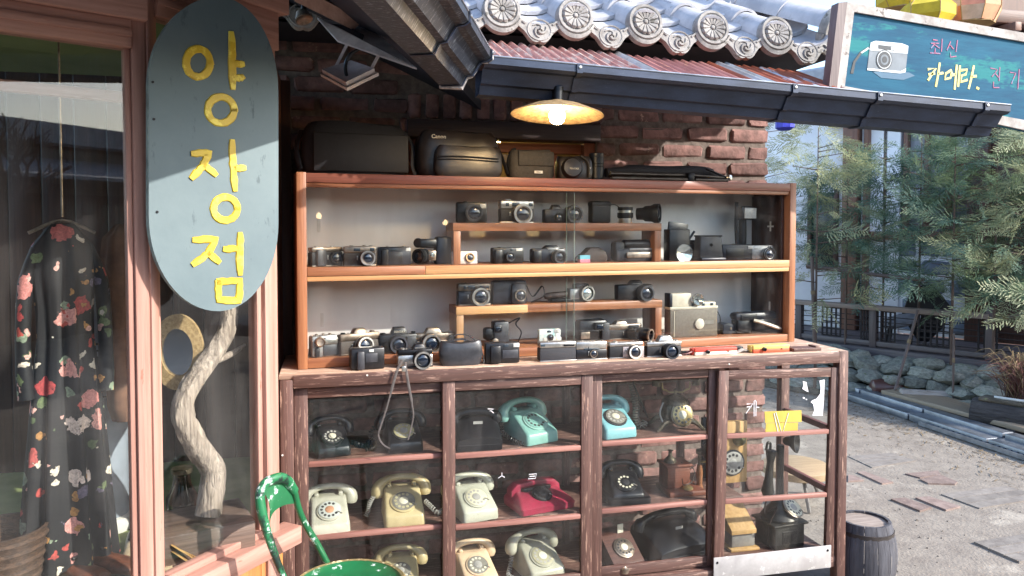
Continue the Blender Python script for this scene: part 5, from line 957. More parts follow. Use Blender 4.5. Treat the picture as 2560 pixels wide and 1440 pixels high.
def coil(T, pts, m, r=.009, turns=None, w=.0030, name='coiled_cord'):
    P = spl(pts, 5); L = sum((P[i + 1] - P[i]).length for i in range(len(P) - 1)); return MB().tube(helix(P, r, turns or L / .012, 8), w, 5).obj(name, m, T)
def phone(x0, x1, zs, label, body, hand=None, wheel=None, plate=None, hole=BLACK, centre=None, rz=0, Y=.2, cord=None, cordpts=None, feet=True, wide=1.0, nodial=False, grille=False, by=1400, grp='rotary telephones in the cabinet', lowd=0):
    py = {1: 1080, 2: 1260, 3: 1400}[zs]; zb = {1: .7802, 2: .4832, 3: .1962}[zs]
    a = CF.pick(x0, py, Y)[0]; c = CF.pick(x1, py, Y)[0]; S = (c - a) / (.235 * (1 + .25 * abs(sin(rz))))
    T = thing('rotary_telephone', label, 'telephone', ((a + c) / 2, Y, zb), rz, group=grp); hand = hand or body; cord = cord or GREY
    W = .083 * wide
    b = MB(); k = lambda hw, y0, y1, z, c_=.016: [tuple(q * S for q in p) for p in rrect(hw, y0, y1, z, c_)]
    b.loft([k(W * 1.0, -.108, .1, .004, .014), k(W * 1.01, -.11, .1, .012), k(W * .99, -.108, .1, .044), k(W * .97, -.103, .1, .052), k(W * .93, -.04, .1, .088), k(W * .9, .008, .098, .114), k(W * .87, .018, .094, .121), k(W * .8, .026, .088, .123)])
    b.obj('body', body, T, ang=50)
    if feet:
        b = MB()
        bx('base_plate', (0, -.005 * S, .0025), (W * 1.9 * S, .19 * S, .005), BLACK, T, .002)
    for sx in (-1, 1): bx('cradle_prong', (sx * .052 * S, .058 * S, .129 * S), (.02 * S, .05 * S, .016 * S), body, T, .005)
    handset(T, S, .058, hand)
    nrm = V((0, -.036, .063)); sl = rad(29)
    if not nodial: dial(T, (0, -.047 * S, .0865 * S), (0, -sin(sl), cos(sl)), .052 * S, wheel or body, plate or body, hole, centre or WHITE)
    if grille:
        for i in range(5): bx('grille_slot', (0, (-.098 + i * .0) * S, .0), (.001, .001, .001), BLACK, T) if False else None
    if cordpts: coil(T, cordpts, cord)
    return T, S
PB = enamel('#17181d', '#101116'); PWG = enamel('#b8b6a6', '#a3a191'); PCR = enamel('#c6b68c', '#ae9d73'); POW = enamel('#b8b7a6', '#a2a290'); PMT = enamel('#86b3a8', '#76a397'); PLB = enamel('#86bcc0', '#74aab0'); PRD = enamel('#a02f48', '#86243a'); PGR = enamel('#b5b2a0', '#9c9a88'); PPE = enamel('#d9c0a0', '#c3a787')
CLEAR = mat('clear_dial_wheel', '#8d8a80', '#6e6b62', .2, sc=20); OCH = mat('aged_dial', '#b7b08c', '#988f6a', .4, sc=25); LABO = mat('orange_label', '#b98a6a', '#a07354', .6, sc=40); LABW = mat('pale_label', '#d8d3be', '#c6c0a8', .5, sc=20); DKG = mat('dark_dial', '#3a3a3c', '#29292b', .4, sc=30); LABG = mat('grey_label', '#a7a59e', '#8e8c86', .4, sc=25)
T, S_ = phone(764, 888, 1, 'black telephone with a white dial centre, left on the top shelf', PB, wheel=DKG, plate=PB, hole=LABG, centre=LABW, rz=.16, cordpts=[(.09, .0, .03), (.12, .02, .012), (.15, -.01, .01), (.17, .05, .01)], cord=BLACK)
for i in range(5): o = bx('grille_slot', (0, (-.108 + .0) * S_, 0), (.07 * S_, .002, .002), DKG, T); o.location = (.0, (-.100 + i * .006) * S_, (.0535 + i * .0036) * S_)
phone(942, 1068, 1, 'black telephone with an aged cream dial behind the hanging strap', PB, wheel=OCH, plate=DKG, hole=LABG, centre=LABG, rz=.06, cordpts=[(-.11, .05, .09), (-.13, .04, .05), (-.12, .0, .01), (-.16, -.02, .01)], cord=BLACK)
# black hooded phone at the left of the second door
def hooded(x0, x1, zs, label, H, Y=.17, rz=0, m=PB, D=.2):
    py = {1: 1080, 2: 1260, 3: 1400}[zs]; zb = {1: .7802, 2: .4832, 3: .1962}[zs]; a = CF.pick(x0, py, Y)[0]; c = CF.pick(x1, py, Y)[0]; W = (c - a) / 2
    T = thing('rotary_telephone', label, 'telephone', ((a + c) / 2, Y, zb), rz, group='rotary telephones in the cabinet'); b = MB(); n = 20; rg = []
    for y_, hs in ((-D / 2, .42), (-D / 2 + .006, .46), (-D * .1, .8), (D * .25, .88), (D / 2, .8)):
        P = [(W * .98, y_, .004)] + [(W * (1 - .06 * t_) * cos(a_), y_, H * hs * (.72 + .28 * sin(a_))) for t_, a_ in [(i / n, pi * i / n) for i in range(n + 1)]] + [(-W * .98, y_, .004)]; rg.append(P)
    b.loft(rg); b.obj('body', m, T, ang=40, bev=0); bx('base_plate', (0, 0, .003), (W * 1.9, D * .96, .006), BLACK, T, .002)
    pts = [(-W * .98, D * .2, H * .66), (-W * .9, D * .2, H * .86), (-W * .4, D * .2, H), (W * .4, D * .2, H), (W * .9, D * .2, H * .86), (W * .98, D * .2, H * .66)]; MB().tube(spl(pts, 4), [.026] * 5 + [.018] * 11 + [.026] * 5, 14).obj('handset', m, T); bx('name_label', (0, -D * .22, H * .80), (.04, .002, .012), LABG, T); o = bx('front_seam', (0, -D / 2 - .001, H * .2), (W * 1.8, .002, .002), GREY, T); return T
hooded(1136, 1246, 1, 'black telephone with a blank arched front beside the mint one', .135, Y=.16, rz=-.05)
phone(1252, 1392, 1, 'mint green telephone turned to the left on the top shelf', PMT, wheel=PMT, plate=enamel('#9cc2b6', '#8cb4a8'), hole=DKG, centre=PMT, rz=.34, cordpts=[(-.11, .06, .08), (-.125, .02, .04), (-.10, -.06, .012), (-.06, -.09, .01)], cord=BLACK)
phone(1466, 1586, 1, 'pale blue telephone behind the third door stile', PLB, wheel=CLEAR, plate=DKG, hole=LABG, centre=LABW, rz=.12)
coil_T = thing('coiled_cord', 'thick grey coiled cord hanging beside the pale blue telephone', 'cord', onY(1592, 1060, .25))
cp = lambda x, y, Y=.25: onY(x, y, Y) - V(coil_T.location)
MB().tube(helix(spl([cp(1576, 952), cp(1585, 985), cp(1590, 1020), cp(1592, 1055), cp(1602, 1066), cp(1614, 1055)], 5), .014, 22, 10), .0042, 6).obj('coil', mat('grey_brown_cord', '#8f857a', '#6b635b', .6, sc=30), coil_T); MB().tube([cp(1582, 955, .22), cp(1620, 1045, .22)], .004, 6).obj('straight_cord', BLACK, coil_T)
# ornate antique phone
a = CF.pick(1630, 1080, .22)[0]; c = CF.pick(1748, 1080, .22)[0]; W = c - a; T = thing('antique_telephone', 'ornate tarnished brass telephone with a domed top and curly feet', 'telephone', ((a + c) / 2, .22, .7802), -.1)
BRS = mat('tarnished_brass', '#7d7360', '#4b4438', .42, .7, sc=40, bump=.8, bsc=90, bdist=.002); BRP = mat('polished_brass', '#b5a377', '#8d7d57', .3, .8, sc=25)
MB().box((0, 0, 0), (W * .52, .1, .085), .008, tx=.86, ty=.8).obj('body', BRS, T, loc=(-W * .02, .0, .075))
for sx in (-1, 1):
    for sy in (-1, 1): MB().tube(spl([(sx * W * .2, sy * .04, .045), (sx * W * .32, sy * .055, .035), (sx * W * .42, sy * .065, .012), (sx * W * .48, sy * .07, .004)], 4), [.016, .016, .015, .014, .013, .012, .011, .01, .009, .008, .007, .006, .006][:13], 8).obj('foot', BRS, T)
MB().lathe([(W * .26, 0), (W * .25, .008), (W * .22, .02), (W * .14, .034), (W * .05, .04), (.008, .044), (.006, .06), (.009, .066), (0, .072)], (-W * .02, 0, .117), seg=30).obj('dome', BRS, T)
for sx in (-1, 1): MB().tube(spl([(0, 0, .17), (sx * W * .12, 0, .168), (sx * W * .2, 0, .178), (sx * W * .27, 0, .185), (sx * W * .28, 0, .215)], 4), .004, 8).obj('cradle_arm', BRP, T)
MB().tube(spl([(-W * .4, .0, .2), (-W * .36, 0, .226), (0, 0, .236), (W * .36, 0, .226), (W * .4, 0, .2)], 4), [.02] * 4 + [.01] * 9 + [.02] * 4, 12).obj('handset', BRS, T)
dial(T, (W * .03, -.06, .075), (0.1, -1, .28), W * .22, BRP, BRS, DKG, LABW)
MB().tube(spl([(-W * .3, -.03, .13), (-W * .38, -.04, .08), (-W * .34, -.06, .03), (-W * .42, -.05, .01)], 5), .004, 6).obj('cord', LABG, T)
# second row
phone(752, 892, 2, 'off white telephone with an orange dial centre on the middle shelf', PWG, wheel=enamel('#bfc4bd', '#abb0a9'), hole=DKG, centre=LABO, rz=.05, Y=.15, cord=LABG, cordpts=[(-.1, .05, .07), (-.11, .0, .03), (-.09, -.06, .012), (-.12, -.08, .01)])
phone(936, 1076, 2, 'cream yellow telephone on the middle shelf of the left door', PCR, wheel=CLEAR, hole=OCH, centre=LABW, rz=0, Y=.17, cord=LABG, cordpts=[(.1, .05, .05), (.13, .0, .03), (.15, -.01, .012), (.19, .02, .02)])
coil_T = thing('coiled_cord', 'pale coiled cord hanging between the off white and cream telephones', 'cord', onY(922, 1270, .2)); cp = lambda x, y, Y=.2: onY(x, y, Y) - V(coil_T.location)
MB().tube(helix(spl([cp(934, 1240), cp(924, 1258), cp(920, 1278), cp(914, 1290)], 5), .008, 11, 9), .0028, 6).obj('coil', LABG, coil_T)
phone(1112, 1248, 2, 'off white telephone beside the red one', POW, wheel=enamel('#cfcab0', '#bab59a'), hole=LABG, centre=LABG, rz=.2, Y=.15)
# red low phone
a = CF.pick(1272, 1260, .18)[0]; c = CF.pick(1418, 1260, .18)[0]; W = (c - a) / 2; T = thing('rotary_telephone', 'dark red low telephone with a black dial on the middle shelf', 'telephone', ((a + c) / 2, .18, .4832), .22, group='rotary telephones in the cabinet')
b = MB(); b.loft([rrect(W * .98, -.1, .09, .004), rrect(W, -.102, .09, .03), rrect(W * .96, -.09, .09, .04), rrect(W * .8, -.03, .088, .058), rrect(W * .76, .0, .085, .066)]); b.obj('body', PRD, T, ang=45)
b = MB(); P = [(-W * .92, .03), (-W * .9, .075), (-W * .7, .098), (0, .108), (W * .7, .098), (W * .9, .075), (W * .92, .03), (W * .6, .035), (W * .55, .078), (0, .086), (-W * .55, .078), (-W * .6, .035)]; b.prism(P, .02, .075, 'xz'); b.obj('handset', PRD, T, bev=.007)
dial(T, (.0, -.035, .062), (0, -.45, .9), .043, DKG, BLACK, BLACK, DKG); bx('recess', (0, .012, .07), (W * 1.0, .012, .02), DKG, T, .003)
# vintage black phone
T, S_ = phone(1500, 1612, 2, 'black vintage telephone with a ring of white finger holes', PB, wheel=PB, plate=PB, hole=LABW, centre=DKG, rz=-.08, Y=.19)
b = MB(); b.loft([rrect(.1, -.115, .1, .0055), rrect(.1, -.115, .1, .03), rrect(.095, -.108, .095, .034)]); b.obj('plinth', PB, T)
# wooden bell phone
a = CF.pick(1645, 1250, .2)[0]; c = CF.pick(1735, 1250, .2)[0]; W = c - a; T = thing('wooden_telephone', 'small wooden box telephone with brass bells on top', 'telephone', ((a + c) / 2, .2, .4832), 0)
MW = wood('mahogany', '#7c4736', '#59301f', 'x'); bx('box', (0, .02, .075), (W * .62, .1, .1), MW, T, .004); bx('lid', (0, .02, .13), (W * .72, .115, .012), MW, T, .003); bx('plinth', (W * .12, .0, .012), (W * 1.0, .16, .024), MW, T, .006)
MB().lathe([(.03, 0), (.028, .008), (.02, .02), (.01, .03), (.008, .05), (.014, .055), (0, .06)], (-W * .12, .02, .136), seg=20).obj('bell', BRS, T); MB().lathe([(.028, 0), (.027, .006), (.016, .015), (0, .018)], (W * .2, -.04, .0245), seg=20).obj('bell', BRP, T); MB().tube(spl([(W * .1, -.01, .14), (W * .4, -.03, .11), (W * .3, -.05, .06), (W * .05, -.06, .05), (0, -.06, .08)], 6), .0025, 6).obj('cord', BROWN, T)
q = onY(1748, 1240, .2); T = thing('candlestick_receiver', 'wooden crank receiver with a brass mouthpiece beside the bell telephone', 'receiver', (q.x, .2, .4832))
MB().lathe([(.02, 0), (.018, .01), (.013, .03), (.016, .08), (.011, .12)], seg=16).obj('handle', wood('handle_wood', '#8c5a34', '#6b4022', 'z'), T); MB().tube([(0, 0, .12), (0, 0, .17)], .008, 10).obj('neck', BRS, T); MB().lathe([(.012, -.035), (.016, -.02), (.02, -.005), (.042, .012), (.044, .02), (.036, .02), (.015, .005), (0, .004)], (.012, -.02, .185), (.75, -.6, .1), 26).obj('mouthpiece', BRS, T); bx('crank', (.03, -.01, .135), (.06, .008, .01), BRP, T, .003)
q = onY(1772, 1180, .3); bx('dark_board', (q.x + .01, .33, .64), (.07, .02, .3), BLACK, None, .003, label='dark upright board behind the crank receiver', cat='board')
# bottom row
phone(936, 1066, 3, 'cream telephone mostly hidden by the green chair', PCR, wheel=CLEAR, hole=LABW, centre=LABG, rz=-.1, Y=.16)
phone(1120, 1250, 3, 'peach cream telephone at the left of the second door bottom', PPE, wheel=CLEAR, hole=LABW, centre=LABG, rz=.18, Y=.14)
phone(1275, 1411, 3, 'greyish telephone with a white dial centre on the bottom shelf', PGR, wheel=enamel('#aca78d', '#979277'), hole=LABG, centre=LABW, rz=.2, Y=.15, cord=LABG, cordpts=[(-.1, .05, .08), (-.12, .03, .03), (-.14, .0, .01), (-.12, -.06, .01)])
a = CF.pick(1507, 1400, .17)[0]; c = CF.pick(1584, 1400, .17)[0]; W = c - a; T = thing('wooden_telephone', 'wedge shaped wooden telephone with a nickel dial on the bottom shelf', 'telephone', ((a + c) / 2, .17, .1962), .2)
b = MB(); b.prism([(-.1, .005), (-.1, .03), (.02, .12), (.1, .12), (.1, .005)], -W * .55, W * .5, 'yz'); b.obj('case', wood('dark_phone_wood', '#5f3b31', '#442823', 'x'), T, bev=.004); dial(T, (0, -.045, .078), (0, -.6, .8), .046, CHROMEW, CHROMEW, DKG, LABW); MB().lathe([(.022, 0), (.024, .02), (.016, .024), (.012, .03)], (-W * .3, -.115, .004), seg=18).obj('receiver_cup', CHROMEW, T); bx('card', (W * .15, .02, .14), (.03, .004, .04), LABW, T)
hooded(1600, 1757, 3, 'big black telephone with a blank sloping front on the bottom shelf', .17, Y=.2, rz=.22, D=.24)
# right hand door
q = onY(1835, 1250, .26); T = thing('wall_telephone', 'pale wooden wall telephone with a brass bell and dark dial', 'telephone', (q.x, .26, .4832))
PWD = wood('pale_phone_wood', '#c9a36c', '#ab8450', 'z'); bx('back_board', (-.005, 0, .15), (.13, .03, .30), PWD, T, .004); MB().lathe([(.036, 0), (.034, .01), (.02, .026), (.006, .03), (0, .036)], (.015, -.016, .215), (0, -1, 0), 24).obj('bell', mat('green_brass', '#8d8a62', '#6a6844', .35, .7, sc=25), T); dial(T, (-.02, -.016, .1), (0, -1, .02), .06, LABG, DKG, DKG, LABG)
q = onY(1838, 1350, .22); T = thing('wooden_desk_box', 'pale wooden wedge box beside the candlestick telephone', 'box', (q.x, .22, .1962)); b = MB(); b.prism([(-.09, .08), (-.09, .1), (.06, .2), (.09, .2), (.09, .08)], -.07, .06, 'yz'); b.obj('wedge', PWD, T, bev=.003); bx('base', (0, 0, .045), (.12, .15, .06), mat('grey_card', '#8d8880', '#75706a', .7, sc=20), T, .003); bx('plinth', (0, 0, .0065), (.15, .19, .013), PWD, T, .003)
q = onY(1948, 1365, .18); T = thing('candlestick_telephone', 'tall dark candlestick telephone with horn mouthpiece on a square base', 'telephone', (q.x, .18, .1962), .12)
DB = mat('dark_pewter', '#4d4a46', '#363430', .4, .5, sc=25); bx('base_box', (0, 0, .055), (.17, .15, .11), DB, T, .005); bx('base_lid', (0, 0, .116), (.20, .175, .012), DB, T, .004)
MB().lathe([(.088, 0), (.09, .012), (.078, .03), (.05, .06), (.026, .09), (.019, .11), (.016, .2), (.018, .35), (.014, .355)], (0, 0, .1225), seg=30).obj('stem', DB, T); MB().lathe([(.012, -.03), (.02, -.02), (.024, 0), (.05, .025), (.053, .034), (.046, .034), (.02, .012), (0, .01)], (.03, -.03, .5), (.55, -.8, .05), 26).obj('mouthpiece', DB, T)
dial(T, (.03, -.056, .185), (.2, -.62, .75), .05, LABW, CHROMEW, DKG, LABG); MB().lathe([(.022, 0), (.03, .02), (.02, .08), (.016, .16), (.024, .2), (.026, .215), (.018, .22)], (-.075, .0, .24), (.1, 0, 1), 20).obj('receiver', DB, T); MB().tube(spl([(-.06, 0, .46), (-.06, 0, .49), (-.075, 0, .495), (-.085, 0, .46)], 5), .006, 8).obj('hook', DB, T); MB().tube([(-.08, 0, .44), (0, 0, .45)], .006, 8).obj('hook_arm', DB, T)
MB().tube(spl([(-.075, 0, .24), (-.095, -.01, .16), (-.06, -.05, .2), (-.09, -.04, .12), (-.1, -.04, .03), (-.09, -.05, .004)], 6), .004, 6).obj('cord', BROWN, T)
bx('side_ornament', (-.0, -.0765, .055), (.09, .003, .06), mat('dark_pewter_two', '#3d3a37', '#2a2826', .45, .5, sc=60, bump=.6), T, .002)
# ================================================================== RIGHT SIDE: YARD, RUBBLE WALL, TREES, WOODEN HOUSE
FBd = Frame((5.78, 3.56, 0), rad(-61))
DW = wood('weathered_deck', '#6d6464', '#4e474b', 'x', rand=.1); DWZ = wood('weathered_deck', '#6b605e', '#4b4245', 'z'); DKW = wood('dark_house_wood', '#5a3a30', '#3e2822', 'z'); DKX = wood('dark_house_wood', '#5a3a30', '#3e2822', 'x'); LTW = wood('brown_post_wood', '#7e5a4a', '#5f4137', 'z'); LTX = wood('brown_post_wood', '#7e5a4a', '#5f4137', 'x'); RAIL = wood('grey_rail_wood', '#9a8a80', '#77685f', 'x')
PLAST = mat('white_plaster', '#f2f2f6', '#e2e2ea', .85, sc=2, bump=.2); STONEB = mat('blue_grey_stone', '#7d8696', '#626b7c', .85, sc=10, bump=.5, rand=.15)
def fx(name, u0, u1, v0, v1, z0, z1, m, par, ch=.004, **kw):
    o = par.location if par else V(); return bx(name, FBd.at((u0 + u1) / 2, (v0 + v1) / 2, (z0 + z1) / 2) - o, (u1 - u0, v1 - v0, z1 - z0), m, par, ch, rz=FBd.a, **kw)
house = thing('wooden_house', 'old wooden house with white plaster and stone infill behind the trees', 'house', FBd.at(0, 1.35, 0))
VW = 1.35
fx('plaster_wall', -9, -.62, VW, VW + .2, .3, 3.6, PLAST, house)
cu = FBd.pick(2130, 600, VW - .04)[0]
fx('column', cu - .09, cu + .09, VW - .14, VW + .05, .45, 3.6, LTW, house); fx('column_strip', cu + .15, cu + .2, VW - .1, VW + .05, .45, 3.6, LTW, house)
ua = FBd.pick(2160, 700, VW)[0]; ub = FBd.pick(2420, 700, VW)[0]
zst = FBd.pick(2300, 600, VW)[1]; fx('infill_mortar', ua, ub, VW + .03, VW + .2, .45, zst, PLAST, house)
rr_ = random.Random(5); zz = .5; row = 0
while zz < zst - .1:
    hh_ = rr_.uniform(.15, .2); x = ua + .06 + (.1 if row % 2 else 0)
    while x < ub - .15:
        L_ = rr_.uniform(.18, .32); q = rough_box(L_, .12, hh_, rr_.randrange(9999), .014, .03); o = q.obj('infill_stone', STONEB, house, loc=FBd.at(x + L_ / 2, VW + .07, zz + hh_ / 2) - V(house.location), rz=FBd.a); x += L_ + .05
    zz += hh_ + .05; row += 1
fx('mid_beam', ua - .1, ub + .05, VW - .05, VW + .12, zst, zst + .1, LTX, house)
# window band above: lattice and dim glass
fx('upper_glass', ua, ub, VW + .1, VW + .11, zst + .1, 3.0, mat('dim_house_glass', '#aeb1ba', '#7d7c80', .25, sc=1.5), house)
for i in range(6): fx('window_mullion', ua + i * (ub - ua) / 5 - .025, ua + i * (ub - ua) / 5 + .025, VW + .0, VW + .09, zst + .1, 3.0, LTW, house)
for z_ in (2.05, 2.5): fx('window_transom', ua, ub, VW + .005, VW + .085, z_, z_ + .05, LTX, house)
fx('lintel_beam', cu - .3, 4.5, VW - .1, VW + .1, 3.0, 3.25, LTX, house)
fx('door_post', ub, ub + .2, VW - .1, VW + .1, .45, 3.0, DKW, house)
ue = ub + .2
for i in range(5):
    fx('door_panel', ue + i * .62, ue + i * .62 + .6, VW, VW + .05, .45, 3.0, DKW, house)
    for z0_, z1_ in ((.55, .95), (1.05, 1.5), (1.6, 2.7)): fx('panel_inset', ue + i * .62 + .08, ue + i * .62 + .52, VW - .018, VW - .001, z0_, z1_, DKX, house, .012)
fx('door_rail', ue, ue + 3.1, VW - .05, VW - .02, .98, 1.03, DKX, house)
wu0, wz0 = FBd.pick(2030, 660, VW); wu1, wz1 = FBd.pick(2088, 540, VW)
fx('window', wu0, wu1, VW - .02, VW - .001, wz0, wz1 + .3, mat('dark_window', '#2f3a3c', '#202829', .2, sc=2), house)
for a_, b_ in ((wu0 - .05, wu0), (wu1, wu1 + .05)): fx('window_jamb', a_, b_, VW - .05, VW - .001, wz0 - .05, wz1 + .35, DKW, house)
fx('window_sill', wu0 - .05, wu1 + .05, VW - .06, VW - .002, wz0 - .06, wz0 - .001, DKX, house)
# roof: eave with rafters, also what keeps the yard in shade
fx('roof_slab', -9.5, 9, 1.3, 3.5, 3.26, 3.4, DKX, house)
for i in range(16): fx('rafter', -4 + i * .5, -3.92 + i * .5, 1.2, VW, 3.17, 3.255, LTW, house)
fx('roof_ridge', -9.5, 9, 1.2, 3.5, 3.405, 3.8, TILE, house, .2)
# deck
deck = thing('house_deck', 'weathered grey plank deck in front of the wooden house', 'deck', FBd.at(0, 0, 0))
for i in range(9): fx('deck_plank', -6, 4.5, .02 + i * .148, .16 + i * .148, .41, .448, DW, deck)
fx('edge_beam', -6, 4.5, -.04, .018, .30, .448, DW, deck)
for i in range(8): fx('deck_leg', -3.2 + i * .8, -3.08 + i * .8, .1, .22, 0, .299, DWZ, deck)
# balustrade
bal = thing('deck_railing', 'low wooden deck railing with dark lattice panels and thin rods', 'railing', FBd.at(0, .05, .45))
ul = FBd.pick(1960, 800, .05)[0]; ur = FBd.pick(2475, 800, .05)[0]
zt = FBd.pick(2230, 774, .05)[1]; zb = FBd.pick(2230, 862, .05)[1]
fx('top_rail', ul - .3, ur, .0, .12, zt - .02, zt + .03, RAIL, bal); fx('bottom_rail', ul - .3, 3.5, .03, .09, zb - .03, zb + .02, DW, bal)
pu = FBd.pick(2184, 800, .05)[0]; fx('post', pu - .035, pu + .035, .02, .1, .449, zt - .021, DWZ, bal)
pu = FBd.pick(1998, 800, .05)[0]; fx('post', pu - .035, pu + .035, .02, .1, .449, zt - .021, DWZ, bal); fx('post', ur - .03, ur + .03, .02, .1, .449, zt + .1, DWZ, bal)
LAT = mat('dark_lattice', '#2d2729', '#1f1b1d', .8, sc=20)
for a_, b_ in ((2055, 2100), (2152, 2172), (2202, 2236), (2296, 2374), (2446, 2492)):
    u0 = FBd.pick(a_, 820, .05)[0]; u1 = FBd.pick(b_, 820, .05)[0]; n = max(3, int((u1 - u0) / .05)); b = MB()
    cpt = FBd.at((u0 + u1) / 2, .06, (zt + zb) / 2) - V(bal.location)
    for i in range(n + 1): b.box((-(u1 - u0) / 2 + i * (u1 - u0) / n, 0, 0), (.016, .014, zt - zb - .05))
    for i in range(5): b.box((0, .008, -(zt - zb - .06) / 2 + i * (zt - zb - .06) / 4), (u1 - u0, .012, .014))
    b.obj('lattice_panel', LAT, bal, loc=cpt, rz=FBd.a, kind='stuff')
for i in range(5): fx('thin_rod', ul - .3, 3.4, .052, .060, zb + .05 + i * (zt - zb - .08) / 5, zb + .058 + i * (zt - zb - .08) / 5, LAT, bal, 0)
# dark object on the deck: folded chair back with grey seat
q = FBd.at(FBd.pick(2310, 740, .7)[0], .7, .449); T = thing('garden_chair', 'dark garden chair with a pale grey seat on the deck', 'chair', q, FBd.a + .4)
b = MB(); b.prism([(-.22, .30), (-.12, .62), (.08, .66), (.26, .42), (.2, .2), (.05, .02), (-.05, .02)], -.02, .02, 'xz'); b.obj('back', BLACK, T, bev=.01); b = MB(); b.lathe([(.19, 0), (.2, .02), (.17, .04), (0, .045)], (-.22, -.12, .24), (-.3, -.3, 1), 24, 0, .8); b.obj('seat', mat('grey_cushion', '#8b8b92', '#74747c', .8, sc=20), T)
for x_, y_ in ((-.34, -.2), (-.12, -.22), (-.3, .02), (.02, .02)): MB().tube([(x_, y_, .24), (x_ * 1.1, y_ * 1.1, 0)], .014, 8).obj('leg', BLACK, T)

# ------------------------------------------------------------------ rubble wall below the deck
RST = mat('rubble_stone', '#98998f', '#6f716a', .9, sc=9, bump=.8, bsc=25, rand=.25, spot=('#5f6a45', .6, 6), bdist=.01)
rub = thing('rubble_wall', 'low dry wall of rough grey field stones below the deck', 'wall', FBd.at(0, -.2, 0))
def stone_me(seed):
    r = random.Random(seed); b = MB(); rg = []; n = 9
    for k in range(6):
        t = k / 5; z_ = -.5 + t; s_ = (1 - abs(2 * t - 1) ** 2.4) ** .5 * .5 + .04; rg.append([(s_ * cos(2 * pi * i / n + r.uniform(-.15, .15)) * r.uniform(.85, 1.12), s_ * sin(2 * pi * i / n) * r.uniform(.85, 1.12), z_ * .96 + r.uniform(-.05, .05)) for i in range(n)])
    b.loft(rg); o = b.obj('wall_stone', RST, ang=28); me = o.data; bpy.data.objects.remove(o); return me
SM = [stone_me(i) for i in range(8)]; r = random.Random(21)
us, ue_ = -2.2, 2.0
for lay, (zc0, v0) in enumerate(((.06, -.42), (.17, -.32), (.27, -.24), (.35, -.16))):
    u_ = us + r.uniform(0, .15)
    while u_ < ue_:
        L_ = r.uniform(.17, .34); o = link('wall_stone', SM[r.randrange(8)], rub, FBd.at(u_ + L_ / 2, v0 + r.uniform(-.05, .05), zc0 + r.uniform(-.02, .03)) - V(rub.location)); o.scale = (L_ * 1.06, r.uniform(.18, .28), r.uniform(.12, .19)); o.rotation_euler = (r.uniform(-.3, .3), r.uniform(-.25, .25), FBd.a + r.uniform(-.4, .4)); u_ += L_ * .93
bx('earth_core', FBd.at(-.2, .12, .14) - V(rub.location), (5.2, .5, .28), mat('dark_earth', '#4b443d', '#36312c', .95, sc=12), rub, rz=FBd.a)
# strip of soil and litter in front
b = MB(); n = 24; r = random.Random(4)
top_ = [FBd.at(us - .5 + (ue_ + .8 - us) * i / n, -.4, 0) for i in range(n + 1)]
SOIL = mat('leaf_litter_soil', '#6d6253', '#4a4338', .95, sc=14, bump=1, bsc=40, spot=('#7d7d55', .6, 12), bdist=.02)
fr = [V((5.22 + r.uniform(-.03, .03), p.y - .25, 0)) if p.x > 5.3 else p + V((-.25, -.2, 0)) for p in top_]
b.add([(p.x, p.y, .05) for p in top_] + [(p.x, p.y, .006) for p in fr], [(i, i + 1, n + 2 + i, n + 1 + i) for i in range(n)]); b.obj('planting_bed', SOIL, kind='structure', ang=60)
# steel drain edging and grating along the lane
STL = mat('galvanised_steel', '#8f949c', '#70757d', .42, .7, sc=8, rrand=.1); dr = thing('drain_channel', 'galvanised steel drain edging along the right side of the lane', 'drain', (5.1, 2.6, 0))
XD = 5.10
y0 = 1.0
while y0 < 4.6:
    bx('edge_section', (.0, y0 + .42 - 2.6, .03), (.16, .82, .06), STL, dr, .004); bx('upper_section', (.13, y0 + .42 - 2.6, .06), (.11, .82, .07), STL, dr, .004); y0 += .84
for i in range(40): bx('grate_bar', (-.02, -2.35 + i * .055, .022), (.2, .018, .03), STL, dr)
bx('grate_frame', (-.125, -1.25, .022), (.014, 2.3, .034), STL, dr); bx('grate_frame', (.086, -1.25, .022), (.01, 2.3, .032), STL, dr)
# plank platform, bottle, log pipe
q = onZ(2375, 1030, .08); T = thing('plank_step', 'wide tan plank lying beside the drain', 'plank', (q.x + .12, q.y, .0), rad(4)); bx('plank', (0, 0, .11), (.36, 1.5, .04), wood('tan_plank', '#9a8a76', '#7c6d5b', 'y'), T, .004)
for s_ in (-.6, .6): bx('bearer', (0, s_, .044), (.3, .08, .088), DW, T, .004)
q = onZ(2228, 984, .06); T = thing('clay_jar', 'brown glazed jar lying on its side with a yellow neck', 'jar', (q.x, q.y, .115), rad(-20)); MB().lathe([(.05, -.2), (.085, -.18), (.1, -.08), (.095, .06), (.075, .1)], ax=(1, 0, .02), seg=20).obj('body', mat('brown_glaze', '#5d3c34', '#42292a', .3, sc=8), T); MB().lathe([(.076, .1), (.07, .2), (.06, .26), (.055, .3), (.04, .3)], ax=(1, 0, .02), seg=20).obj('neck', mat('yellow_glaze', '#b3924c', '#8b6c35', .4, sc=8), T)
q = onZ(2330, 1003, .06); T = thing('birch_log', 'short pale birch log lying in front of the stones', 'log', (q.x, q.y, .085), rad(-28)); MB().lathe([(.07, -.28), (.082, -.27), (.08, 0), (.085, .27), (.075, .28)], ax=(1, 0, 0), seg=18).obj('bark', mat('birch_bark', '#b5aca4', '#8d837c', .9, sc=6, st=(1, 8, 8), bump=.4, spot=('#5a504b', .6, 8)), T); MB().lathe([(.068, 0), (.06, .004), (0, .005)], (.2815, 0, 0), (1, 0, 0), 18).obj('cut_end', mat('cut_wood', '#7a5e4d', '#5d4538', .8, sc=20), T)
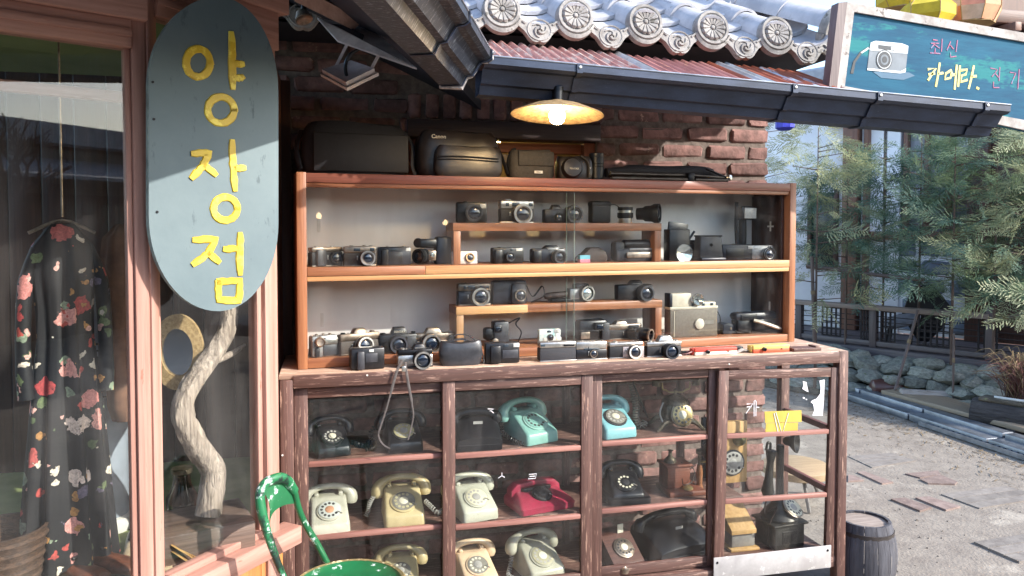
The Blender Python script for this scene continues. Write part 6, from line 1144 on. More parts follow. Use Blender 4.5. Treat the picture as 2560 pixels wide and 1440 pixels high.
# hollow log planter with dry shrub
q = onZ(2545, 1100, 0); T = thing('log_planter', 'dark hollowed log planter at the right edge of the lane', 'planter', (q.x + .16, q.y + .05, 0), rad(-62)); b = MB(); rg = []
r = random.Random(9)
for i in range(11):
    x_ = -.4 + i * .08; rr2 = .15 + r.uniform(-.015, .015); rg.append([(x_, rr2 * cos(2 * pi * k / 16) * r.uniform(.94, 1.06), .13 + rr2 * .95 * sin(2 * pi * k / 16) * r.uniform(.94, 1.05)) for k in range(16)])
b.loft(rg); b.obj('log', mat('charred_log', '#4d4744', '#322e2d', .9, sc=5, st=(1, 6, 6), bump=.9, bsc=10, spot=('#5d6344', .62, 6), bdist=.02), T); bx('soil', (0, 0, .27), (.7, .18, .03), SOIL, T, .01); MB().tube([(-.25, .0, .29), (-.05, -.05, .3), (.15, .02, .295)], .012, 8).obj('white_pipe', WHITE, T)
q2 = V((q.x + .3, q.y + .2, .27)); sh_ = thing('dry_shrub', 'dry reddish brown shrub growing in the log planter', 'shrub', q2)
def twigs(n, spread, h, m, seed, par, name='twigs', rr_=.0035):
    r = random.Random(seed); b = MB()
    for i in range(n):
        a = r.uniform(0, 2 * pi); d_ = V((cos(a), sin(a), 0)) * spread * r.uniform(.2, 1); p0 = V((r.uniform(-.4, .4) * spread, r.uniform(-.4, .4) * spread, 0)); hh = h * r.uniform(.5, 1)
        P = [p0, p0 + d_ * .35 + V((0, 0, hh * .6)), p0 + d_ * .8 + V((0, 0, hh * .95)), p0 + d_ * 1.25 + V((0, 0, hh * .85))]; b.tube(spl(P, 2), [rr_, rr_, rr_ * .9, rr_ * .8, rr_ * .6, rr_ * .4, rr_ * .25], 3)
    return b.obj(name, m, par, kind='stuff')
twigs(300, .3, .38, mat('dry_stems', '#7d4f46', '#56403a', .9, sc=9), 1, sh_); twigs(160, .28, .45, mat('dry_stems_pale', '#a8906a', '#7f6a4c', .9, sc=9), 2, sh_, 'pale_twigs', .004)

# ------------------------------------------------------------------ feathery cypress trees
def leafmat(name, c1, c2):
    m = mat(name, c1, c2, .6, sc=4.5, det=3, rand=.12, mid=(.4, .6)); T_ = m.node_tree; N = T_.nodes; L = T_.links; pb = N['Principled BSDF']; tl = N.new('ShaderNodeBsdfTranslucent'); L.new(pb.inputs['Base Color'].links[0].from_socket, tl.inputs[0]); mx = N.new('ShaderNodeMixShader'); mx.inputs[0].default_value = .4; L.new(pb.outputs[0], mx.inputs[1]); L.new(tl.outputs[0], mx.inputs[2]); L.new(mx.outputs[0], N['Material Output'].inputs[0]); return m
LF = [leafmat('cypress_leaf', '#8b9c77', '#5c745c'), leafmat('cypress_leaf_blue', '#768f7c', '#4d6c5c'), leafmat('cypress_leaf_olive', '#a5a884', '#7d8564')]
TRK = mat('thin_bark', '#6d5a50', '#4b3d37', .9, sc=8, st=(6, 6, 1), bump=.5); POLE = wood('support_pole', '#6b5a52', '#4d413d', 'z')
def spray_me(seed, n=46, L=.34):
    r = random.Random(seed); vs, fs = [], []
    def leaf(p, d, l, w):
        s_ = d.cross(V((r.uniform(-.3, .3), r.uniform(-.3, .3), 1))); s_ = s_.normalized() * w if s_.length > 1e-4 else V((w, 0, 0)); o = len(vs); vs.extend([tuple(p - s_), tuple(p + s_ * .8 + d * l * .45), tuple(p + d * l), tuple(p - s_ * .9 + d * l * .5)]); fs.append((o, o + 1, o + 2, o + 3))
    for i in range(n):
        t = (i + .5) / n; side = 1 if i % 2 else -1; p = V((L * t, 0, -.1 * L * t * t)); d = V((cos(.75), side * sin(.75), r.uniform(-.25, .2))).normalized(); l = L * .42 * (1 - t * .75) * r.uniform(.7, 1.1)
        for k in range(5):
            q = p + d * (l * k / 5); dd = (d + V((r.uniform(-.2, .5), r.uniform(-.5, .5), r.uniform(-.5, .3)))).normalized(); leaf(q, dd, l * .38, .0042)
    me = bpy.data.meshes.new('spray'); me.from_pydata(vs, [], fs); return vs, fs
SPR = [spray_me(i, 26 + 4 * i) for i in range(4)]
def cypress(px, base, zlo, zhi, wid, label, seed, mi, dens=230, lean=(0, 0), trunk_r=.018):
    T = thing('cypress_tree', label, 'tree', base, group='feathery cypress trees by the deck'); r = random.Random(seed)
    tk = [V((0, 0, 0)), V((lean[0] * .3, lean[1] * .3, zlo * .6)), V((lean[0] * .7, lean[1] * .7, (zlo + zhi) / 2)), V((lean[0], lean[1], zhi))]; tp = spl(tk, 5)
    MB().tube(tp, [trunk_r * (1 - .8 * i / (len(tp) - 1)) for i in range(len(tp))], 8).obj('trunk', TRK, T)
    b = MB(); vs, fs = [], []; lb = MB()
    for i in range(dens):
        t = r.random() ** .8; z_ = zlo + (zhi - zlo) * t; env = wid * (.35 + .65 * sin(pi * min(1, .12 + t * .92)) ** .8) * (1 - .25 * t); a = r.uniform(0, 2 * pi); rad_ = env * r.random() ** .55
        c_ = V((lean[0] * t, lean[1] * t, 0)); p = c_ + V((rad_ * cos(a), rad_ * sin(a), z_ - .12 * rad_)); V_, F_ = SPR[r.randrange(4)]
        M = Matrix.Translation(p) @ Matrix.Rotation(a + r.uniform(-.7, .7), 4, 'Z') @ Matrix.Rotation(r.uniform(-.5, .9) - .15, 4, 'Y') @ Matrix.Rotation(r.uniform(-1.2, 1.2), 4, 'X') @ Matrix.Scale(r.uniform(.7, 1.5), 4)
        o = len(vs); vs.extend([tuple(M @ V(v_)) for v_ in V_]); fs.extend([tuple(k + o for k in f) for f in F_])
        if i % 4 == 0: lb.tube([c_ + V((0, 0, z_ - .25 * rad_)), p], [.006, .003], 4)
    lb.obj('limbs', TRK, T, kind='stuff')
    me = bpy.data.meshes.new('crown'); me.from_pydata(vs, [], fs); me.materials.append(LF[mi]); link('crown', me, T, kind='stuff')
    return T
def tree_at(px, py, *a, **k): q = onZ(px, py, .05); return cypress(px, V((q.x, q.y, .02)), *a, **k)
tree_at(2037, 965, .95, 2.75, .62, 'bushy olive green cypress left of the house column', 1, 2, dens=85)
tree_at(2112, 950, 1.2, 2.5, .4, 'slim blue green cypress in front of the house column', 2, 1, dens=60)
tree_at(2204, 958, 1.05, 2.5, .55, 'cypress with a thin bare lower stem right of the column', 3, 1, dens=90)
tree_at(2293, 968, 1.0, 2.65, .62, 'full green cypress in front of the stone infill', 4, 0, dens=95)
tree_at(2376, 1000, 1.1, 2.5, .55, 'bluish cypress standing above the birch log', 5, 1, dens=80)
tree_at(2480, 1010, .95, 2.7, .7, 'dense cypress at the right above the log planter', 6, 0, dens=120)
tree_at(2600, 1030, .9, 2.6, .7, 'broad pale green cypress cut by the right picture edge', 7, 2, dens=160)
q = onZ(2010, 880, .3); cypress(0, V((q.x - .3, q.y + .6, 0)), .9, 3.6, .85, 'tall pale tree behind the brick wall corner', 8, 2, dens=130, trunk_r=.07)
# support poles tied between the trees
def pole(x0, y0, x1, y1, d0, d1, label, r_=.018):
    a = atD(x0, y0, d0); b_ = atD(x1, y1, d1); T = thing('support_pole', label, 'pole', a, group='wooden tree support poles'); MB().tube([(0, 0, 0), (b_ - a) * .5 + V((0, 0, -.01)), b_ - a], r_, 8).obj('pole', POLE, T); MB().lathe([(r_ * 1.25, -.02), (r_ * 1.25, .02)], (b_ - a) * .4, b_ - a, 8).obj('rope_tie', mat('rope', '#8d7b5f', '#6a5a43', .9, sc=60), T)
pole(2016, 664, 2310, 700, 8.2, 7.4, 'upper horizontal pole tied across the tree stems', .02)
pole(2462, 806, 2600, 775, 7.0, 6.6, 'short pole rising to the right beyond the railing end', .02)
pole(2030, 640, 2036, 868, 8.0, 8.0, 'upright stake beside the olive cypress'); pole(2295, 775, 2238, 975, 7.4, 7.2, 'slanting dark prop leaning in front of the lattice', .014)
pole(2385, 835, 2382, 1000, 7.2, 7.15, 'thin upright stake above the birch log', .01)
q = atD(1962, 314, 6.5); T = thing('blue_lantern', 'small ultramarine lantern hanging under the gutter by the wall end', 'lantern', q); MB().lathe([(.05, -.04), (.08, -.02), (.08, .05), (.04, .08)], seg=8).obj('shade', mat('ultramarine', '#3a3fc0', '#2c309a', .5, sc=10), T); MB().tube([(0, 0, .08), (0, 0, .4)], .004, 6).obj('cord', BLACK, T)
# barrel beside the cabinet
q = onZ(2168, 1470, 0); T = thing('wooden_keg', 'small weathered dark grey wooden keg beside the cabinet', 'keg', (q.x + .02, q.y + .05, -.02)); KG = mat('weathered_keg', '#54545a', '#3e3d42', .85, sc=3, st=(14, 14, 1), bump=.6, bsc=6, spot=('#75706c', .62, 6, (8, 8, 1)))
kr, kh = .142, .335
for i in range(14):
    a0, a1 = 2 * pi * i / 14 + .008, 2 * pi * (i + 1) / 14 - .008; rg = []
    for t in [k / 8 for k in range(9)]:
        rr2 = kr * (.72 + .3 * sin(pi * (.1 + .8 * t))); z_ = kh * t; rg.append([(rr2 * cos(a0), rr2 * sin(a0), z_), (rr2 * cos((a0 + a1) / 2) * 1.008, rr2 * sin((a0 + a1) / 2) * 1.008, z_), (rr2 * cos(a1), rr2 * sin(a1), z_), (rr2 * .9 * cos(a1), rr2 * .9 * sin(a1), z_), (rr2 * .9 * cos(a0), rr2 * .9 * sin(a0), z_)])
    MB().loft(rg).obj('stave', KG, T, ang=30)
MB().lathe([(kr * .8, kh - .03), (kr * .8, kh - .012), (0, kh - .01)], seg=28).obj('lid', mat('pale_keg_top', '#a3958b', '#857970', .85, sc=8, st=(1, 8, 1), bump=.4), T)
for z_ in (.05, .285):
    rr2 = kr * (.72 + .3 * sin(pi * (.1 + .8 * z_ / kh))); MB().lathe([(rr2 * 1.012, z_ - .011), (rr2 * 1.016, z_ + .011), (rr2 * .95, z_ + .011), (rr2 * .95, z_ - .011)], seg=32, caps=False).obj('hoop', mat('rusty_hoop', '#4a4340', '#35302e', .7, .4, sc=20), T)
# stool seen through the right hand door
q = onY(1990, 1160, 1.15); T = thing('round_stool', 'thick round wooden stool seen through the right hand door', 'stool', (q.x, 1.15, 0)); zt_ = q.z
b = MB(); b.lathe([(.19, -.06), (.21, -.05), (.215, -.01), (.2, 0), (0, .001)], (0, 0, zt_), seg=24); b.obj('seat', wood('stool_wood', '#b39b7c', '#8f785c', 'x'), T)
for k in range(3): a = 2 * pi * k / 3 + .3; MB().tube([(.12 * cos(a), .12 * sin(a), zt_ - .05), (.22 * cos(a), .22 * sin(a), 0)], .012, 8).obj('leg', mat('stool_leg', '#6b6560', '#514c48', .6, sc=20), T)

# dark gable of the next house over the lanterns
gb = thing('far_gable', 'dark timber gable rising behind the paper lanterns at the top right', 'house', atD(2520, 20, 8.6)); gb.location.z = 0
bx('gable_wall', (.9, 1.0, 2.6), (3.2, .2, 5.6), DKW, gb); bx('gable_eave', (.6, .55, 4.15), (3.6, .9, .16), DKX, gb, .02)
for i in range(7): bx('rafter_end', (-.9 + i * .5, .2, 4.0), (.09, .5, .1), LTW, gb, .01)
# grit and small pebbles on the lane
r = random.Random(31); b = MB()
for i in range(700):
    x_ = r.uniform(2.4, 5.0); y_ = r.uniform(-.6, 5.0); s_ = r.uniform(.003, .009) * (1.6 if r.random() < .08 else 1); a_ = r.uniform(0, pi)
    b.add([(x_ + s_ * cos(a_ + k * 2.1) * r.uniform(.7, 1.2), y_ + s_ * sin(a_ + k * 2.1) * r.uniform(.7, 1.2), -.006) for k in range(3)] + [(x_, y_, s_ * .8 - .004)], [(0, 1, 3), (1, 2, 3), (2, 0, 3)])
b.obj('lane_grit', mat('grit', '#8a8177', '#5f5850', .95, sc=3), kind='stuff', ang=0)
# fallen needles by the planting bed
b = MB()
for i in range(900):
    x_ = 5.05 - abs(r.gauss(0, .35)); y_ = r.uniform(.9, 4.8); a_ = r.uniform(0, pi); l_ = r.uniform(.01, .03); d_ = V((cos(a_), sin(a_), 0)); n_ = V((-d_.y, d_.x, 0)) * .0025; p_ = V((x_, y_, .002))
    b.add([tuple(p_ - d_ * l_ - n_), tuple(p_ + d_ * l_ - n_), tuple(p_ + d_ * l_ + n_ + V((0, 0, .004))), tuple(p_ - d_ * l_ + n_)], [(0, 1, 2, 3)])
b.obj('fallen_needles', mat('dry_needles', '#7d6a4c', '#5b4c38', .95, sc=5), kind='stuff', ang=0)
# ================================================================== INSIDE THE LEFT SHOP WINDOW
def flowermat():
    m = bpy.data.materials.new('black_floral_fabric'); m.use_nodes = True; T = m.node_tree; N = T.nodes; L = T.links; b = N['Principled BSDF']; b.inputs['Roughness'].default_value = .7
    tc = N.new('ShaderNodeTexCoord'); nz = N.new('ShaderNodeTexNoise'); nz.inputs['Scale'].default_value = 38; nz.inputs['Detail'].default_value = 3; L.new(tc.outputs['Object'], nz.inputs[0])
    ad = N.new('ShaderNodeVectorMath'); ad.operation = 'SCALE'; ad.inputs['Scale'].default_value = .045; L.new(nz.outputs['Color'], ad.inputs[0]); a2 = N.new('ShaderNodeVectorMath'); L.new(tc.outputs['Object'], a2.inputs[0]); L.new(ad.outputs[0], a2.inputs[1])
    col = None; base = (*lin('#0d0e13'), 1)
    def layer(prev, scale, thr, ramp, seedofs):
        of = N.new('ShaderNodeVectorMath'); of.inputs[1].default_value = seedofs; L.new(a2.outputs[0], of.inputs[0])
        vo = N.new('ShaderNodeTexVoronoi'); vo.inputs['Scale'].default_value = scale; L.new(of.outputs[0], vo.inputs['Vector'])
        lt = N.new('ShaderNodeMath'); lt.operation = 'LESS_THAN'; lt.inputs[1].default_value = thr; L.new(vo.outputs['Distance'], lt.inputs[0])
        sx = N.new('ShaderNodeSeparateColor'); L.new(vo.outputs['Color'], sx.inputs[0]); g2 = N.new('ShaderNodeMath'); g2.operation = 'GREATER_THAN'; g2.inputs[1].default_value = .55; L.new(sx.outputs[1], g2.inputs[0]); mu = N.new('ShaderNodeMath'); mu.operation = 'MULTIPLY'; L.new(lt.outputs[0], mu.inputs[0]); L.new(g2.outputs[0], mu.inputs[1])
        cr = N.new('ShaderNodeValToRGB'); cr.color_ramp.interpolation = 'CONSTANT'; E = cr.color_ramp.elements
        for i, c in enumerate(ramp):
            e = E[i] if i < 2 else E.new(i / len(ramp)); e.position = i / len(ramp); e.color = (*lin(c), 1)
        L.new(sx.outputs[0], cr.inputs[0])
        pn = N.new('ShaderNodeTexNoise'); pn.inputs['Scale'].default_value = 130; L.new(a2.outputs[0], pn.inputs[0]); hv = N.new('ShaderNodeHueSaturation'); mr = N.new('ShaderNodeMapRange'); mr.inputs[1].default_value = .3; mr.inputs[2].default_value = .7; mr.inputs[3].default_value = .55; mr.inputs[4].default_value = 1.35; L.new(pn.outputs[0], mr.inputs[0]); L.new(mr.outputs[0], hv.inputs['Value']); L.new(cr.outputs[0], hv.inputs['Color'])
        mx = N.new('ShaderNodeMix'); mx.data_type = 'RGBA'; L.new(mu.outputs[0], mx.inputs[0]); L.new(hv.outputs[0], mx.inputs[7])
        if prev is None: mx.inputs[6].default_value = base
        else: L.new(prev, mx.inputs[6])
        return mx.outputs[2]
    col = layer(None, 19, .30, ['#5d6a48', '#7c8a74', '#4c5a3c', '#635a6c'], (3, 1, 7)); col = layer(col, 12.5, .36, ['#a8504c', '#c28880', '#cbb8ac', '#9c3c3c', '#bd7670'], (0, 0, 0)); col = layer(col, 27, .30, ['#c89a90', '#a8463f', '#cbbfae', '#a87a45'], (9, 4, 2))
    L.new(col, b.inputs['Base Color']); MATS['floral'] = m; return m
FLO = flowermat()
def b1(x, y, v): u, z = B1.pick(x, y, v); return B1.at(u, v, z)
def b2(x, y, v): u, z = B2.pick(x, y, v); return B2.at(u, v, z)
vD = .30
c0 = b1(165, 1000, vD); T = thing('floral_dress', 'long black dress printed with red and pink flowers in the shop window', 'dress', (c0.x, c0.y, .70), B1.a)
zT = b1(165, 560, vD).z - .70; rows = []
prof = [(0.02, .155), (.12, .145), (.3, .13), (.45, .115), (.58, .10), (.68, .088), (.76, .09), (.86, .105), (.94, .10), (.985, .055), (1.0, .04)]
for t, hw_ in prof:
    P = []
    for i in range(64):
        a = 2 * pi * i / 64; f = .016 * (1 - t) ** .6 * (sin(9 * a + 1.0) + .6 * sin(14 * a + t * 3)); P.append((.78 * (hw_ + f) * cos(a), .8 * (hw_ * .62 + f) * sin(a), zT * t + (.02 * sin(3 * a) if t < .05 else 0)))
    rows.append(P)
MB().loft(rows).obj('skirt_and_bodice', FLO, T, ang=80)
for s_ in (-1, 1): MB().tube(spl([(s_ * .065, 0, zT * .93), (s_ * .095, -.01, zT * .84), (s_ * .105, -.01, zT * .66), (s_ * .1, -.02, zT * .52)], 4), [.024] * 4 + [.028] * 6 + [.032] * 3, 14, flat=.7).obj('sleeve', FLO, T)
MB().tube(spl([(-.085, .0, zT * .975), (0, 0, zT * 1.01), (.085, 0, zT * .975)], 4), .005, 8).obj('hanger', CHROMEW, T); MB().tube([(0, 0, zT * 1.02), (0, 0, 2.3 - .7)], .003, 6).obj('hanger_hook', CHROMEW, T)
# white stove, coat, jar, basket
q = b1(248, 960, .62); T = thing('oil_heater', 'pale cylindrical oil heater standing behind the dress', 'heater', (q.x, q.y, .70)); hH = b1(248, 705, .62).z - .70
HM = mat('pale_enamel', '#8f98a3', '#7c858f', .5, sc=6); MB().lathe([(.085, .05), (.085, hH * .45), (.083, hH * .46), (.083, hH * .97), (.075, hH), (0, hH)], seg=28).obj('drum', HM, T); MB().lathe([(.10, 0), (.105, .02), (.10, .045), (.085, .05)], seg=28).obj('base_tray', WHITE, T)
for i in range(9): MB().lathe([(.0855, 0), (.0865, .003), (.0855, .006)], (0, 0, hH * .55 + i * .022), seg=28, caps=False).obj('vent_ring', BLACKM, T)
q = b1(318, 800, .42); T = thing('brown_coat', 'soft brown garment hanging beside the pink corner post', 'garment', (q.x, q.y, .70), B1.a); zt_ = b1(318, 560, .42).z - .7; zb_ = b1(318, 1050, .42).z - .7; rows = []
for t, w_ in ((0, .04), (.08, .055), (.5, .06), (.8, .07), (.93, .06), (1, .02)):
    rows.append([((w_ + .008 * sin(7 * a)) * cos(a), (w_ * .6 + .006 * sin(5 * a)) * sin(a), zb_ + (zt_ - zb_) * t) for a in [2 * pi * i / 30 for i in range(30)]])
MB().loft(rows).obj('garment', mat('brown_felt', '#7a5844', '#5c4031', .9, sc=14, bump=.3), T, ang=80); MB().tube([(0, 0, zt_ - .01), (0, 0, 1.6)], .003, 6).obj('hanger', CHROMEW, T)
q = b1(40, 1330, .25); T = thing('wicker_basket', 'dark woven basket at the left edge of the shop window', 'basket', (q.x - .04, q.y, .70)); MB().lathe([(.09, 0), (.115, .18), (.12, .19), (.11, .19), (.085, .01), (0, .01)], seg=24).obj('basket', mat('dark_wicker', '#5a4232', '#2f221a', .8, sc=60, st=(1, 1, 3), bump=.9), T)
for i in range(6): MB().lathe([(.094 + i * .0045, 0), (.098 + i * .0045, .008), (.094 + i * .0045, .016)], (0, 0, .02 + i * .028), seg=24, caps=False).obj('weave_band', mat('dark_wicker', '#5a4232'), T)
# mirror, driftwood, plinth
DR = mat('driftwood', '#b5a698', '#6b5e54', .9, sc=3.0, st=(22, 22, 1.4), det=9, bump=1, bsc=5, bdist=.008)
vM = .12
pl0 = b2(505, 1318, vM); T = thing('driftwood_sculpture', 'twisting grey driftwood branch standing on a wooden block', 'sculpture', (pl0.x, pl0.y, .70))
path = [(574, 762, 24), (570, 800, 25), (560, 838, 27), (530, 890, 27), (482, 958, 28), (458, 1008, 29), (464, 1062, 32), (500, 1122, 34), (534, 1170, 36), (532, 1222, 38), (518, 1290, 36)]
top_z = b2(518, 1300, vM).z
P = [b2(x, y, vM) - V(T.location) for x, y, r_ in path]; dpt_ = (b2(500, 1100, vM) - CAM).dot(fw); P = spl(P, 4); rr2 = []
for i in range(len(path) - 1):
    for k in range(4): rr2.append(.86 * (path[i][2] + (path[i + 1][2] - path[i][2]) * k / 4) * dpt_ / FPX)
rr2.append(.86 * path[-1][2] * dpt_ / FPX); b = MB(); n = 18; b.tube(P, rr2, n)
r = random.Random(8); ph = [r.uniform(-1, 1) for _ in range(n)]
b.v = [tuple(V(v_) + (V(v_) - P[i // n]) * (.13 * ph[(i + (i // n) // 3) % n])) for i, v_ in enumerate(b.v)]; b.obj('branch', DR, T, ang=70)
P2 = [b2(x, y, vM) - V(T.location) for x, y in ((528, 900), (562, 892), (590, 878), (612, 862))]; MB().tube(spl(P2, 3), [.016, .015, .014, .012, .011, .01, .009, .008, .007, .006], 10).obj('side_branch', DR, T, ang=70)
PLK = wood('plinth_wood', '#6f5b50', '#4c3d36', 'x'); ph_ = top_z - .70 + .008; bx('plinth', (.0, .03, ph_ / 2), (.27, .24, ph_), PLK, T, .006, rz=rad(18))
q = b2(445, 880, .22); T = thing('cork_mirror', 'oval mirror in a wide speckled cork frame', 'mirror', q, rad(-8)); mr_ = (b2(505, 880, .22) - b2(445, 880, .22)).length * 1.0
CORK = mat('speckled_cork', '#b59a6e', '#8a7048', .8, sc=90, det=4, bump=.5, bsc=120); b = MB(); nn = 44; ro, ri = [], []
for i in range(nn): a = 2 * pi * i / nn; ro.append((.08 * cos(a), .122 * sin(a))); ri.append((.05 * cos(a), .076 * sin(a)))
vs = [(x, -.008, z) for x, z in ro] + [(x, -.012, z) for x, z in ri] + [(x, .01, z) for x, z in ri] + [(x, .01, z) for x, z in ro]; b.add(vs, [(l * nn + i, l * nn + (i + 1) % nn, ((l + 1) % 4) * nn + (i + 1) % nn, ((l + 1) % 4) * nn + i) for l in range(4) for i in range(nn)]); b.obj('cork_frame', CORK, T)
MB().prism([(x * 1.02, z * 1.02) for x, z in ri], .0, .004, 'xz').obj('mirror_glass', mat('mirror_silver', '#c8ccd2', '#b9bdc4', .06, 1.0, sc=2), T, ang=0); MB().tube([(.0, .01, .12), (.0, .012, .5), (.03, .02, 1.2 + .1)], .003, 6).obj('hanging_cord', BROWN, T)
q = b2(455, 1240, .30); T = thing('glass_jar', 'dark brown glass jar behind the driftwood', 'jar', (q.x, q.y, .70)); MB().lathe([(.045, 0), (.05, .01), (.05, .12), (.03, .16), (.028, .19), (.032, .2)], seg=24).obj('jar_body', mat('brown_glass', '#2c1d18', '#1d1310', .08, sc=5, coat=.4), T); MB().lathe([(.034, .2), (.034, .215), (0, .216)], seg=20).obj('lid', BRS, T)
def shoe(F, px, py, v, rz, label, m, sole, L=.2):
    q = onZ(px, py, .702); T = thing('shoe', label, 'shoe', (q.x, q.y, .7005), rz, group='shoes in the shop window'); b = MB(); rg = []
    for t, w_, h_ in ((0, .2, .35), (.06, .32, .36), (.25, .36, .34), (.45, .38, .2), (.7, .45, .17), (.9, .36, .13), (1, .14, .08)):
        x_ = (t - .5) * L; W_ = w_ * L * .42; H_ = h_ * L; rg.append([(x_, W_ * cos(a), .008 + H_ * (.5 + .5 * sin(a)) * (1 if sin(a) > -.2 else .3)) for a in [2 * pi * i / 16 - pi / 2 for i in range(16)]])
    b.loft(rg); b.obj('upper', m, T, ang=60); b = MB(); b.prism([((t - .5) * L, w_ * L * .44) for t, w_ in ((0, .1), (.03, .3), (.25, .36), (.5, .36), (.72, .47), (.92, .36), (1.01, .1))] + [((t - .5) * L, -w_ * L * .44) for t, w_ in ((1.01, .1), (.92, .36), (.72, .47), (.5, .36), (.25, .36), (.03, .3), (0, .1))], 0, .010, 'xy'); b.obj('sole', sole, T); bx('opening', (-.19 * L, 0, .34 * L), (.3 * L, .2 * L, .01), BLACK, T, .004)
LB = mat('brown_shoe_leather', '#6b3d2a', '#4a2a1e', .4, sc=40, bump=.4); CRM = mat('cream_shoe', '#c9b596', '#b09b7c', .6, sc=30)
shoe(B1, 275, 1425, 0, rad(-30), 'brown woven leather shoe at the bottom of the window', LB, BROWN, .21); shoe(B1, 205, 1450, 0, rad(-35), 'brown shoe cut by the bottom edge below the dress hem', LB, BROWN, .2); shoe(B1, 335, 1395, 0, rad(-80), 'cream lined dark shoe beside the corner post', CRM, BLACK, .17)
q = onZ(455, 1400, .70); T = thing('raffia_sandals', 'tangle of golden raffia sandal straps on the green felt', 'sandals', (q.x, q.y, .701)); r = random.Random(3); RAF = mat('raffia', '#b8935a', '#8c6a3c', .7, sc=30)
for i in range(12):
    a = r.uniform(0, 2 * pi); P = [(r.uniform(-.05, .05), r.uniform(-.05, .05), .004), (.05 * cos(a), .05 * sin(a), r.uniform(.02, .07)), (.09 * cos(a + .8), .07 * sin(a + .8), r.uniform(.01, .05)), (.1 * cos(a + 1.2), .09 * sin(a + 1.2), .003)]; MB().tube(spl(P, 4), .007, 6, flat=.3).obj('strap', RAF, T)
for s_ in (-.04, .05): b = MB(); b.lathe([(.035, 0), (.036, .008), (0, .009)], (s_, 0, 0), seg=20, sq=2.0); b.obj('sole', CRM, T)

# ================================================================== GREEN METAL CHAIR
GP = mat('chipped_green_paint', '#1e6a41', '#175634', .35, sc=6, spot=('#d3e4dc', .585, 22), coat=.2, bump=.2); GPK = mat('worn_green_black', '#1f6b43', '#1b2a25', .38, sc=10, mid=(.46, .52), spot=('#cfe3da', .54, 24), coat=.2, bump=.2); RIMM = mat('rusty_cream_rim', '#8f7a52', '#5a5a3c', .6, sc=30, spot=('#d8c9a0', .58, 24))
sc_ = onZ(872, 1462, .63); ch = thing('metal_chair', 'chipped green metal chair in front of the cabinet', 'chair', (sc_.x, sc_.y, 0))
cp = lambda x, y, d: atD(x, y, d * .87) - V((sc_.x, sc_.y, 0))
H1 = [cp(716, 1456, 2.60), cp(690, 1395, 2.575), cp(662, 1310, 2.56), cp(650, 1245, 2.56), cp(660, 1212, 2.58), cp(690, 1196, 2.62), cp(716, 1200, 2.66), cp(736, 1228, 2.70)]
H2 = [cp(736, 1228, 2.70), cp(746, 1270, 2.73), cp(764, 1312, 2.76), cp(792, 1358, 2.80), cp(818, 1408, 2.84)]
hp_ = spl(H1, 5); MB().tube(hp_, [.010 + .008 * min(1, i / 12) - .004 * max(0, (i - 26) / 9) for i in range(len(hp_))], 12, flat=.8).obj('back_hoop', GPK, ch); MB().tube(spl(H2, 5), .0105, 12).obj('back_stay', GP, ch)
Lf = [cp(655, 1232, 2.575), cp(661, 1262, 2.575), cp(668, 1290, 2.58), cp(676, 1315, 2.585)]; Rg = [cp(728, 1218, 2.69), cp(738, 1236, 2.705), cp(741, 1250, 2.715), cp(735, 1262, 2.70)]
Tp = spl([cp(655, 1222, 2.585), cp(676, 1202, 2.61), cp(704, 1199, 2.65), cp(732, 1224, 2.695)], 4); Bt = spl([cp(672, 1318, 2.58), cp(682, 1284, 2.61), cp(708, 1264, 2.66), cp(740, 1258, 2.715)], 4); b = MB(); rws = []
for k in range(6):
    t = k / 5; rws.append([a_.lerp(b_, t) + V((.012 * sin(pi * t), .012 * sin(pi * t), 0)) for a_, b_ in zip(Tp, Bt)])
m_ = len(Tp); vs = [tuple(p) for rw in rws for p in rw]; off = V((-.002, .004, .001)); vs += [tuple(V(p) + off) for p in vs]; K = 6 * m_
b.add(vs, [(k * m_ + i, k * m_ + i + 1, (k + 1) * m_ + i + 1, (k + 1) * m_ + i) for k in range(5) for i in range(m_ - 1)] + [(K + k * m_ + i, K + (k + 1) * m_ + i, K + (k + 1) * m_ + i + 1, K + k * m_ + i + 1) for k in range(5) for i in range(m_ - 1)]); b.obj('back_plate', GP, ch, ang=60)
MB().lathe([(.168, .608), (.174, .615), (.177, .63), (.170, .636), (.161, .634)], seg=48, caps=False).obj('seat_rim', RIMM, ch); MB().lathe([(.163, .634), (.152, .626), (.09, .612), (0, .609)], seg=48, caps=False).obj('seat_pan', GP, ch); MB().lathe([(.165, .61), (.09, .6), (0, .598)], seg=32, caps=False).obj('seat_underside', GP, ch)
for k in range(4): a = pi / 4 + k * pi / 2; MB().tube([(.13 * cos(a), .13 * sin(a), .605), (.19 * cos(a), .19 * sin(a), .0)], .013, 10).obj('leg', GPK, ch)

# ================================================================== ACROSS THE LANE (seen mirrored in the panes)
opp = thing('opposite_shop', 'low timber shop across the lane mirrored in the window panes', 'building', (1.5, -10.2, 0))
bx('wall', (0, -.2, 1.5), (42, .2, 3.0), wood('opposite_boards', '#5a483c', '#41342c', 'z'), opp); bx('upper_plaster', (0, -.09, 2.6), (42, .02, .7), mat('opposite_plaster', '#8f8880', '#7d766f', .9, sc=2), opp); b = MB(); b.add([(-21, 1.3, 2.45), (21, 1.3, 2.45), (21, -.1, 2.8), (-21, -.1, 2.8), (-21, 1.3, 2.4), (21, 1.3, 2.4), (21, -.1, 2.75), (-21, -.1, 2.75)], [(0, 1, 2, 3), (7, 6, 5, 4), (0, 4, 5, 1)]); b.obj('awning', TILE, opp); bx('roof', (0, -1.5, 3.15), (43, 3.6, .3), TILE, opp)
for i in range(27): bx('post', (-19.5 + i * 1.5, .0, 1.2), (.16, .16, 2.4), DKW, opp, .01)
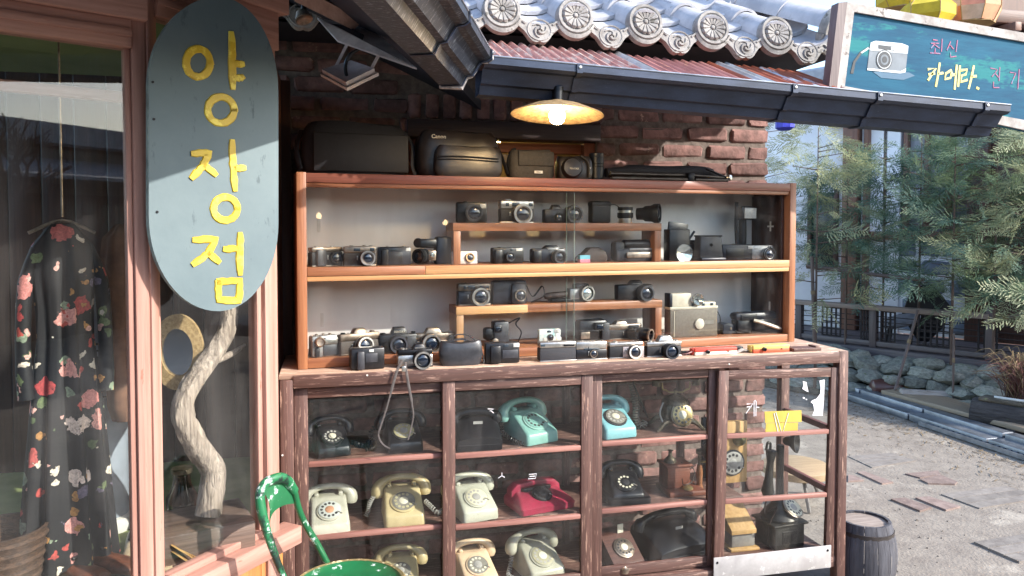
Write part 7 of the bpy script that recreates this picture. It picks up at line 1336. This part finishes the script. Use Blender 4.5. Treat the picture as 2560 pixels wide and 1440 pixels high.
for i in range(26):
    x_ = -18.75 + i * 1.5
    if i % 3 == 0: bx('door', (x_, -.06, 1.05), (1.1, .06, 2.1), LTW, opp, .01)
    else:
        wd = bx('window', (x_, -.07, 1.5), (1.1, .04, 1.2), mat('opposite_glass', '#5c6268', '#3e4246', .15, sc=1.2), opp)
        for k in (-.27, 0, .27): bx('mullion', (k, .03, 0), (.04, .03, 1.2), DKW, wd)
BUL = emit('string_bulb_glow', '#ffd49a', 9)
for i, lab_ in enumerate(('mirrored warm bulb left of the hanging dress', 'mirrored warm bulb at the left of the upper case glass', 'mirrored warm bulb above the upper riser of cameras', 'mirrored warm bulb near the right of the case glass')):
    T = thing('string_bulb', lab_, 'bulb', (-2.2 + i * 1.9 + .2 * sin(i * 2.1), -8.85, 1.95 + .15 * sin(i * 1.7)), group='bulbs across the lane'); MB().lathe([(.012, .05), (.045, .0), (.03, -.04), (0, -.05)], seg=12).obj('bulb', BUL, T); MB().tube([(0, 0, .05), (0, 0, .45)], .005, 5).obj('cord', BLACK, T)
def bare(loc, h, seed, label):
    T = thing('bare_tree', label, 'tree', loc, group='bare trees across the lane'); r = random.Random(seed); b = MB()
    def grow(p, d, l, r_, dep):
        q = p + d * l; m = (p + q) / 2 + V((r.uniform(-1, 1), r.uniform(-1, 1), 0)) * l * .06; b.tube([p, m, q], [r_, r_ * .85, r_ * .68], 5 if dep > 2 else 4)
        if dep == 0: return
        for k in range(r.choice((2, 3))): dd = (d + V((r.uniform(-.8, .8), r.uniform(-.8, .8), r.uniform(-.2, .5)))).normalized(); grow(q, dd, l * r.uniform(.6, .82), r_ * .66, dep - 1)
    grow(V((0, 0, .8)), V((.05, .1, 1)).normalized(), h * .2, .06, 5)
    MB().tube([(0, 0, -.02), (0, 0, .82)], [.08, .062], 10).obj('trunk', TRK, T); b.obj('branches', TRK, T, kind='stuff')
bare((1.9, -5.6, 0), 3.6, 5, 'bare branching tree mirrored in the left shop window'); bare((-2.6, -6.2, 0), 3.4, 9, 'second bare tree behind the viewer by the opposite shop')
